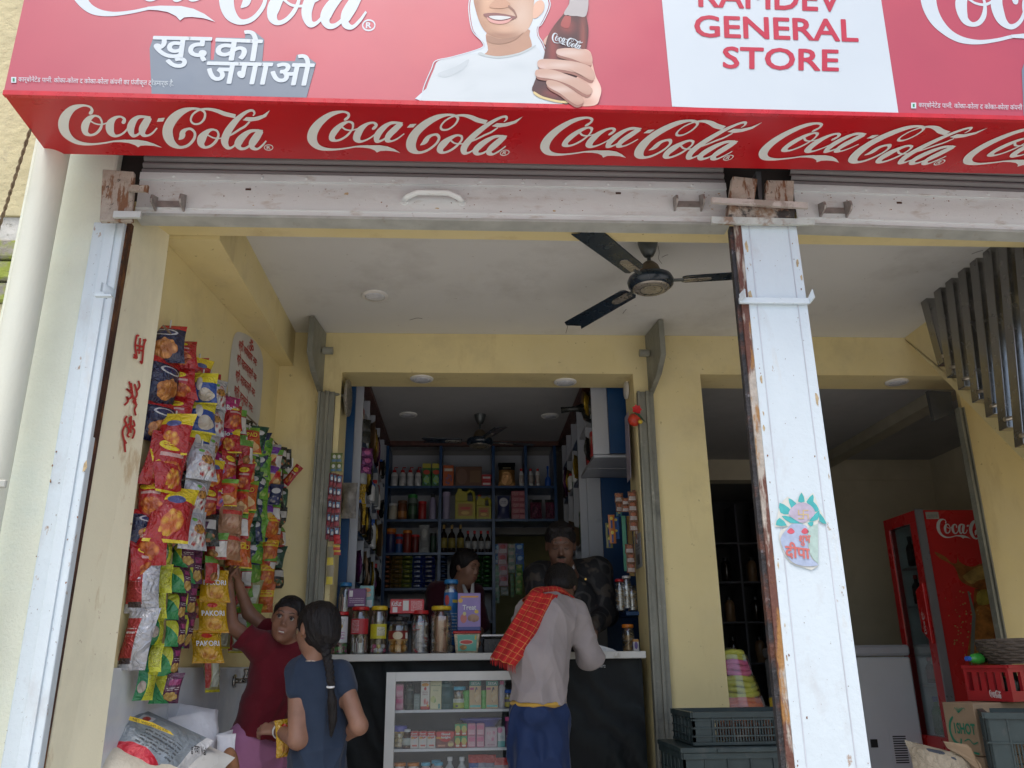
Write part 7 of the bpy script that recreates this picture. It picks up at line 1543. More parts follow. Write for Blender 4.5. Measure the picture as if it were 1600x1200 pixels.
for j in range(n):
    for k in range(18):
        a0_, a1_ = 2*math.pi*k/18, 2*math.pi*(k+1)/18
        def pq(c_, r_, a): return c_+Vector((math.cos(a)*r_*(1+.05*math.sin(a*7+j)), math.sin(a)*r_*.75, 0))
        m.face([pq(*V[j], a0_), pq(*V[j], a1_), pq(*V[j+1], a1_), pq(*V[j+1], a0_)])
m.build('clear_film', clear_mat('bag_film', (.97, .97, .97), .06, .12), t, smooth=True)
# yellow scoop corner
g_box('small yellow carton edge behind the open crate by the central post', P(1208, 1100, 4.2).x, P(1232, 1100, 4.2).x, 4.2, P(1210, 1104, 4.2).z-.02, P(1210, 1091, 4.2).z, YEL, .05)
# freezer
FW = mat('freezer_white', (.66, .68, .70), .35, var=.04, scale=3)
fx0, fx1, fy = 2.15, 2.915, 5.62; fz = P(1360, 1008, fy).z
t = thing('chest_freezer', 'white chest freezer with a vent grille beside the red fridge', 'freezer', (2.6, fy+.3, .0))
MB().bbox(fx0, fx1, fy, fy+.62, .03, fz-.075, .012).build('freezer_body', FW, t)
MB().bbox(fx0-.01, fx1+.004, fy-.012, fy+.63, fz-.068, fz, .016).build('lid', mat('freezer_lid', (.46, .47, .50), .35, var=.04), t)
vx0, vx1 = P(1392, 1170, fy).x, P(1420, 1170, fy).x
vz0, vz1 = P(1400, 1198, fy).z, P(1395, 1140, fy).z
MB().box(vx0, vx1, fy-.004, fy-.0005, vz0, vz1).build('grille_plate', FW, t)
for k in range(12):
    z = vz0+.02+(vz1-vz0-.05)*k/12; MB().box(vx0+.02, vx1-.012, fy-.006, fy-.0043, z, z+.007).build('vent_slot', BLK, t)
q0_, q1_ = P(1361, 1168, fy), P(1370, 1155, fy)
MB().box(q0_.x, q1_.x, fy-.006, fy-.0005, q0_.z, q1_.z).build('lock_plate', BLK, t)
# fridge
FR = mat('fridge_red', (.60, .03, .03), .30, var=.10, scale=3, coat=.2)
tx0, ty0 = 2.93, 5.30; zt_f = P(1440, 797, ty0).z; ty1 = PZ(1371, 814, zt_f).y; tx1 = 3.56
t = thing('drinks_fridge', 'tall red glass door drinks fridge with white wordmark on its side', 'fridge', (tx0+.3, ty0+.3, 0))
MB().bbox(tx0+.05, tx1, ty0, ty0+.008, .05, zt_f, .003).build('side_graphic', FR, t)
MB().box(tx0+.05, tx1, ty0+.010, ty1, zt_f-.04, zt_f-.001).box(tx0+.05, tx1, ty0+.010, ty1, .05, .34).box(tx1-.03, tx1-.001, ty0+.010, ty1, .341, zt_f-.041).box(tx0+.05, tx1-.031, ty1-.03, ty1-.001, .341, zt_f-.041).build('cabinet', mat('fridge_inner', (.74, .78, .78), .4), t)
MB().box(tx0+.052, tx0+.10, ty0+.011, ty0+.03, .341, zt_f-.041).build('inner_liner', mat('fridge_liner', (.74, .78, .78), .4), t)
for z0_, z1_ in ((.42, .50), (zt_f-.075, zt_f-.001)):
    MB().box(tx0, tx0+.045, ty0+.0, ty1, z0_, z1_).build('door_rail', FR, t)
MB().box(tx0, tx0+.045, ty0-.001, ty0+.085, .501, zt_f-.076).build('door_stile', FR, t)
MB().box(tx0, tx0+.045, ty1-.055, ty1+.001, .501, zt_f-.076).build('door_stile', FR, t)
MB().box(tx0-.003, tx0+.048, ty0-.016, ty0-.002, .05, zt_f+.006).build('edge_trim', mat('grey_trim', (.30, .30, .31), .35, metal=.3), t)
MB().box(tx0+.006, tx0+.010, ty0+.086, ty1-.056, .501, zt_f-.076).build('door_glass', clear_mat('fridge_glass', (.88, .94, .94), .05, .03), t)
hz_ = P(1466, 980, ty0).z
MB().prism([(tx0-.004, ty0+.002, hz_+.28), (tx0-.004, ty0+.10, hz_+.23), (tx0-.004, ty0+.10, hz_-.02), (tx0-.004, ty0+.002, hz_-.10)], (-.025, 0, 0)).build('door_handle', mat('handle_red', (.60, .02, .02), .3), t, bevel=.006)
MB().bbox(tx0-.002, tx0+.04, ty0, ty1, .06, .405, .004).build('base_panel', FR, t)
for k, z in enumerate((.80, 1.05, 1.30, 1.55)):
    MB().box(tx0+.06, tx1-.04, ty0+.04, ty1-.04, z-.012, z).build('shelf', mat('fridge_shelf', (.45, .50, .50), .4), t)
PG = clear_mat('green_pet', (.12, .42, .10), .10, .1); 
for k, (z, cnt, bm, cm, h, r_, nm_) in enumerate(((.50, 3, C('green_pop', (.04, .26, .04), rough=.12), GRN, .23, .034, 'green drink bottle'), (.81, 3, C('red_pop', (.14, .03, .015), rough=.12), RED, .16, .028, 'small red capped drink bottle'), (1.31, 3, C('brown_pop', (.05, .02, .015), rough=.15), RED, .19, .03, 'dark drink bottle'), (1.56, 3, C('brown_pop', (.05, .02, .015)), BLK, .2, .03, 'very dark drink bottle'))):
    for j in range(cnt):
        b_ = C('cola_blue', (.02, .03, .10), rough=.12) if (k == 0 and j == 0) else bm
        g_bottle('%s on fridge shelf %s, %s from the door hinge' % (nm_, ('one', 'two', 'three', 'four')[k], ('first', 'second', 'third')[j]), tx0+.10, ty0+.14+j*.085, z, r_, h, b_, BLU if k == 0 else cm, pm('poplab%d' % k, ((.10, .30, .08), (.35, .05, .03), (.1, .03, .02), (.03, .02, .02))[k], [('ell', .3, .5, .15, .3, (.45, .45, .4))]), .38, .6, group='bottles in the fridge', n=12)
m = MB(); x0_, x1_ = P(1464, 830, ty0).x, P(1464, 830, ty0).x+.44; zb_ = P(1480, 844, ty0).z; zt__ = P(1475, 815, ty0).z
logo_on_quad(m, [(x0_, ty0-.001, zb_), (x1_, ty0-.001, zb_), (x1_, ty0-.001, zt__+.02), (x0_, ty0-.001, zt__+.02)], .0008); m.build('wordmark', LW, t)
MB().box(P(1446, 803, ty0).x, P(1466, 803, ty0).x, ty0-.003, ty0-.0005, P(1446, 811, ty0).z, P(1446, 800, ty0).z).build('rating_label', pm('rating', (.45, .44, .38), [('type', .1, .2, .9, .6, (.1, .1, .1), 6)]), t)
# splash and bottle picture on the side
def fs(x, y, l=0.): p = P(1360+x/4.446, 780+y/4.444, ty0); return Vector((p.x, ty0-.0015-l, p.z))
for k, (nm_, pts, col) in enumerate((('splash', [(445,365),(520,400),(560,440),(600,440),(605,360),(615,430),(700,470),(800,440),(1000,450),(1000,620),(760,620),(680,600),(620,560),(590,480),(540,440),(480,410)], (.30,.11,.03)), ('splash_light', [(660,520),(720,480),(790,460),(900,480),(880,540),(760,560),(700,590),(640,540)], (.42,.27,.08)), ('bottle_picture', [(720,640),(760,620),(1000,620),(1000,1160),(690,1160),(700,900),(715,780)], (.28,.09,.02)), ('bottle_neck', [(745,640),(830,635),(835,720),(745,730)], (.34,.27,.05)), ('bottle_glow', [(730,760),(800,740),(850,800),(860,900),(820,1100),(720,1140),(720,900)], (.42,.17,.04)))):
    m = MB(); m.face([fs(*p, k*.0004) for p in reversed(smooth_poly(pts, 3))]); m.build(nm_, mat('fridge_'+nm_, col, .35, var=.5, scale=18, detail=6), t)
m = MB(); rr = random.Random(5)
for k in range(60):
    x, y, r_ = rr.gauss(640, 50), rr.uniform(640, 1100), rr.uniform(2, 7); m.face([fs(x+r_*math.cos(a), y+r_*math.sin(a), .0024) for a in np.linspace(0, 2*math.pi, 7)[:-1]])
o = m.build('splash_drops', mat('fridge_drops', (.5, .35, .12), .35), t); o['kind'] = 'stuff'
pts = [fs(675, 640), fs(690, 1160)]; MB().prism([fs(672, 640, .002), fs(684, 640, .002), fs(728, 800, .002), fs(716, 1100, .002), fs(700, 1160, .002), fs(690, 1100, .002), fs(705, 800, .002)], (0, -.001, 0)).build('straw_picture', mat('fridge_straw', (.18, .2, .17), .4), t)
m = MB(); logo_on_quad(m, [(tx0-.0035, ty0+.30, .13), (tx0-.0035, ty0+.02, .13), (tx0-.0035, ty0+.02, .30), (tx0-.0035, ty0+.30, .30)][0:4] if False else [(tx0-.0035, ty1-.06, .19), (tx0-.0035, ty0+.06, .19), (tx0-.0035, ty0+.06, .34), (tx0-.0035, ty1-.06, .34)], .001); m.build('wordmark', LW, t)
m = MB(); q_ = [(tx0-.031, ty0+.07, hz_-.04), (tx0-.031, ty0+.07, hz_+.14), (tx0-.031, ty0+.035, hz_+.14), (tx0-.031, ty0+.035, hz_-.04)]; logo_on_quad(m, q_, .001, n=4); m.build('small_wordmark', LW, t)
# carton with green print
CB_ = mat('brown_cardboard', (.30, .215, .135), .8, var=.10, scale=6, bump=.15, bscale=80, stains=[((.20, .14, .09), 4, .55, .75, .4)])
Yk = 3.55
A1, A2 = P(1471, 1094, Yk+.16), P(1520, 1099, Yk)
A3 = Vector((A2.x+.36, A2.y+.10, A2.z))
zk0 = A2.z; hk = zk0-P(1530, 1182, Yk).z
def kbox(t, p0, p1, p2, z0, z1, m_, nm_='carton_body'):
    p3 = Vector((p0.x+p2.x-p1.x, p0.y+p2.y-p1.y, 0))
    return MB().hexa([(p0.x, p0.y, z0), (p1.x, p1.y, z0), (p1.x, p1.y, z1), (p0.x, p0.y, z1), (p3.x, p3.y, z0), (p2.x, p2.y, z0), (p2.x, p2.y, z1), (p3.x, p3.y, z1)]).build(nm_, m_, t, bevel=.004)
t = thing('cardboard_carton', 'brown carton with green drop emblem and lettering under the red bottle crate', 'carton', (A2.x, A2.y, zk0-hk), 'brown cartons')
kbox(t, A1, A2, A3, zk0-hk, zk0, CB_)
GI = C('green_ink', (.02, .17, .10), rough=.7)
def cq(u0, v0, u1, v1): # quad on the left face, u along A1->A2, v up
    f = lambda u, v: Vector((A1.x+(A2.x-A1.x)*u, A1.y+(A2.y-A1.y)*u, zk0-hk+hk*v)); return [f(u0, v0), f(u1, v0), f(u1, v1), f(u0, v1)]
m = MB(); put_text(m, '1SHOT', cq(.30, .40, .95, .60), .04, z=.003); m.build('lettering', GI, t)
m = MB()
V, Fc = stroke2d([(.30, .72, .02), (.18, .60, .03), (.14, .42, .03), (.22, .25, .03), (.40, .18, .03), (.46, .30, .02)], 4); m.mesh(on_quad([(p[0], p[1], p[2]) for p in V], cq(0, 0, 1, 1), .003), Fc)
V, Fc = stroke2d([(.55, .26, .012), (.70, .30, .012), (.82, .22, .012), (.96, .26, .012)], 4); m.mesh(on_quad(V, cq(0, 0, 1, 1), .003), Fc)
for k in range(5):
    V, Fc = stroke2d([(.50, .80, .008), (.42+.07*k, .90, .006), (.38+.09*k, .86+.02*(k % 2), .004)], 3); m.mesh(on_quad(V, cq(0, 0, 1, 1), .003), Fc)
V, Fc = stroke2d([(.2, .10, .02), (.95, .04, .02)], 2); m.mesh(on_quad(V, cq(0, 0, 1, 1), .003), Fc)
m.build('drop_emblem', GI, t)
t = thing('cardboard_carton', 'brown open carton standing under the printed carton at the lower right', 'carton', (A2.x, A2.y, .1), 'brown cartons')
kbox(t, A1+Vector((.01, 0, 0)), A2+Vector((.005, .0, 0)), A3, zk0-hk-.30, zk0-hk-.003, CB_)
t = thing('cardboard_flap', 'bent brown cardboard flap leaning in front of the printed carton', 'cardboard', P(1500, 1180, 3.38))
MB().prism([P(1475, 1160, 3.42), P(1480, 1169, 3.42), P(1533, 1196, 3.36), P(1536, 1210, 3.36), P(1520, 1172, 3.36), P(1512, 1165, 3.38)], (0, .006, .004)).build('flap', CB_, t)
t = thing('paper_sack', 'crumpled pale paper sack with dark print at the bottom right', 'sack', P(1475, 1200, 3.42))
mb = MB(); pillow(mb, P(1472, 1202, 3.40), Vector((1, 0, -.25)).normalized(), Vector((.2, .5, .8)).normalized(), Vector((0, -.85, .5)).normalized(), .26, .17, .14, nu=12, nv=10, seed=11).build('sack_body', print_mat('print_papersack', (.34, .29, .21), [('ell', .35, .72, .14, .10, (.05, .06, .08)), ('ell', .6, .6, .05, .04, (.05, .06, .08))], rough=.7, wrinkle=1.), t, smooth=True)
# red bottle crate
RCR = mat('crate_red', (.36, .018, .022), .4, var=.12, scale=8, stains=[((.22, .05, .05), 12, .55, .75, .5), ((.35, .30, .28), 30, .7, .78, .5)])
Yk2 = Yk-.02
K1, K2 = P(1503, 1037, Yk2+.20), P(1573, 1040, Yk2)
K1.z = K2.z = P(1573, 1039, Yk2).z; zb_ = A2.z+.004
K3 = K2+Vector((.42, .16, 0)).normalized()*.40
t = thing('bottle_crate', 'red plastic drinks crate with slotted sides holding bottles on the carton', 'crate', (K2.x, K2.y, zb_))
def crate_side(p0, p1, h0, h1, n):
    d = (p1-p0); L = Vector((d.x, d.y, 0)).length; e = Vector((d.x, d.y, 0)).normalized(); nn = Vector((-e.y, e.x, 0))
    def f(a, o, b): return Vector((p0.x, p0.y, 0))+e*a+nn*o+Vector((0, 0, b))
    H_ = h1-h0; m = MB()
    def b_(a0, a1, b0, b1, o0=0., o1=.014): m.hexa([f(a0, o0, b0), f(a1, o0, b0), f(a1, o0, b1), f(a0, o0, b1), f(a0, o1, b0), f(a1, o1, b0), f(a1, o1, b1), f(a0, o1, b1)])
    b_(0, L, h1-H_*.20, h1); b_(0, L, h0, h0+H_*.28); b_(0, L*.07, h0+H_*.281, h1-H_*.201); b_(L*.93, L, h0+H_*.281, h1-H_*.201)
    b_(0, L, h1-.012, h1-.001, -.008, -.0005)
    for k in range(1, n):
        a = L*.07+L*.86*k/n; b_(a-.012, a+.012, h0+H_*.281, h1-H_*.201)
    m.build('slotted_side', RCR, t)
    return f, L, H_
f1, L1_, H1_ = crate_side(K1, K2, zb_, K2.z, 5)
crate_side(K2, K3, zb_, K2.z, 6)
K4 = K1+(K3-K2)
crate_side(K3, K4, zb_, K2.z, 6); crate_side(K4, K1, zb_, K2.z, 5)
m = MB(); logo_on_quad(m, [f1(L1_*.52, -.001, zb_+.012), f1(L1_*.78, -.001, zb_+.012), f1(L1_*.78, -.001, zb_+.045), f1(L1_*.52, -.001, zb_+.045)], .0012, n=3); m.build('small_wordmark', LW, t)
for i in range(3):
    for j in range(3):
        p = K1+(K2-K1)*(.2+.3*i)+(K3-K2)*(.15+.3*j)
        g_bottle('empty glass bottle in the red crate, row %s, place %s' % (('one', 'two', 'three')[i], ('one', 'two', 'three')[j]), p.x, p.y, zb_+.01, .024, (K2.z-zb_)*.92, C('dark_glass', (.03, .05, .04), rough=.08), C('rust_cap', (.2, .12, .08)), None, .4, .5, group='bottles in the red crate', n=10)
t = thing('drink_bottle', 'green plastic bottle lying on the edge of the red crate', 'bottle', P(1520, 1035, Yk2+.10))
c = P(1526, 1029, Yk2+.12); MB().tube([c+Vector((.06, .06, .0)), c+Vector((.02, .02, .0)), c+Vector((-.015, 0, 0)), c+Vector((-.035, -.01, 0))], [.024, .024, .020, .008], 14).build('bottle_body', C('green_pop', (.04, .26, .04)), t, smooth=True)
MB().tube([c+Vector((-.036, -.01, 0)), c+Vector((-.055, -.015, 0))], .010, 10).build('cap', BLU, t)
# basket
t = thing('wicker_basket', 'round weathered wicker basket on top of the red bottle crate', 'basket', (K2.x+.12, K2.y+.12, K2.z))
bc = P(1588, 1034, Yk2+.06); bc.z = K2.z+.004; bh = P(1588, 998, Yk2).z-bc.z
WK = mat('weathered_wicker', (.10, .078, .06), .85, var=.35, scale=30, bump=.6, bscale=90, stretch=(1, 1, 3))
nr = 9
for k in range(nr):
    f_ = k/(nr-1); r_ = .125+.035*math.sin(f_*1.9); z = bc.z+.006+(bh-.012)*f_
    pts = [bc+Vector((.06+math.cos(a)*(r_+.004*math.sin(a*14+k*math.pi)), .05+math.sin(a)*(r_+.004*math.sin(a*14+k*math.pi)), z-bc.z)) for a in np.linspace(0, 2*math.pi, 57)]
    MB().tube(pts, .0075 if k < nr-1 else .0095, 6).build('woven_ring', WK, t, smooth=True)
MB().lathe(bc+Vector((.06, .05, 0)), [(.001, .004), (.12, .005), (.145, bh*.6), (.148, bh*.97), (.142, bh*.97), (.118, .012), (.001, .010)], 28).build('inner_wall', mat('dark_wicker', (.09, .07, .05), .9, var=.3, scale=30), t, smooth=True)
# grey green crate at the lower right
p = P(1537, 1113, 3.30)
crate('grey green crate standing before the cartons in the lower right corner', p.x, p.y, p.z-.42, .46, .34, .42, rot=R(-28))
# dim shelves in the passage behind the right opening
t = thing('side_shelving', 'dim shelving in the passage between the two shop rooms', 'shelving', (1.6, 7.9, 0))
for k in range(5): MB().box(2.0+.24*k, 2.018+.24*k, 7.6, 7.9, 0, 2.35).build('divider', mat('shade_darkened_laminate', (.10, .10, .12), .6), t)  # laminate colour darkened to carry the shade of the passage
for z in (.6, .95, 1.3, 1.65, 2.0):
    for k in range(4): MB().box(2.020+.24*k, 2.238+.24*k, 7.6, 7.9, z-.016, z).build('shelf', mat('shade_darkened_laminate', (.10, .10, .12), .6), t)
for i, z in enumerate((.95, 1.3, 1.65)):
    for k in range(4): g_bottle('dim bottle on the passage shelving, level %s, %s' % (('one', 'two', 'three')[i], ORD[k]), 2.13+.24*k, 7.66, z, .045, .22, dk if (i+k) % 2 else mm_['brown paper bag'], BLK, None, group='goods in the passage', n=10)
# ================================================================== people
import openvdb as vdb
def J(px, py, Y): return np.array(P(px, py, Y))
def _n(v): v = np.asarray(v, float); return v/(np.linalg.norm(v)+1e-9)
class Sdf:
    """smooth union of tapered capsules and ellipsoids on a grid, turned into one continuous surface"""
    def __init__(s, vox=.004): s.p = []; s.vox = vox; s.cuts = []
    def cap(s, a, b, ra, rb=None, k=.02): s.p.append(('c', np.asarray(a, float), np.asarray(b, float), ra, ra if rb is None else rb, k, 0)); return s
    def chain(s, pts, rs, k=.02):
        for i in range(len(pts)-1): s.cap(pts[i], pts[i+1], rs[i], rs[i+1], k)
        return s
    def ell(s, c, r, M=None, k=.02, sub=False): s.p.append(('e', np.asarray(c, float), np.asarray(r, float), np.eye(3) if M is None else np.asarray(M, float), 0, k, sub)); return s
    def cut(s, o, n): s.cuts.append((np.asarray(o, float), _n(n))); return s
    def mesh(s, name, m, parent, fold=0., fseed=0, fdir=(0, 0, 1), fscale=1., keep=None):
        lo = np.full(3, 9e9); hi = -lo
        B = []
        for q in s.p:
            if q[0] == 'c': r = max(q[3], q[4]); l_ = np.minimum(q[1], q[2])-r; h_ = np.maximum(q[1], q[2])+r
            else: r = max(q[2]); l_ = q[1]-r; h_ = q[1]+r
            B.append((l_, h_)); 
            if not (q[0] == 'e' and q[6]): lo = np.minimum(lo, l_); hi = np.maximum(hi, h_)
        v = s.vox; lo = lo-3*v-.01; hi = hi+3*v+.01; n = np.ceil((hi-lo)/v).astype(int)+1
        D = np.full(n, .05, np.float32)
        for q, (l_, h_) in zip(s.p, B):
            mg = q[5]+.012; a = np.clip(((l_-mg-lo)/v).astype(int), 0, n-1); b = np.clip(((h_+mg-lo)/v).astype(int)+2, 1, n)
            if np.any(b <= a): continue
            X = (lo[0]+np.arange(a[0], b[0])*v)[:, None, None]; Y_ = (lo[1]+np.arange(a[1], b[1])*v)[None, :, None]; Z = (lo[2]+np.arange(a[2], b[2])*v)[None, None, :]
            if q[0] == 'c':
                A, Bp = q[1], q[2]; ab = Bp-A; L = ab@ab+1e-12
                t = np.clip(((X-A[0])*ab[0]+(Y_-A[1])*ab[1]+(Z-A[2])*ab[2])/L, 0, 1)
                d = np.sqrt((X-A[0]-t*ab[0])**2+(Y_-A[1]-t*ab[1])**2+(Z-A[2]-t*ab[2])**2)-(q[3]+(q[4]-q[3])*t)
            else:
                c, r, M = q[1], q[2], q[3]; x, y, z = X-c[0], Y_-c[1], Z-c[2]
                u = [(M[0, i]*x+M[1, i]*y+M[2, i]*z)/r[i] for i in range(3)]
                k0 = np.sqrt(u[0]**2+u[1]**2+u[2]**2)+1e-9; k1 = np.sqrt((u[0]/r[0])**2+(u[1]/r[1])**2+(u[2]/r[2])**2)+1e-9; d = k0*(k0-1)/k1
            sl = (slice(a[0], b[0]), slice(a[1], b[1]), slice(a[2], b[2])); E = D[sl]; k = q[5]
            if q[0] == 'e' and q[6]:
                h = np.clip(.5-.5*(E+d)/k, 0, 1); D[sl] = E*(1-h)-d*h+k*h*(1-h)
            else:
                h = np.clip(.5+.5*(d-E)/k, 0, 1); D[sl] = d*(1-h)+E*h-k*h*(1-h)
        if s.cuts:
            X = (lo[0]+np.arange(n[0])*v)[:, None, None]; Y_ = (lo[1]+np.arange(n[1])*v)[None, :, None]; Z = (lo[2]+np.arange(n[2])*v)[None, None, :]
            for o, nn in s.cuts: D = np.maximum(D, ((X-o[0])*nn[0]+(Y_-o[1])*nn[1]+(Z-o[2])*nn[2]).astype(np.float32))
        g = vdb.FloatGrid(.05); g.copyFromArray(D.astype(np.float32)); pts, tri, quad = g.convertToPolygons(0.)
        pts = np.asarray(pts)*v+lo
        if fold:
            rs = np.random.RandomState(fseed); acc = np.zeros(len(pts)); fd = _n(fdir)
            for i in range(7):
                w = rs.normal(size=3); w = w-fd*(w@fd)*.75; w = _n(w)*(22+rs.rand()*55)*fscale; u = rs.normal(size=3)*9; sn = np.sin((pts@w)*.8+1.8*np.sin(pts@u+rs.rand()*6)+rs.rand()*6); acc += (1-1.7*np.abs(sn)**.7)/(1+i*.30)*(.45+.55*np.sin(pts@u*.7+i))
            acc = acc*fold*.62
        me = bpy.data.meshes.new(name); off = np.array(WLOC[parent.name])
        me.from_pydata([], [], []) if False else None
        nv = len(pts); fl = [tuple(int(c) for c in f) for f in quad] + [tuple(int(c) for c in f) for f in tri]
        me.from_pydata((pts-off).tolist(), [], fl)
        if fold:
            me.update(); nr = np.empty(nv*3, np.float32); me.vertices.foreach_get('normal', nr); nr = nr.reshape(-1, 3)
            me.vertices.foreach_set('co', (pts-off+nr*acc[:, None]).astype(np.float32).ravel())
        me.materials.append(m); me.polygons.foreach_set('use_smooth', [True]*len(me.polygons)); me.update()
        # consistent outward normals
        vol = 0
        o = bpy.data.objects.new(name, me); COL.objects.link(o); o.parent = parent; WLOC[o.name] = Vector(off)
        md = o.modifiers.new('relax', 'SMOOTH'); md.factor = .5; md.iterations = 2
        return o
def hand(S_, wrist, d, nrm, curl=.5, s=1., side=1, spread=.12, thumb=.6):
    """palm and five bent fingers; d: wrist to fingers, nrm: where the palm faces, side: +1 when the thumb is on nrm x d"""
    d = _n(d); nrm = _n(np.asarray(nrm)-d*(np.asarray(nrm)@d)); l = np.cross(nrm, d)*side
    w = np.asarray(wrist, float)
    for i, o in enumerate((.026, .009, -.009, -.026)):
        base = w+d*(.078-.004*abs(i-1))*s+l*o*s
        S_.cap(w+d*.01*s+l*o*.55*s, base, .013*s, .0105*s, .010)
        L = (.066, .074, .070, .054)[i]*s; q = base; dd = _n(d+l*(o*spread*10)); a = 0
        for j, f in enumerate((.45, .32, .23)):
            a += curl*(.75, .95, .7)[j]; dj = _n(dd*math.cos(a)+nrm*math.sin(a)); e = q+dj*L*f
            S_.cap(q, e, (.0088, .0080, .0072)[j]*s, (.0080, .0072, .0058)[j]*s, .004); q = e
    t0 = w+d*.018*s+l*.022*s; t1 = t0+_n(d*.65+l*.75+nrm*.25)*.036*s; t2 = t1+_n(d*.9+l*.25+nrm*thumb)*.030*s; t3 = t2+_n(d*.9+nrm*thumb)*.022*s
    S_.cap(t0, t1, .013*s, .0105*s, .008).cap(t1, t2, .0100*s, .0088*s, .004).cap(t2, t3, .0088*s, .0068*s, .004)
def frame(fwd, up=(0, 0, 1), roll=0.):
    f = _n(fwd); r = _n(np.cross(f, up)); u = np.cross(r, f)
    c, s_ = math.cos(roll), math.sin(roll); r2 = r*c+u*s_; u2 = u*c-r*s_
    return np.stack([r2, f, u2], 1)   # columns: right, forward, up
def head(S_, c, M, s=1., ears=True, young=True):
    c = np.asarray(c, float); T = lambda x, y, z: c+M@np.array([x, y, z])*s
    E = lambda p, r, k=.02, sub=False: S_.ell(T(*p), np.array(r)*s, M, k*s, sub)
    E((0, -.014, .028), (.072, .090, .080)); E((0, .018, -.018), (.061, .068, .086), .02); E((0, .030, -.064), (.043, .045, .034), .03); E((0, .056, -.088), (.019, .018, .015), .02)
    for x in (-1, 1):
        E((x*.036, .050, -.024), (.021, .018, .022), .02)
        if ears: E((x*.072, -.008, -.002), (.007, .017, .027), .008)
    S_.cap(T(-.034, .070 if young else .074, .034), T(.034, .070 if young else .074, .034), .009*s, .009*s, .018*s)
    for x in (-1, 1): E((x*.030, .092, .012), (.018, .010, .010), .012, True)
    S_.cap(T(0, .077, .012), T(0, .0925 if young else .096, -.017), .0055*s, (.0088 if young else .0105)*s, .010*s)
    for x in (-1, 1): S_.cap(T(x*.009, .086, -.024), T(x*.008, .080, -.022), .0075*s, .006*s, .006*s)
    S_.cap(T(-.018, .077, -.049), T(.018, .077, -.049), .008*s, .008*s, .010*s)
    S_.cap(T(-.014, .075, -.062), T(.014, .075, -.062), .008*s, .008*s, .010*s)
    return T
def face_parts(par, T, M, s, lipc, smile=False, closed=False, brows=BLK):
    for x in (-1, 1):
        c = T(x*.030, .0755, .012)
        if not closed:
            MB().ball(c, .0105*s, 14, 10).build('eyeball', mat('eye_white', (.36, .33, .30), .2, var=.02), par, smooth=True)
            c2 = T(x*.030+.001, .0860, .0125); m = MB(); fwd = M[:, 1]
            m.lathe(c2, [(.0001, .0008*s), (.0055*s, .0000*s), (.0068*s, -.0020*s)], 12, axis=fwd); m.build('iris', mat('iris_dark', (.012, .006, .004), .08), par, smooth=True)
            m = MB(); m.tube([T(x*.030-.016, .082, .016), T(x*.030-.006, .0885, .0215), T(x*.030+.006, .0885, .0215), T(x*.030+.016, .080, .015)], [.0012*s, .0022*s, .0022*s, .0012*s], 6); m.build('eyelid', mat('lash_dark', (.02, .01, .008), .6), par, smooth=True)
        else:
            m = MB(); m.tube([T(x*.030-.016, .081, .010), T(x*.030, .0875, .004), T(x*.030+.016, .079, .009)], [.001*s, .002*s, .001*s], 6); m.build('eyelid', mat('lash_dark', (.02, .01, .008), .6), par, smooth=True)
        m = MB(); m.tube([T(x*.012, .0845, .032), T(x*.028, .0845, .040), T(x*.047, .072, .033)], [.0022*s, .0030*s, .0012*s], 6, flat=.6); m.build('eyebrow', mat('lash_dark', (.02, .01, .008), .6), par, smooth=True)
    if smile:
        m = MB(); m.tube([T(-.023, .0745, -.050), T(-.010, .0855, -.0555), T(.010, .0855, -.0555), T(.023, .0745, -.050)], [.001*s, .0035*s, .0035*s, .001*s], 6); m.build('teeth', mat('teeth', (.62, .60, .55), .25), par, smooth=True)
    g = .004 if smile else 0
    m = MB(); m.tube([T(-.024, .073, -.050), T(-.011, .0855, -.049), T(0, .0865, -.051), T(.011, .0855, -.049), T(.024, .073, -.050)], [.0008*s, .0035*s, .003*s, .0035*s, .0008*s], 7)
    m.tube([T(-.022, .073, -.052-g), T(-.010, .084, -.060-g), T(.010, .084, -.060-g), T(.022, .073, -.052-g)], [.0008*s, .0042*s, .0042*s, .0008*s], 7); m.build('lips', lipc, par, smooth=True)
SK1 = mat('skin_deep_brown', (.25, .122, .076), .5, var=.18, scale=14, sub=.05, spec=.45)
SK2 = mat('skin_warm_brown', (.25, .130, .085), .5, var=.15, scale=14, sub=.05, spec=.45)
SK3 = mat('shaded_skin_brown', (.13, .065, .042), .5, var=.08, scale=14)  # shade on this skin is put into its darker colour
HAIR = mat('black_hair', (.009, .007, .007), .52, var=.5, scale=30, bump=.8, bscale=130, stretch=(1, 1, .2), bstretch=(1, 1, .10), spec=.3)
LIP = mat('lip_brown', (.20, .060, .045), .35)
LIP2 = mat('lip_rose', (.26, .075, .06), .35)
def cloth(n, col, **k): return mat('cloth_'+n, col, k.pop('rough', .9), var=k.pop('var', .08), scale=k.pop('scale', 12), bump=k.pop('bump', .12), bscale=260, sheen=.12, spec=.2, **k)
people = []
def person(label, loc, group=None): people.append(thing('person', label, 'person', loc)); return people[-1]
def bracelet(par, a, b, r, name='bangle', m_=None):
    a = np.asarray(a); b = np.asarray(b); ax = _n(b-a); e = _n(np.cross(ax, (.3, .2, 1))); f = np.cross(ax, e)
    pts = [a+(e*math.cos(t)+f*math.sin(t))*r for t in np.linspace(0, 2*math.pi, 25)]
    MB().tube(pts, .0022, 6).build(name, m_ or mat('pale_metal', (.5, .42, .36), .3, metal=.7), par, smooth=True)

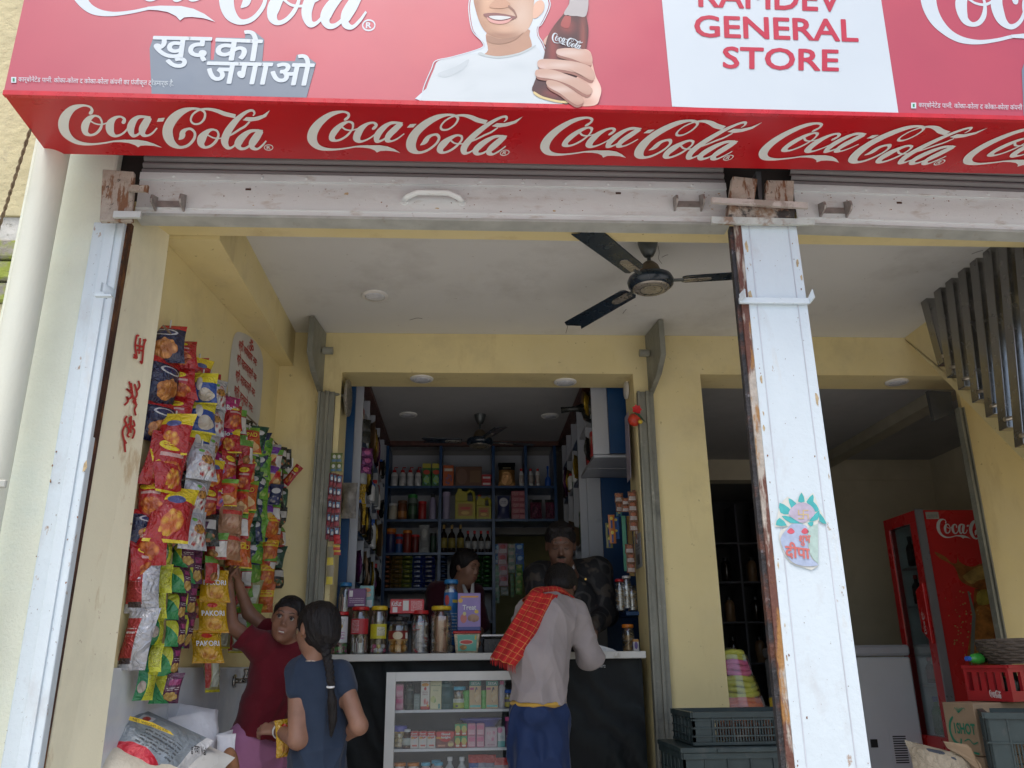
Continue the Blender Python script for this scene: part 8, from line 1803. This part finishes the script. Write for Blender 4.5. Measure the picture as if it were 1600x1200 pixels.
# ---- girl in maroon reaching up to the packets
Yg1 = 3.74
t = person('girl in maroon t-shirt and pink trousers reaching up to the snack packets and smiling back', (P(405, 1100, Yg1).x, Yg1, -.10))
hd = J(449, 968, Yg1-.03); nk = J(456, 1006, Yg1+.02); ch = J(430, 1052, Yg1+.02); pv = J(408, 1150, Yg1+.02)
shR = J(404, 1010, Yg1-.05); elR = J(361, 977, Yg1-.05); wrR = J(357, 912, Yg1-.04)
shL = J(446, 1008, Yg1+.13); elL = J(389, 958, Yg1+.10); wrL = J(372, 912, Yg1+.05)
M1 = frame(np.array(EYE)-hd+np.array([-.55, 0, -.10]), roll=.22)
b = Sdf(.0034); T1 = head(b, hd, M1, .86)
b.cap(hd+M1@np.array([0, -.02, -.05]), nk+np.array([0, 0, -.02]), .040, .043, .02)
b.chain([shR, elR, wrR], [.038, .029, .020], .015).chain([shL, elL, wrL], [.037, .028, .020], .015)
hand(b, wrR, (.02, .02, 1), (1, .3, 0), .55, .82, 1); hand(b, wrL, (-.15, -.05, 1), (-1, -.1, .1), .6, .80, -1)
b.ell(ch, (.098, .085, .11), None, .04).cap(ch, pv, .078, .085, .05)
hipA, hipB = pv+np.array([-.05, -.05, -.02]), pv+np.array([.05, .04, -.02])
for h_ in (hipA, hipB): b.chain([h_, h_+np.array([.01, 0, -.30]), h_+np.array([.03, .03, -.64])], [.060, .050, .036], .03).cap(h_+np.array([.03, .03, -.64]), h_+np.array([-.05, -.02, -.66]), .033, .028, .02)
b.mesh('body', SK1, t)
face_parts(t, T1, M1, .86, LIP, smile=True)
h = Sdf(.004); MR = M1
h.ell(T1(0, -.018, .036), np.array((.078, .095, .083))*.86, M1, .01).ell(T1(0, .074, -.024), np.array((.062, .050, .080))*.86, M1, .018, True)
h.ell(T1(.0, .050, -.075), np.array((.11, .085, .085))*.86, M1, .02, True)
h.ell(T1(0, -.095, -.04), np.array((.04, .035, .07))*.9, M1, .02)
for a_ in range(9): h.cap(T1(-.045+.011*a_, .040, .092), T1(-.062+.0155*a_, .058-.018*abs(a_-4)/4, .066-.006*abs(a_-4)), .006, .003, .008)
h.cap(T1(-.058, .045, .050), T1(-.066, .035, -.020), .005, .002, .006)
h.mesh('hair', HAIR, t, fold=.003, fdir=(0, 0, 1), fscale=2.2)
MAR = cloth('maroon', (.125, .010, .018), stains=[((.22, .04, .05), 14, .58, .78, .35)])
c_ = Sdf(.0045); dn = np.array([0, 0, -1.])
c_.ell(ch+np.array([0, 0, .01]), (.112, .098, .11), None, .03).chain([ch, (ch+pv)/2+np.array([-.004, 0, 0]), pv+np.array([-.012, 0, -.03])], [.092, .100, .128], .04)
c_.cap(shR, shL, .062, .06, .04).cap(shR, shR+(elR-shR)*.50, .056, .060, .02).cap(shL, shL+(elL-shL)*.45, .054, .056, .02).cap(nk+np.array([0, 0, -.035]), ch, .058, .09, .04)
c_.cut(pv+np.array([0, 0, -.002]), (-.18, 0, -1)).cut(shR+(elR-shR)*.56, elR-shR)
c_.mesh('t_shirt', MAR, t, fold=.013, fseed=4, fdir=(.4, 0, 1), fscale=.55)
pk = cloth('pink', (.40, .17, .30)); c_ = Sdf(.006)
c_.ell(pv+np.array([.01, 0, -.06]), (.100, .100, .09), None, .03)
for h_ in (hipA, hipB): c_.chain([h_, h_+np.array([.01, 0, -.34]), h_+np.array([.03, .02, -.58])], [.078, .078, .072], .03)
c_.mesh('trousers', pk, t, fold=.017, fseed=2, fscale=.5)
bracelet(t, wrR+np.array([.0, 0, -.095]), wrR, .029)
# ---- girl in navy with the long braid
Yg2 = 3.46
t = person('girl in navy top with a long black braid seen from behind, holding a yellow packet', (P(495, 1150, Yg2).x, Yg2, -.10))
hd = J(494, 984, Yg2); nk = J(489, 1026, Yg2+.0); ch = J(500, 1082, Yg2+.02); pv = J(500, 1190, Yg2+.03)
shL = J(466, 1052, Yg2-.01); elL = J(464, 1156, Yg2-.06); wrL = J(434, 1141, Yg2+.09)
shR = J(531, 1052, Yg2+.0); elR = J(561, 1134, Yg2-.05); wrR = J(538, 1150, Yg2+.09)
M2 = frame((-.72, .70, -.12), roll=-.03)
b = Sdf(.0036); T2 = head(b, hd, M2, .92)
b.cap(hd+M2@np.array([0, -.03, -.05]), nk+np.array([0, 0, -.03]), .040, .046, .02).cap(nk+np.array([0, 0, -.03]), ch, .042, .06, .03)
b.chain([shL, elL, wrL], [.040, .033, .021], .015).chain([shR, elR, wrR], [.038, .032, .022], .015)
hand(b, wrL, (-.9, .15, .10), (.1, .6, -.7), .85, .80, 1); hand(b, wrR, (-.8, .5, -.1), (0, .9, -.3), .8, .8, -1)
b.ell(ch, (.085, .07, .11), None, .04).cap(ch, pv, .07, .08, .05).cap(shL, shR, .036, .036, .03)
for x in (-.045, .045): h_ = pv+np.array([x, 0, -.06]); b.chain([h_, h_+np.array([0, 0, -.25]), h_+np.array([0, .03, -.53])], [.055, .045, .035], .02).cap(h_+np.array([0, .03, -.56]), h_+np.array([-.01, .12, -.58]), .034, .028, .02)
b.mesh('body', SK2, t)
face_parts(t, T2, M2, .92, LIP2)
h = Sdf(.0036)
h.ell(T2(0, -.020, .032), np.array((.083, .102, .086))*.94, M2, .01).ell(T2(0, .076, -.020), np.array((.066, .052, .09))*.92, M2, .012, True)
h.ell(T2(.0, -.045, -.018), np.array((.074, .072, .075))*.92, M2, .03)
h.ell(T2(-.072, -.004, -.008), np.array((.020, .024, .034)), M2, .008, True)
b0 = J(506, 1012, Yg2-.055)
h.cap(T2(0, -.07, -.045), b0, .045, .020, .03)
h.mesh('hair', HAIR, t, fold=.0022, fdir=(.1, 0, 1), fscale=2.4)
h = Sdf(.003); path = [J(506, 1010, Yg2-.07), J(511, 1030, Yg2-.088), J(515, 1050, Yg2-.10), J(517, 1072, Yg2-.105)]
def onp(path, t_):
    k = min(len(path)-2, int(t_*(len(path)-1))); f = t_*(len(path)-1)-k; return path[k]*(1-f)+path[k+1]*f
for i in range(16):
    p = onp(path, i/15.001); r = .0150-.004*i/15; s_ = 1 if i % 2 else -1
    h.cap(p+np.array([s_*.0085, -.004, .010]), p+np.array([-s_*.004, -.002, -.010]), r*.82, r*.60, .003)
h.mesh('braid', HAIR, t)
h = Sdf(.003); pts = [J(517, 1074, Yg2-.105), J(519, 1095, Yg2-.108), J(520, 1125, Yg2-.10), J(517, 1150, Yg2-.10)]
for o_ in ((-.006, 0, 0), (.006, 0, 0), (0, -.004, .0), (.003, .004, -.01)): h.chain([pts[0], pts[1]+np.array(o_)*1.3, pts[2]+np.array(o_)*1.2, pts[3]+np.array(o_)*.6], [.007, .0105, .009, .002], .004)
h.mesh('braid_tail', HAIR, t, fold=.0012, fscale=4)
p = J(516.5, 1073, Yg2-.105); MB().tube([p+np.array([.012*math.cos(a), .012*math.sin(a), .002*math.sin(a)]) for a in np.linspace(0, 6.283, 17)], .0042, 7).build('hair_tie', WHT, t, smooth=True)
p0 = nk+np.array([0, 0, -.028]); MB().tube([p0+np.array([.050*math.cos(a), .050*math.sin(a)-.004, -.012*math.sin(a)]) for a in np.linspace(0, 6.283, 29)], .0022, 6).build('necklace', mat('pale_metal', (.5, .42, .36), .3, metal=.7), t, smooth=True)
MB().ball(T2(-.073, .0, -.030), .0028, 8, 6).build('earring', mat('gold', (.5, .3, .08), .25, metal=.9), t)
NV = cloth('navy', (.022, .035, .062), rough=.8)
c_ = Sdf(.0045)
c_.ell(ch+np.array([0, 0, .015]), (.104, .088, .11), None, .04).chain([ch+np.array([0, 0, -.05]), (ch+pv)/2, pv+np.array([0, 0, -.25])], [.092, .090, .13], .05).cap((ch+pv)/2, pv+np.array([-.035, 0, -.25]), .085, .11, .04)
c_.cap(shL+np.array([.01, 0, 0]), shR-np.array([.01, 0, 0]), .050, .050, .04).cap(nk+np.array([0, 0, -.048]), ch, .060, .085, .04)
c_.cap(shL, shL+(elL-shL)*.26, .052, .050, .015).cap(shR, shR+(elR-shR)*.26, .048, .049, .015)
c_.cut(shL+(elL-shL)*.34+np.array([-.02, 0, 0]), (-.25, 0, -1)) if False else None
c_.mesh('top', NV, t, fold=.011, fseed=8, fdir=(0, 0, 1), fscale=.55)
pb = thing('snack_packet', 'crumpled yellow snack packet held by the girl in navy', 'packet', P(441, 1155, Yg2+.06))
pillow(MB(), P(444, 1153, Yg2+.05), Vector((.8, .5, .1)).normalized(), Vector((-.15, .1, 1)).normalized(), Vector((.5, -.85, 0)).normalized(), .07, .135, .03, seed=3).build('wrapper', SN['pakori'], pb, smooth=True)
bracelet(t, wrL+_n(elL-wrL)*.012, wrL, .026, 'beaded_bracelet', WHT); bracelet(t, wrL+_n(elL-wrL)*.022, wrL, .028, 'beaded_bracelet', WHT)
# ---- customer leaning on the counter
Yc3 = 3.92
t = person('customer in grey sweater and navy trousers bent over the counter, seen from behind', (P(845, 1150, Yc3).x, Yc3, -.10))
pv = J(841, 1094, Yc3); md = J(843, 1030, Yc3+.02); ch = J(856, 968, Yc3+.08); nk = J(869, 940, Yc3+.15); hd = J(876, 920, Yc3+.25)
shR = J(898, 960, Yc3+.10); elR = J(922, 1024, Yc3+.13); wrR = J(905, 1004, Yc3+.42); shL = J(830, 955, Yc3+.10); elL = J(812, 1012, Yc3+.22); wrL = J(838, 1006, Yc3+.44)
M3 = frame((.15, .55, -.80)); b = Sdf(.005); T3 = head(b, hd, M3, .98)
b.cap(hd, nk, .05, .052, .02).chain([nk, ch, md, pv], [.050, .10, .095, .085], .04).cap(shL, shR, .05, .05, .04)
b.chain([shR, elR, wrR], [.048, .038, .024], .02).chain([shL, elL, wrL], [.048, .038, .024], .02)
hand(b, wrR, (-.5, .8, -.05), (0, 0, -1), .35, .9, 1); hand(b, wrL, (.4, .9, -.05), (0, 0, -1), .35, .9, -1)
for x in (-.055, .055): h_ = pv+np.array([x, 0, -.06]); b.chain([h_, h_+np.array([0, .0, -.40]), h_+np.array([0, -.02, -.78])], [.062, .050, .038], .02).cap(h_+np.array([0, -.02, -.82]), h_+np.array([0, .12, -.84]), .036, .03, .02)
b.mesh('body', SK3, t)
h = Sdf(.005); h.ell(T3(0, -.016, .036), (.084, .100, .086), M3, .01).ell(T3(0, .080, -.03), (.06, .05, .09), M3, .012, True).ell(T3(0, -.05, -.02), (.065, .05, .06), M3, .02); h.mesh('hair', HAIR, t, fold=.002, fscale=2)
GS = cloth('warm_grey', (.30, .265, .26), var=.05)
c_ = Sdf(.0048)
c_.chain([nk+np.array([0, -.01, -.035]), ch, md, pv+np.array([0, 0, .0])], [.060, .128, .126, .128], .05).cap(shL+np.array([.01, 0, 0]), shR-np.array([.01, 0, 0]), .066, .066, .05)
c_.chain([shR, elR, elR+(wrR-elR)*.85], [.066, .058, .042], .03).chain([shL, elL, elL+(wrL-elL)*.85], [.066, .058, .042], .03)
c_.cap(ch+np.array([-.03, -.04, 0]), md+np.array([-.03, -.03, 0]), .09, .10, .05).cut(pv+np.array([0, 0, -.012]), (-.08, 0, -1))
c_.mesh('sweater', GS, t, fold=.014, fseed=12, fdir=(.35, 0, 1), fscale=.5)
YH = cloth('yellow_hem', (.52, .32, .06)); c_ = Sdf(.005); c_.ell(pv+np.array([0, 0, -.012]), (.128, .118, .03), None, .02); c_.mesh('shirt_hem', YH, t, fold=.003, fseed=3)
c_ = Sdf(.006); c_.ell(pv+np.array([0, 0, -.05]), (.124, .115, .09), None, .03)
for x in (-.052, .052): h_ = pv+np.array([x, 0, -.05]); c_.chain([h_, h_+np.array([0, 0, -.42]), h_+np.array([0, -.02, -.78])], [.088, .078, .070], .018)
c_.mesh('trousers', cloth('deep_navy', (.010, .026, .085), rough=.55), t, fold=.019, fseed=6, fscale=.5)
# scarf
SC = NT('red_check_scarf'); SC.b.inputs['Roughness'].default_value = .9
sx = SC.n('ShaderNodeSeparateXYZ'); SC.l(SC.uv(), sx.inputs[0])
def lines(out, n_, w_): return SC.math('LESS_THAN', SC.math('FRACT', SC.math('MULTIPLY', out, n_)), w_)
cc_ = SC.mix(SC.ramp(SC.noise(12), .3, .7), (.36, .010, .012), (.50, .02, .016)); cc_ = SC.mix(SC.math('MULTIPLY', lines(sx.outputs[1], 13, .09), .8), cc_, (.60, .26, .08)); cc_ = SC.mix(SC.math('MULTIPLY', lines(sx.outputs[0], 4, .06), .7), cc_, (.55, .22, .06)); cc_ = SC.mix(SC.math('MULTIPLY', lines(sx.outputs[0], 14, .4), .25), cc_, (.20, .0, .0))
SC.l(cc_, SC.b.inputs['Base Color'])
sc = thing('scarf', 'red scarf with fine yellow checks draped round the customer’s neck down the left side'.replace('’s', ''), 'scarf', P(790, 1040, 3.80))
tl_, tr_ = P(829, 926, Yc3-.02), P(872, 930, Yc3-.0); ml_, mr_ = P(802, 970, Yc3-.05), P(842, 990, Yc3-.08); bl_, br_ = P(767, 1028, Yc3-.09), P(805, 1041, Yc3-.12)
V, UV, Fc = [], [], []; nu, nv = 26, 40
for j in range(nv+1):
    v = j/nv; a = tl_*(1-v)**2+(ml_*2-(tl_+bl_)*.5)*2*v*(1-v)+bl_*v*v; c = tr_*(1-v)**2+(mr_*2-(tr_+br_)*.5)*2*v*(1-v)+br_*v*v
    for i in range(nu+1):
        u = i/nu; p = a.lerp(c, u); wv2 = math.sin(u*19+math.sin(v*5)*1.2)*.0075+math.sin(u*9+v*4)*.006
        bow = math.sin(math.pi*u)*.03
        V.append(p+Vector((0, -wv2-bow, .0))+Vector((0, 0, math.sin(u*23)*.003 if j == nv else 0))); UV.append((u, 1-v))
for j in range(nv):
    for i in range(nu): q0_ = j*(nu+1)+i; Fc.append((q0_, q0_+1, q0_+nu+2, q0_+nu+1))
o = MB().mesh(V, Fc, 0, UV).build('hanging_end', SC.m, sc, smooth=True); sd = o.modifiers.new('thickness', 'SOLIDIFY'); sd.thickness = .005
V, UV, Fc = [], [], []; rp = [P(826, 940, Yc3-.0), P(838, 926, Yc3+.03), P(858, 922, Yc3+.08), P(876, 925, Yc3+.12), P(892, 936, Yc3+.14), P(902, 950, Yc3+.16)]
rp = [Vector(p[:3]) for p in catmull([tuple(p) for p in rp], 6)]; nr_ = 12
for j, p in enumerate(rp):
    tg = (rp[min(j+1, len(rp)-1)]-rp[max(j-1, 0)]).normalized(); e = tg.cross(Vector((0, 0, 1))).normalized(); f = tg.cross(e); rr_s = .030*(1-.5*j/len(rp))
    for i in range(nr_+1):
        a = 2*math.pi*i/nr_; V.append(p+(e*math.cos(a)*1.3+f*math.sin(a)*.75)*rr_s*(1+.18*math.sin(a*4+j*.4))); UV.append((i/nr_, j/len(rp)))
for j in range(len(rp)-1):
    for i in range(nr_): q0_ = j*(nr_+1)+i; Fc.append((q0_, q0_+1, q0_+nr_+2, q0_+nr_+1))
MB().mesh(V, Fc, 0, UV).build('neck_roll', SC.m, sc, smooth=True)
m = MB()
for k in range(26):
    p = bl_.lerp(br_, k/25)+Vector((0, -.012, 0)); m.tube([p+Vector((0, 0, .004)), p+Vector((rnd.uniform(-.004, .004), 0, -.022-rnd.uniform(0, .012)))], [.0016, .0006], 4)
o = m.build('fringe', mat('fringe_red', (.42, .015, .015), .9), sc); o['kind'] = 'stuff'
# ---- shopkeeper
t = person('man in dark patterned jacket with white collar behind the counter, looking down', (P(885, 900, 4.85).x, 4.9, -.10))
hd = J(876, 853, 4.66); nk = J(880, 893, 4.76); ch = J(890, 935, 4.88); pv = J(890, 1040, 5.02)
shL = J(842, 900, 4.88); elL = J(838, 962, 4.84); wrL = J(862, 990, 4.68); shR = J(934, 893, 4.88); elR = J(948, 958, 4.84); wrR = J(922, 982, 4.62)
M4 = frame((-.08, -.86, -.34)); b = Sdf(.0042); T4 = head(b, hd, M4, 1.10, young=False)
b.cap(hd, nk, .055, .062, .02).chain([nk, ch, pv], [.06, .14, .13], .05).cap(shL, shR, .06, .06, .04)
b.chain([shR, elR, wrR], [.056, .044, .028], .02).chain([shL, elL, wrL], [.056, .044, .028], .02)
hand(b, wrR, (-.35, -.6, -.25), (0, 0, -1), .3, 1., -1); hand(b, wrL, (.3, -.7, -.2), (0, 0, -1), .3, 1., 1)
for x in (-.08, .08): h_ = pv+np.array([x, 0, -.04]); b.chain([h_, h_+np.array([0, 0, -.40]), h_+np.array([0, 0, -.80])], [.09, .065, .045], .03).cap(h_+np.array([0, 0, -.82]), h_+np.array([0, -.12, -.84]), .04, .033, .02)
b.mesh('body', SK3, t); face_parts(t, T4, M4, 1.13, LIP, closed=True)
h = Sdf(.0045); h.ell(T4(0, -.018, .040), np.array((.079, .094, .085))*1.10, M4, .01).ell(T4(0, .090, -.020), np.array((.066, .052, .085))*1.10, M4, .02, True).ell(T4(.0, .040, -.080), np.array((.11, .085, .085))*1.10, M4, .02, True)
for a_ in range(11): h.cap(T4(-.05+.010*a_, .050, .100), T4(-.058+.0116*a_+.004*(a_ % 2), .072-.02*abs(a_-5)/5, .076+.005*(a_ % 3)), .009, .004, .008)
h.mesh('hair', HAIR, t, fold=.004, fscale=3)
m = MB(); m.tube([T4(-.022, .083, -.038), T4(-.010, .093, -.035), T4(.010, .093, -.035), T4(.022, .083, -.038)], [.002, .0055, .0055, .002], 6); m.build('moustache', HAIR, t, smooth=True)
m = MB(); c = T4(0, .0875, .052); m.lathe(c, [(.0001, .001), (.0035, .0004), (.004, -.001)], 8, axis=M4[:, 1]); m.build('forehead_mark', mat('red_mark', (.35, .02, .01), .7), t)
JK = NT('patterned_jacket'); JK.b.inputs['Roughness'].default_value = .75
wv3 = JK.n('ShaderNodeTexWave', wave_type='BANDS', bands_direction='DIAGONAL'); wv3.inputs['Scale'].default_value = 4.5; wv3.inputs['Distortion'].default_value = 13; wv3.inputs['Detail'].default_value = 2
JK.l(JK.obj(), wv3.inputs[0]); j1 = JK.mix(JK.ramp(wv3.outputs['Fac'], .82, .97), (.008, .008, .010), (.045, .042, .042)); j2 = JK.mix(JK.math('MULTIPLY', JK.ramp(JK.noise(13, 2), .54, .60), .8), j1, (.070, .055, .042)); JK.l(j2, JK.b.inputs['Base Color']); JK.bump(JK.noise(90), .2)
c_ = Sdf(.0055); c_.chain([nk+np.array([0, .02, -.05]), ch, pv+np.array([0, 0, -.12])], [.07, .165, .155], .05).cap(shL, shR, .082, .082, .05).chain([shR, elR, elR+(wrR-elR)*.88], [.082, .066, .046], .03).chain([shL, elL, elL+(wrL-elL)*.88], [.082, .066, .046], .03)
c_.ell(nk+np.array([-.005, -.09, -.045]), (.038, .10, .06), None, .01, True)
c_.mesh('jacket', JK.m, t, fold=.009, fseed=21, fscale=.5)
cw = mat('shirt_white', (.50, .50, .52), .8)
for s_ in (-1, 1):
    m = MB(); p0, p1 = nk+np.array([s_*.060, -.045, .012]), nk+np.array([s_*.004, -.115, -.062]); p2 = nk+np.array([s_*.016, -.118, -.034]); p3 = nk+np.array([s_*.052, -.062, .030])
    m.prism([Vector(p0), Vector(p1), Vector(p2), Vector(p3)], (0, -.004, .002)); m.build('collar', cw, t)
p = P(915, 905, 4.70); MB().lathe((p.x, p.y, p.z), [(.007, 0), (.006, .003), (.001, .0035)], 12, axis=(0, -1, 0)).build('button', mat('gold', (.5, .3, .08), .25, metal=.9), t)
# ---- girl behind the counter
t = person('girl in a dark maroon top deep behind the counter, glancing down to the right', (P(705, 920, 5.3).x, 5.3, -.10))
hd = J(729, 887, 5.25); nk = J(721, 913, 5.28); ch = J(705, 950, 5.35); pv = J(700, 1030, 5.4)
M5 = frame((.72, -.62, -.25)); b = Sdf(.0045); T5 = head(b, hd, M5, .95); shL, shR = J(684, 925, 5.32), J(739, 930, 5.34)
b.cap(hd, nk, .045, .045, .02).chain([nk, ch, pv], [.05, .11, .11], .05).cap(shL, shR, .05, .05, .04).chain([shL, J(676, 965, 5.28), J(690, 1000, 5.2)], [.045, .036, .024], .02).chain([shR, J(752, 975, 5.28), J(742, 1002, 5.2)], [.045, .036, .024], .02)
hand(b, J(690, 1000, 5.2), (.3, -.8, 0), (0, 0, -1), .4, .9, 1); hand(b, J(742, 1002, 5.2), (-.3, -.8, 0), (0, 0, -1), .4, .9, -1)
for x in (-.07, .07): h_ = pv+np.array([x, 0, -.04]); b.chain([h_, h_+np.array([0, 0, -.36]), h_+np.array([0, 0, -.70])], [.085, .06, .042], .03).cap(h_+np.array([0, 0, -.72]), h_+np.array([0, -.1, -.74]), .036, .03, .02)
b.mesh('body', SK2, t); face_parts(t, T5, M5, .95, LIP2, closed=True)
h = Sdf(.0045); h.ell(T5(0, -.018, .036), np.array((.083, .100, .088))*.95, M5, .01).ell(T5(0, .074, -.025), np.array((.064, .050, .088))*.95, M5, .012, True).ell(T5(0, -.07, -.03), np.array((.06, .05, .08))*.95, M5, .03); h.mesh('hair', HAIR, t, fold=.002, fscale=2)
c_ = Sdf(.006); c_.chain([nk+np.array([0, .02, -.045]), ch, pv+np.array([0, 0, -.1])], [.055, .13, .14], .05).cap(shL, shR, .07, .07, .05).cap(shL, J(676, 965, 5.28), .066, .055, .03).cap(shR, J(752, 975, 5.28), .066, .055, .03); c_.mesh('top', cloth('dark_maroon', (.040, .006, .012)), t, fold=.008, fseed=5, fscale=.5)
m = MB(); m.tube([P(724, 914, 5.20), P(728, 926, 5.17), P(731, 945, 5.16)], [.010, .016, .02], 8, flat=.5); m.tube([P(739, 905, 5.24), P(738, 925, 5.18), P(733, 945, 5.16)], [.008, .012, .016], 8, flat=.5); m.build('stole', cw, t, smooth=True)
# ================================================================== wear: chipped paint, cracks, loose hair
rc = random.Random(41)
def chips(par, f, n, size, m, edge=0., lift=.0006, tall=1.6):
    """small irregular flakes where the paint has come off; f maps (u, v) to a point, edge pulls them to the borders"""
    mb = MB()
    for k in range(n):
        u, v = rc.random(), rc.random()
        if rc.random() < edge: u = rc.choice((rc.uniform(0, .06), rc.uniform(.94, 1)))
        s_ = size*rc.uniform(.3, 1)**2; q = rc.randrange(5, 9); pts = []
        for j in range(q):
            a = 2*math.pi*j/q; r_ = rc.uniform(.4, 1)
            pts.append(f(min(1, max(0, u)), v)+Vector((math.cos(a)*s_*r_, -lift-k*4e-6, math.sin(a)*s_*r_*tall)))
        mb.face(list(reversed(pts)))
    o = mb.build('paint_chips', m, par); o['kind'] = 'stuff'; return o
CHR1 = mat('chip_rust', (.22, .10, .05), .8, var=.4, scale=60); CHR2 = mat('chip_grey', (.32, .31, .30), .7, var=.3, scale=60); CHR3 = mat('chip_ochre', (.50, .38, .22), .8, var=.3, scale=40)
fc = lambda u, v: Vector(((xb0+.034)*(1-v)+(cx0+.040)*v+u*((xb1-xb0-.040)*(1-v)+(cx1-cx0-.046)*v), 2.5998, -.3*(1-v)+ztc*v))
chips(c_post, fc, 70, .0036, CHR1, .6); chips(c_post, fc, 90, .0030, CHR2, .1, tall=1.2); chips(c_post, fc, 26, .010, CHR3, .95, tall=3.6)
fl = lambda u, v: Vector((lb0*(1-v)+lx0*v+u*(lx1-lx0), 2.6785, -.3*(1-v)+zt_*v))
chips(l_post, fl, 45, .0035, CHR1, .8, lift=.0012); chips(l_post, fl, 40, .003, CHR2, .2, lift=.0012); chips(l_post, fl, 16, .009, CHR3, .95, lift=.0012, tall=3.5)
fr_ = lambda u, v: Vector((xL+.01+u*(xR-xL-.02), Yf-.0001, zbm+.04+v*(zt-zbm-.075)))
chips(rail, fr_, 60, .005, CHR1, .3, tall=.7); chips(rail, fr_, 90, .004, CHR2, .1, tall=.6); chips(rail, fr_, 14, .016, CHR3, .6, tall=.5)
fr2 = lambda u, v: Vector((xa+u*(xe-xa)*.6, Yf-.0001, zb2+.04-dzz*u*.6+v*(zt2-zb2-.075)))
chips(rail2, fr2, 60, .005, CHR1, .1, tall=.7); chips(rail2, fr2, 70, .004, CHR2, 0, tall=.6)
# hairline cracks in the front bay ceiling
m = MB()
for st in ([(1028, 384), (1030, 395), (1029, 404), (1034, 412)], [(1034, 402), (1040, 399), (1044, 398)], [(1518, 397), (1526, 394), (1536, 391)], [(973, 490), (977, 485), (979, 483)], [(884, 521), (886, 514), (887, 509)], [(640, 500), (652, 497), (660, 498)]):
    V, Fc = stroke2d([(x, y, .35) for x, y in st], 4); m.mesh([PZ(p[0], p[1], 2.7408) for p in V], Fc)
o = m.build('hairline_cracks', mat('crack_dark', (.12, .11, .10), .9), B); o['kind'] = 'stuff'
# loose hair strands
def strands(par, paths, m=HAIR, r=.0007):
    mb = MB()
    for p in paths: mb.tube(p, [r, r, r*.4] if len(p) == 3 else r, 4)
    o = mb.build('loose_hair', m, par); o['kind'] = 'stuff'
pg1, pg2 = people[0], people[1]
T = T1; strands(pg1, [[T(-.058+.004*k, .062, .055-.003*k), T(-.068-.002*(k % 3), .060, .020), T(-.064-.004*(k % 2), .058, -.03-.006*k)] for k in range(6)]+[[T(.03+.01*k, .070, .07), T(.05+.008*k, .068, .05), T(.062+.004*k, .055, .02-.01*k)] for k in range(5)])
T = T2; strands(pg2, [[T(rc.uniform(-.07, .07), rc.uniform(-.09, -.02), rc.uniform(.03, .10)), T(rc.uniform(-.08, .08), -.105, rc.uniform(-.03, .05)), T(rc.uniform(-.07, .07), -.10, rc.uniform(-.12, -.05))] for k in range(26)])
strands(pg2, [[Vector(J(514+rc.uniform(-6, 6), 1030+rc.uniform(0, 40), Yg2-.10)), Vector(J(516+rc.uniform(-9, 9), 1060+rc.uniform(0, 30), Yg2-.108)), Vector(J(518+rc.uniform(-10, 10), 1105+rc.uniform(0, 50), Yg2-.105))] for k in range(16)])
